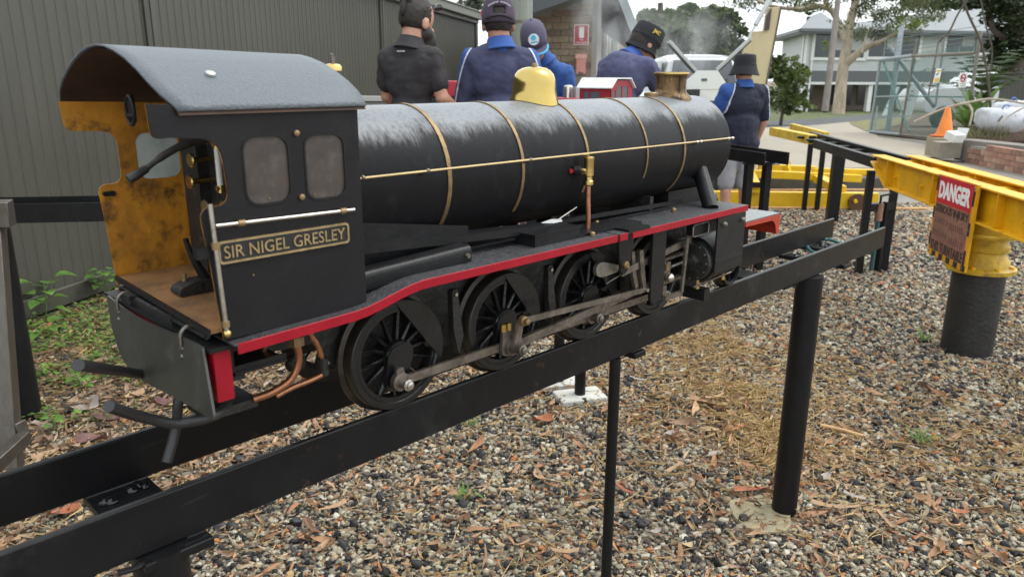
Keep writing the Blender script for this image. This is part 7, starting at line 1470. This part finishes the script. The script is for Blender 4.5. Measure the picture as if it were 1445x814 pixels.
def scatter(name, pts, rot, scl, idx, pc, mat, kind_):
    me = bpy.data.meshes.new(name); me.from_pydata(pts, [], []); n_ = len(pts)
    for nm, ty, arr, key in (('rot', 'FLOAT_VECTOR', rot, 'vector'), ('scl', 'FLOAT_VECTOR', scl, 'vector'), ('idx', 'INT', idx, 'value'), ('pc', 'FLOAT', pc, 'value')):
        a = me.attributes.new(nm, ty, 'POINT'); a.data.foreach_set(key, np.asarray(arr, dtype=np.int32 if ty == 'INT' else np.float32).ravel())
    o = bpy.data.objects.new(name, me); COL.objects.link(o); o['kind'] = 'stuff'
    g = bpy.data.node_groups.new(name, 'GeometryNodeTree'); g.interface.new_socket('Geometry', in_out='INPUT', socket_type='NodeSocketGeometry'); g.interface.new_socket('Geometry', in_out='OUTPUT', socket_type='NodeSocketGeometry')
    N = g.nodes; L = g.links; gi = N.new('NodeGroupInput'); go = N.new('NodeGroupOutput'); ip = N.new('GeometryNodeInstanceOnPoints'); g2i = N.new('GeometryNodeGeometryToInstance')
    def named(nm, ty): q = N.new('GeometryNodeInputNamedAttribute'); q.data_type = ty; q.inputs['Name'].default_value = nm; return q.outputs['Attribute']
    for k in (3, 2, 1, 0):
        if kind_ == 'pebble':
            s = N.new('GeometryNodeMeshIcoSphere'); s.inputs['Radius'].default_value = 1; s.inputs['Subdivisions'].default_value = 3 if k < 2 else 2
            ps = N.new('GeometryNodeInputPosition'); ad = N.new('ShaderNodeVectorMath'); ad.inputs[1].default_value = (k * 5.3, k * 2.1, 1.7 * k); L.new(ps.outputs[0], ad.inputs[0])
            nz = N.new('ShaderNodeTexNoise'); nz.inputs['Scale'].default_value = .9 + .35 * k; nz.inputs['Detail'].default_value = 3; L.new(ad.outputs[0], nz.inputs['Vector'])
            sb = N.new('ShaderNodeVectorMath'); sb.operation = 'SUBTRACT'; sb.inputs[1].default_value = (.5, .5, .5); L.new(nz.outputs['Color'], sb.inputs[0])
            sc = N.new('ShaderNodeVectorMath'); sc.operation = 'SCALE'; sc.inputs['Scale'].default_value = 1.5; L.new(sb.outputs[0], sc.inputs[0])
        else:
            s = N.new('GeometryNodeMeshGrid'); s.inputs['Size X'].default_value = 1; s.inputs['Size Y'].default_value = 1; s.inputs['Vertices X'].default_value = 7; s.inputs['Vertices Y'].default_value = 3
            ps = N.new('GeometryNodeInputPosition'); sx = N.new('ShaderNodeSeparateXYZ'); L.new(ps.outputs[0], sx.inputs[0])
            def mt_(op, a, b):
                q = N.new('ShaderNodeMath'); q.operation = op
                for i, v in enumerate((a, b)):
                    if isinstance(v, (int, float)): q.inputs[i].default_value = v
                    else: L.new(v, q.inputs[i])
                return q.outputs[0]
            x2 = mt_('MULTIPLY', sx.outputs[0], sx.outputs[0]); nar = mt_('MULTIPLY', x2, (-3.6, -2.4, -1.5, -3.0)[k]); dy = mt_('MULTIPLY', sx.outputs[1], nar)
            dz = mt_('ADD', mt_('MULTIPLY', x2, (.5, -.4, .7, .2)[k]), mt_('MULTIPLY', mt_('MULTIPLY', sx.outputs[0], sx.outputs[1]), (1.2, -.8, .5, 1.6)[k])); y2 = mt_('MULTIPLY', mt_('MULTIPLY', sx.outputs[1], sx.outputs[1]), (.9, .6, -.5, .7)[k]); dz = mt_('ADD', dz, y2)
            bx = mt_('MULTIPLY', x2, (.6, -1.2, .9, -.5)[k]); cb_ = N.new('ShaderNodeCombineXYZ'); L.new(mt_('ADD', dy, bx), cb_.inputs[1]); L.new(dz, cb_.inputs[2]); sc = cb_
        sp = N.new('GeometryNodeSetPosition'); L.new(s.outputs['Mesh'], sp.inputs['Geometry']); L.new(sc.outputs[0], sp.inputs['Offset'])
        ss = N.new('GeometryNodeSetShadeSmooth'); L.new(sp.outputs[0], ss.inputs[0]); sm2 = N.new('GeometryNodeSetMaterial'); sm2.inputs['Material'].default_value = mat; L.new(ss.outputs[0], sm2.inputs[0]); L.new(sm2.outputs[0], g2i.inputs[0])
    L.new(gi.outputs[0], ip.inputs['Points']); L.new(g2i.outputs[0], ip.inputs['Instance']); ip.inputs['Pick Instance'].default_value = True
    L.new(named('idx', 'INT'), ip.inputs['Instance Index']); L.new(named('rot', 'FLOAT_VECTOR'), ip.inputs['Rotation']); L.new(named('scl', 'FLOAT_VECTOR'), ip.inputs['Scale']); L.new(ip.outputs[0], go.inputs[0])
    mo = o.modifiers.new('scatter', 'NODES'); mo.node_group = g; return o
rg = np.random.default_rng(5)
RWn = np.array(RW)
def seen(P, margin):
    c = (P - np.array(CAM)) @ RWn; u = CX + F * c[:, 0] / c[:, 2]; v = CY + F * c[:, 1] / c[:, 2]
    return (c[:, 2] > .2) & (u > -margin) & (u < 1445 + margin) & (v > 150) & (v < 814 + margin), u, v
def vnoise(P, s, off=0):
    return np.array([mnoise.fractal(V((x * s + off, y * s, off)), 1, 2, 4) for x, y in P[:, :2]])
FWn, RTn = np.array(FW), np.array(RT)
def field(s0, s1, dens):
    n_ = int((s1 - s0) * 2 * .8 * s1 * dens); s = rg.uniform(s0, s1, n_); r = rg.uniform(-.8 * s1 - .2, .8 * s1 + .2, n_)
    P = s[:, None] * FWn + r[:, None] * RTn; k, u, v = seen(P, 200); return P[k], u[k], v[k]
PP = []; SZ = []
for s0, s1, dens, sz in ((.9, 2.2, 11000, .0053), (2.2, 3.6, 9800, .0057), (3.6, 5.4, 7600, .0065), (5.4, 8.45, 4300, .0085)):
    P, u, v = field(s0, s1, dens); PP.append(P); SZ.append(np.full(len(P), sz))
P = np.concatenate(PP); SZ = np.concatenate(SZ)
dw = (P - np.array(wa)) @ np.array(wn); s_ = P @ FWn
lit = vnoise(P, .9, 3.3)
keep = (dw > .15) & (rg.random(len(P)) < np.clip(.12 + (dw - .9) * .36, .06, 1)) & (rg.random(len(P)) < np.clip(1.25 - np.maximum(0, lit - .05) * 1.5, .35, 1))
for q in (V((2.17, .893, 0)),): keep &= np.hypot((P[:, 0] - 2.115) / 1.15, P[:, 1] - .925) > .085 + .04 * rg.random(len(P)) - .06 * (rg.random(len(P)) < .12)
P = P[keep]; SZ = SZ[keep]; n_ = len(P)
sz = SZ * np.clip(rg.lognormal(0, .36, n_), .45, 2.6); sc_ = np.stack([sz * rg.uniform(.8, 1.4, n_), sz * rg.uniform(.7, 1.1, n_), sz * rg.uniform(.45, .85, n_)], 1)
P = P.copy(); P[:, 2] = sc_[:, 2] * .35 + rg.uniform(0, .004, n_)
rot = np.stack([rg.normal(0, .35, n_), rg.normal(0, .35, n_), rg.uniform(0, 6.28, n_)], 1)
big = vnoise(P, .55, 9.1); pcv = np.clip(rg.random(n_) + .0 * big, 0, .999)
print('pebbles', n_)
scatter('gravel', P.tolist(), rot, sc_, rg.integers(0, 4, n_), pcv, inst_mat('pebble', PEB, .75), 'pebble')
# larger black coke lumps
P, u, v = field(1.0, 6, 34); n_ = len(P); sz = rg.uniform(.012, .022, n_); P[:, 2] = sz * .4
scatter('coke_lumps', P.tolist(), rg.uniform(0, 6.28, (n_, 3)), np.stack([sz, sz * .8, sz * .65], 1), rg.integers(0, 4, n_), rg.random(n_), inst_mat('coke', [(0, (.012, .012, .013)), (1, (.03, .03, .032))], .6), 'pebble')
# bark strips, leaves, straw
LIT = [(0, (.15, .07, .035)), (.2, (.31, .165, .085)), (.4, (.42, .27, .15)), (.55, (.34, .15, .07)), (.7, (.26, .19, .13)), (.85, (.50, .37, .21)), (1, (.12, .07, .05))]
Q = []; K = []
for s0, s1, dens in ((.9, 2.6, 820), (2.6, 4.6, 820), (4.6, 8.4, 260)): P, u, v = field(s0, s1, dens); Q.append(P)
P = np.concatenate(Q); dw = (P - np.array(wa)) @ np.array(wn); lit = vnoise(P, .9, 3.3); near = np.hypot((P[:, 0] - 2.75), (P[:, 1] - 1.35))
pr = np.clip(.13 + np.maximum(0, lit) * 1.1 + 1.1 * np.clip(3.0 - dw, 0, 1) + .5 * np.exp(-(near / .7) ** 2), 0, 1); keep = (rg.random(len(P)) < pr) & (dw > .1); P = P[keep]
def clump(px, py, sd_, n0, st_=1.0):
    g = onz(px, py, 0); q = rg.normal(0, sd_, (n0, 2)); return np.stack([g.x + q[:, 0], g.y + q[:, 1] * st_, np.zeros(n0)], 1)
base_n = len(P); P = np.concatenate([P] + [clump(*c) for c in ((1190, 690, .22, 190), (1130, 640, .12, 60), (1240, 720, .2, 110), (1100, 760, .14, 80), (680, 700, .12, 40), (1010, 520, .3, 120), (960, 680, .16, 60), (1350, 640, .25, 70))]); n_ = len(P)
L_ = rg.lognormal(math.log(.033), .46, n_); wdt = L_ * rg.uniform(.09, .26, n_); P[:, 2] = rg.uniform(.012, .022, n_)
scatter('leaf_litter', P.tolist(), np.stack([rg.normal(0, .28, n_), rg.normal(0, .22, n_), rg.uniform(0, 6.28, n_)], 1), np.stack([L_, wdt, L_ * .35], 1), rg.integers(0, 4, n_), rg.random(n_), inst_mat('litter', LIT, .75), 'leaf'); print('litter', n_)
Q = []
for s0, s1, dens in ((.9, 2.6, 700), (2.6, 5.0, 620)): P, u, v = field(s0, s1, dens); Q.append(P)
P = np.concatenate(Q); lit = vnoise(P, .9, 3.3); near = np.hypot((P[:, 0] - 2.75), (P[:, 1] - 1.35)); dw = (P - np.array(wa)) @ np.array(wn)
pr = np.clip(.10 + np.maximum(0, lit) * 1.0 + .9 * np.exp(-(near / .5) ** 2) + .5 * np.clip(2.4 - dw, 0, 1), 0, 1); keep = (rg.random(len(P)) < pr) & (dw > .1); P = P[keep]; P = np.concatenate([P] + [clump(*c) for c in ((1010, 520, .42, 420), (1300, 640, .5, 260), (1000, 488, .16, 300), (1030, 560, .10, 260), (1075, 610, .08, 260), (950, 500, .20, 140), (1085, 650, .06, 120), (1110, 520, .18, 80), (985, 440, .2, 90), (1150, 640, .2, 120), (1430, 640, .2, 130), (560, 640, .2, 60))]); n_ = len(P)
L_ = rg.uniform(.04, .13, n_); P[:, 2] = rg.uniform(.012, .026, n_)
scatter('straw', P.tolist(), np.stack([rg.normal(0, .1, n_), rg.normal(0, .12, n_), rg.uniform(0, 6.28, n_)], 1), np.stack([L_, np.full(n_, .0021), L_ * .12], 1), rg.integers(0, 4, n_), rg.random(n_), inst_mat('straw', [(0, (.60, .44, .20)), (.6, (.46, .31, .14)), (1, (.28, .17, .09))], .7), 'leaf'); print('straw', n_)
# leaf drift at the foot of the shed wall: bigger dry leaves and bark lying flat over each other
P, u, v = field(1.2, 5.0, 900); dw = (P - np.array(wa)) @ np.array(wn); k_ = (dw > .25) & (dw < 2.6) & (u < 420) & (rg.random(len(P)) < np.clip(1.0 - np.abs(dw - 1.45) * 1.05, 0, 1)); P = P[k_]; n_ = len(P)
L_ = rg.uniform(.035, .085, n_); P[:, 2] = rg.uniform(.008, .03, n_)
scatter('leaf_drift', P.tolist(), np.stack([rg.normal(0, .22, n_), rg.normal(0, .2, n_), rg.uniform(0, 6.28, n_)], 1), np.stack([L_, L_ * rg.uniform(.07, .26, n_), L_ * .3], 1), rg.integers(0, 4, n_), rg.random(n_), inst_mat('drift', [(0, (.10, .055, .035)), (.25, (.24, .15, .09)), (.5, (.34, .24, .15)), (.75, (.20, .12, .085)), (1, (.42, .33, .23))], .75), 'leaf')
# pieces one can pick out singly
grd = bpy.data.objects['ground']; ORG['ground'] = V(grd.location)
LM = [M('leaf_%s' % k, c, .7, var=.25, vs=30, bump=.2) for k, c in (('rust', (.33, .11, .05)), ('tan', (.36, .23, .13)), ('grey', (.32, .28, .25)), ('brown', (.17, .085, .045)), ('plum', (.15, .075, .07)))]
def big_leaf(px, py, L, wdt, ang, mat, name='fallen_leaf', lift=.022):
    g = onz(px, py, lift); d = RT * math.cos(ang) + FW * math.sin(ang); s_ = V((-d.y, d.x, 0)); m_ = MB(); n_ = 7; vs = []; cv = rnd.uniform(-.3, .3); tw = rnd.uniform(-.5, .5)
    for i in range(n_):
        t_ = i / (n_ - 1) - .5; w_ = wdt * (1 - (2 * t_) ** 2 * .92) ** .7 if name == 'fallen_leaf' else wdt * (.75 + .25 * rnd.random()); c = g + d * (L * t_) + s_ * (cv * L * t_ * t_) + V((0, 0, L * .35 * t_ * t_ * rnd.uniform(.5, 1)))
        vs += [c - s_ * w_ / 2 + V((0, 0, tw * t_ * wdt + wdt * .15)), c - V((0, 0, wdt * .05)), c + s_ * w_ / 2 + V((0, 0, -tw * t_ * wdt + wdt * .15))]
    fs = []
    for i in range(n_ - 1):
        for k in range(2): a = 3 * i + k; fs.append((a, a + 1, a + 4, a + 3))
    m_.add(vs, fs); return m_.build(name, mat, grd)
for px, py, L, wdt, a, k, nm in ((765, 592, .085, .05, .2, 0, 'fallen_leaf'), (760, 672, .09, .03, 1.9, 1, 'fallen_leaf'), (795, 778, .09, .02, -.1, 1, 'bark_strip'), (945, 612, .05, .03, .6, 2, 'fallen_leaf'), (900, 535, .08, .02, -.5, 2, 'bark_strip'), (925, 750, .04, .02, .3, 2, 'fallen_leaf'), (1010, 560, .10, .016, .5, 1, 'bark_strip'), (1035, 606, .11, .014, .6, 0, 'bark_strip'), (1060, 690, .12, .022, .1, 0, 'bark_strip'), (1180, 715, .15, .02, -.15, 1, 'bark_strip'), (1355, 722, .06, .026, -.1, 0, 'fallen_leaf'), (1205, 700, .07, .02, -.7, 2, 'bark_strip'), (1165, 672, .06, .03, .9, 2, 'fallen_leaf'), (1250, 733, .10, .014, 1.6, 1, 'bark_strip'), (1325, 770, .06, .03, 1.2, 1, 'fallen_leaf'), (440, 745, .10, .02, -.9, 3, 'bark_strip'), (470, 715, .09, .022, .6, 1, 'bark_strip'), (455, 770, .07, .02, 1.2, 1, 'fallen_leaf'), (90, 722, .09, .045, .5, 0, 'fallen_leaf'), (115, 575, .13, .10, .3, 2, 'fallen_leaf'), (150, 590, .14, .05, -.3, 4, 'fallen_leaf'), (240, 570, .17, .05, -.3, 4, 'fallen_leaf'), (185, 560, .12, .05, .8, 1, 'fallen_leaf'), (130, 620, .11, .06, .2, 4, 'fallen_leaf'), (70, 640, .12, .04, 1.0, 1, 'fallen_leaf'), (100, 660, .10, .05, .1, 3, 'fallen_leaf'), (200, 620, .13, .03, .4, 1, 'bark_strip'), (60, 600, .12, .03, -.4, 2, 'bark_strip'), (1405, 515, .12, .022, -.4, 3, 'bark_strip'), (1235, 400, .12, .02, -.2, 0, 'bark_strip'), (950, 660, .09, .018, .8, 1, 'bark_strip'), (880, 690, .08, .016, 2.2, 0, 'bark_strip'), (1010, 640, .07, .03, .4, 2, 'fallen_leaf')): big_leaf(px, py, L, wdt, a, LM[k], nm)
g0 = onz(1158, 600, .025); g1 = onz(1221, 616, .022); b = MB(); b.tube([g0, g0.lerp(g1, .5) + V((0, 0, .004)), g1], [.0085, .008, .0075], 10); tag(b.build('stick', M('tan_stick', (.46, .28, .13), .7, var=.2, vs=20)), 'smooth tan stick lying on the gravel right of the thick post', 'stick')
# ================================================================ SMOKE
def smoke(name, c, rad, dens, seedv):
    b = MB(); b.ell(c, rad, 20, 12); o = b.build(name, None, None) if 0 else None
    m = bpy.data.materials.new(name); m.use_nodes = True; n = m.node_tree.nodes; l = m.node_tree.links; n.remove(n['Principled BSDF']); pv = n.new('ShaderNodeVolumePrincipled'); pv.inputs['Color'].default_value = (.93, .96, .99, 1); pv.inputs['Anisotropy'].default_value = .2
    tc = n.new('ShaderNodeTexCoord'); gsub = n.new('ShaderNodeVectorMath'); gsub.operation = 'SUBTRACT'; gsub.inputs[1].default_value = (.5, .5, .5); l.new(tc.outputs['Generated'], gsub.inputs[0]); ln = n.new('ShaderNodeVectorMath'); ln.operation = 'LENGTH'; l.new(gsub.outputs[0], ln.inputs[0])
    mr = n.new('ShaderNodeMapRange'); mr.inputs[1].default_value = .5; mr.inputs[2].default_value = .12; mr.interpolation_type = 'SMOOTHSTEP'; l.new(ln.outputs['Value'], mr.inputs[0])
    mp = n.new('ShaderNodeMapping'); mp.inputs['Location'].default_value = (seedv, 0, 0); mp.inputs['Scale'].default_value = (2.6, 2.6, 1.5); l.new(tc.outputs['Object'], mp.inputs[0]); nz = n.new('ShaderNodeTexNoise'); nz.inputs['Scale'].default_value = 1.4; nz.inputs['Detail'].default_value = 4; nz.inputs['Distortion'].default_value = .6; l.new(mp.outputs[0], nz.inputs['Vector'])
    m2 = n.new('ShaderNodeMapRange'); m2.inputs[1].default_value = .42; m2.inputs[2].default_value = .72; m2.interpolation_type = 'SMOOTHSTEP'; l.new(nz.outputs['Fac'], m2.inputs[0]); mu = n.new('ShaderNodeMath'); mu.operation = 'MULTIPLY'; l.new(mr.outputs[0], mu.inputs[0]); l.new(m2.outputs[0], mu.inputs[1]); m3 = n.new('ShaderNodeMath'); m3.operation = 'MULTIPLY'; m3.inputs[1].default_value = dens; l.new(mu.outputs[0], m3.inputs[0]); l.new(m3.outputs[0], pv.inputs['Density']); l.new(pv.outputs[0], n['Material Output'].inputs['Volume'])
    b = MB(); b.ell(c, rad, 20, 12); o = b.build(name, m); o['kind'] = 'stuff'; return o
smoke('smoke', at(856, 38, 7.4), (.45, .45, 1.0), 1.7, 2.0); smoke('smoke', at(955, 60, 9.2), (1.2, .8, .65), .8, 5.0)
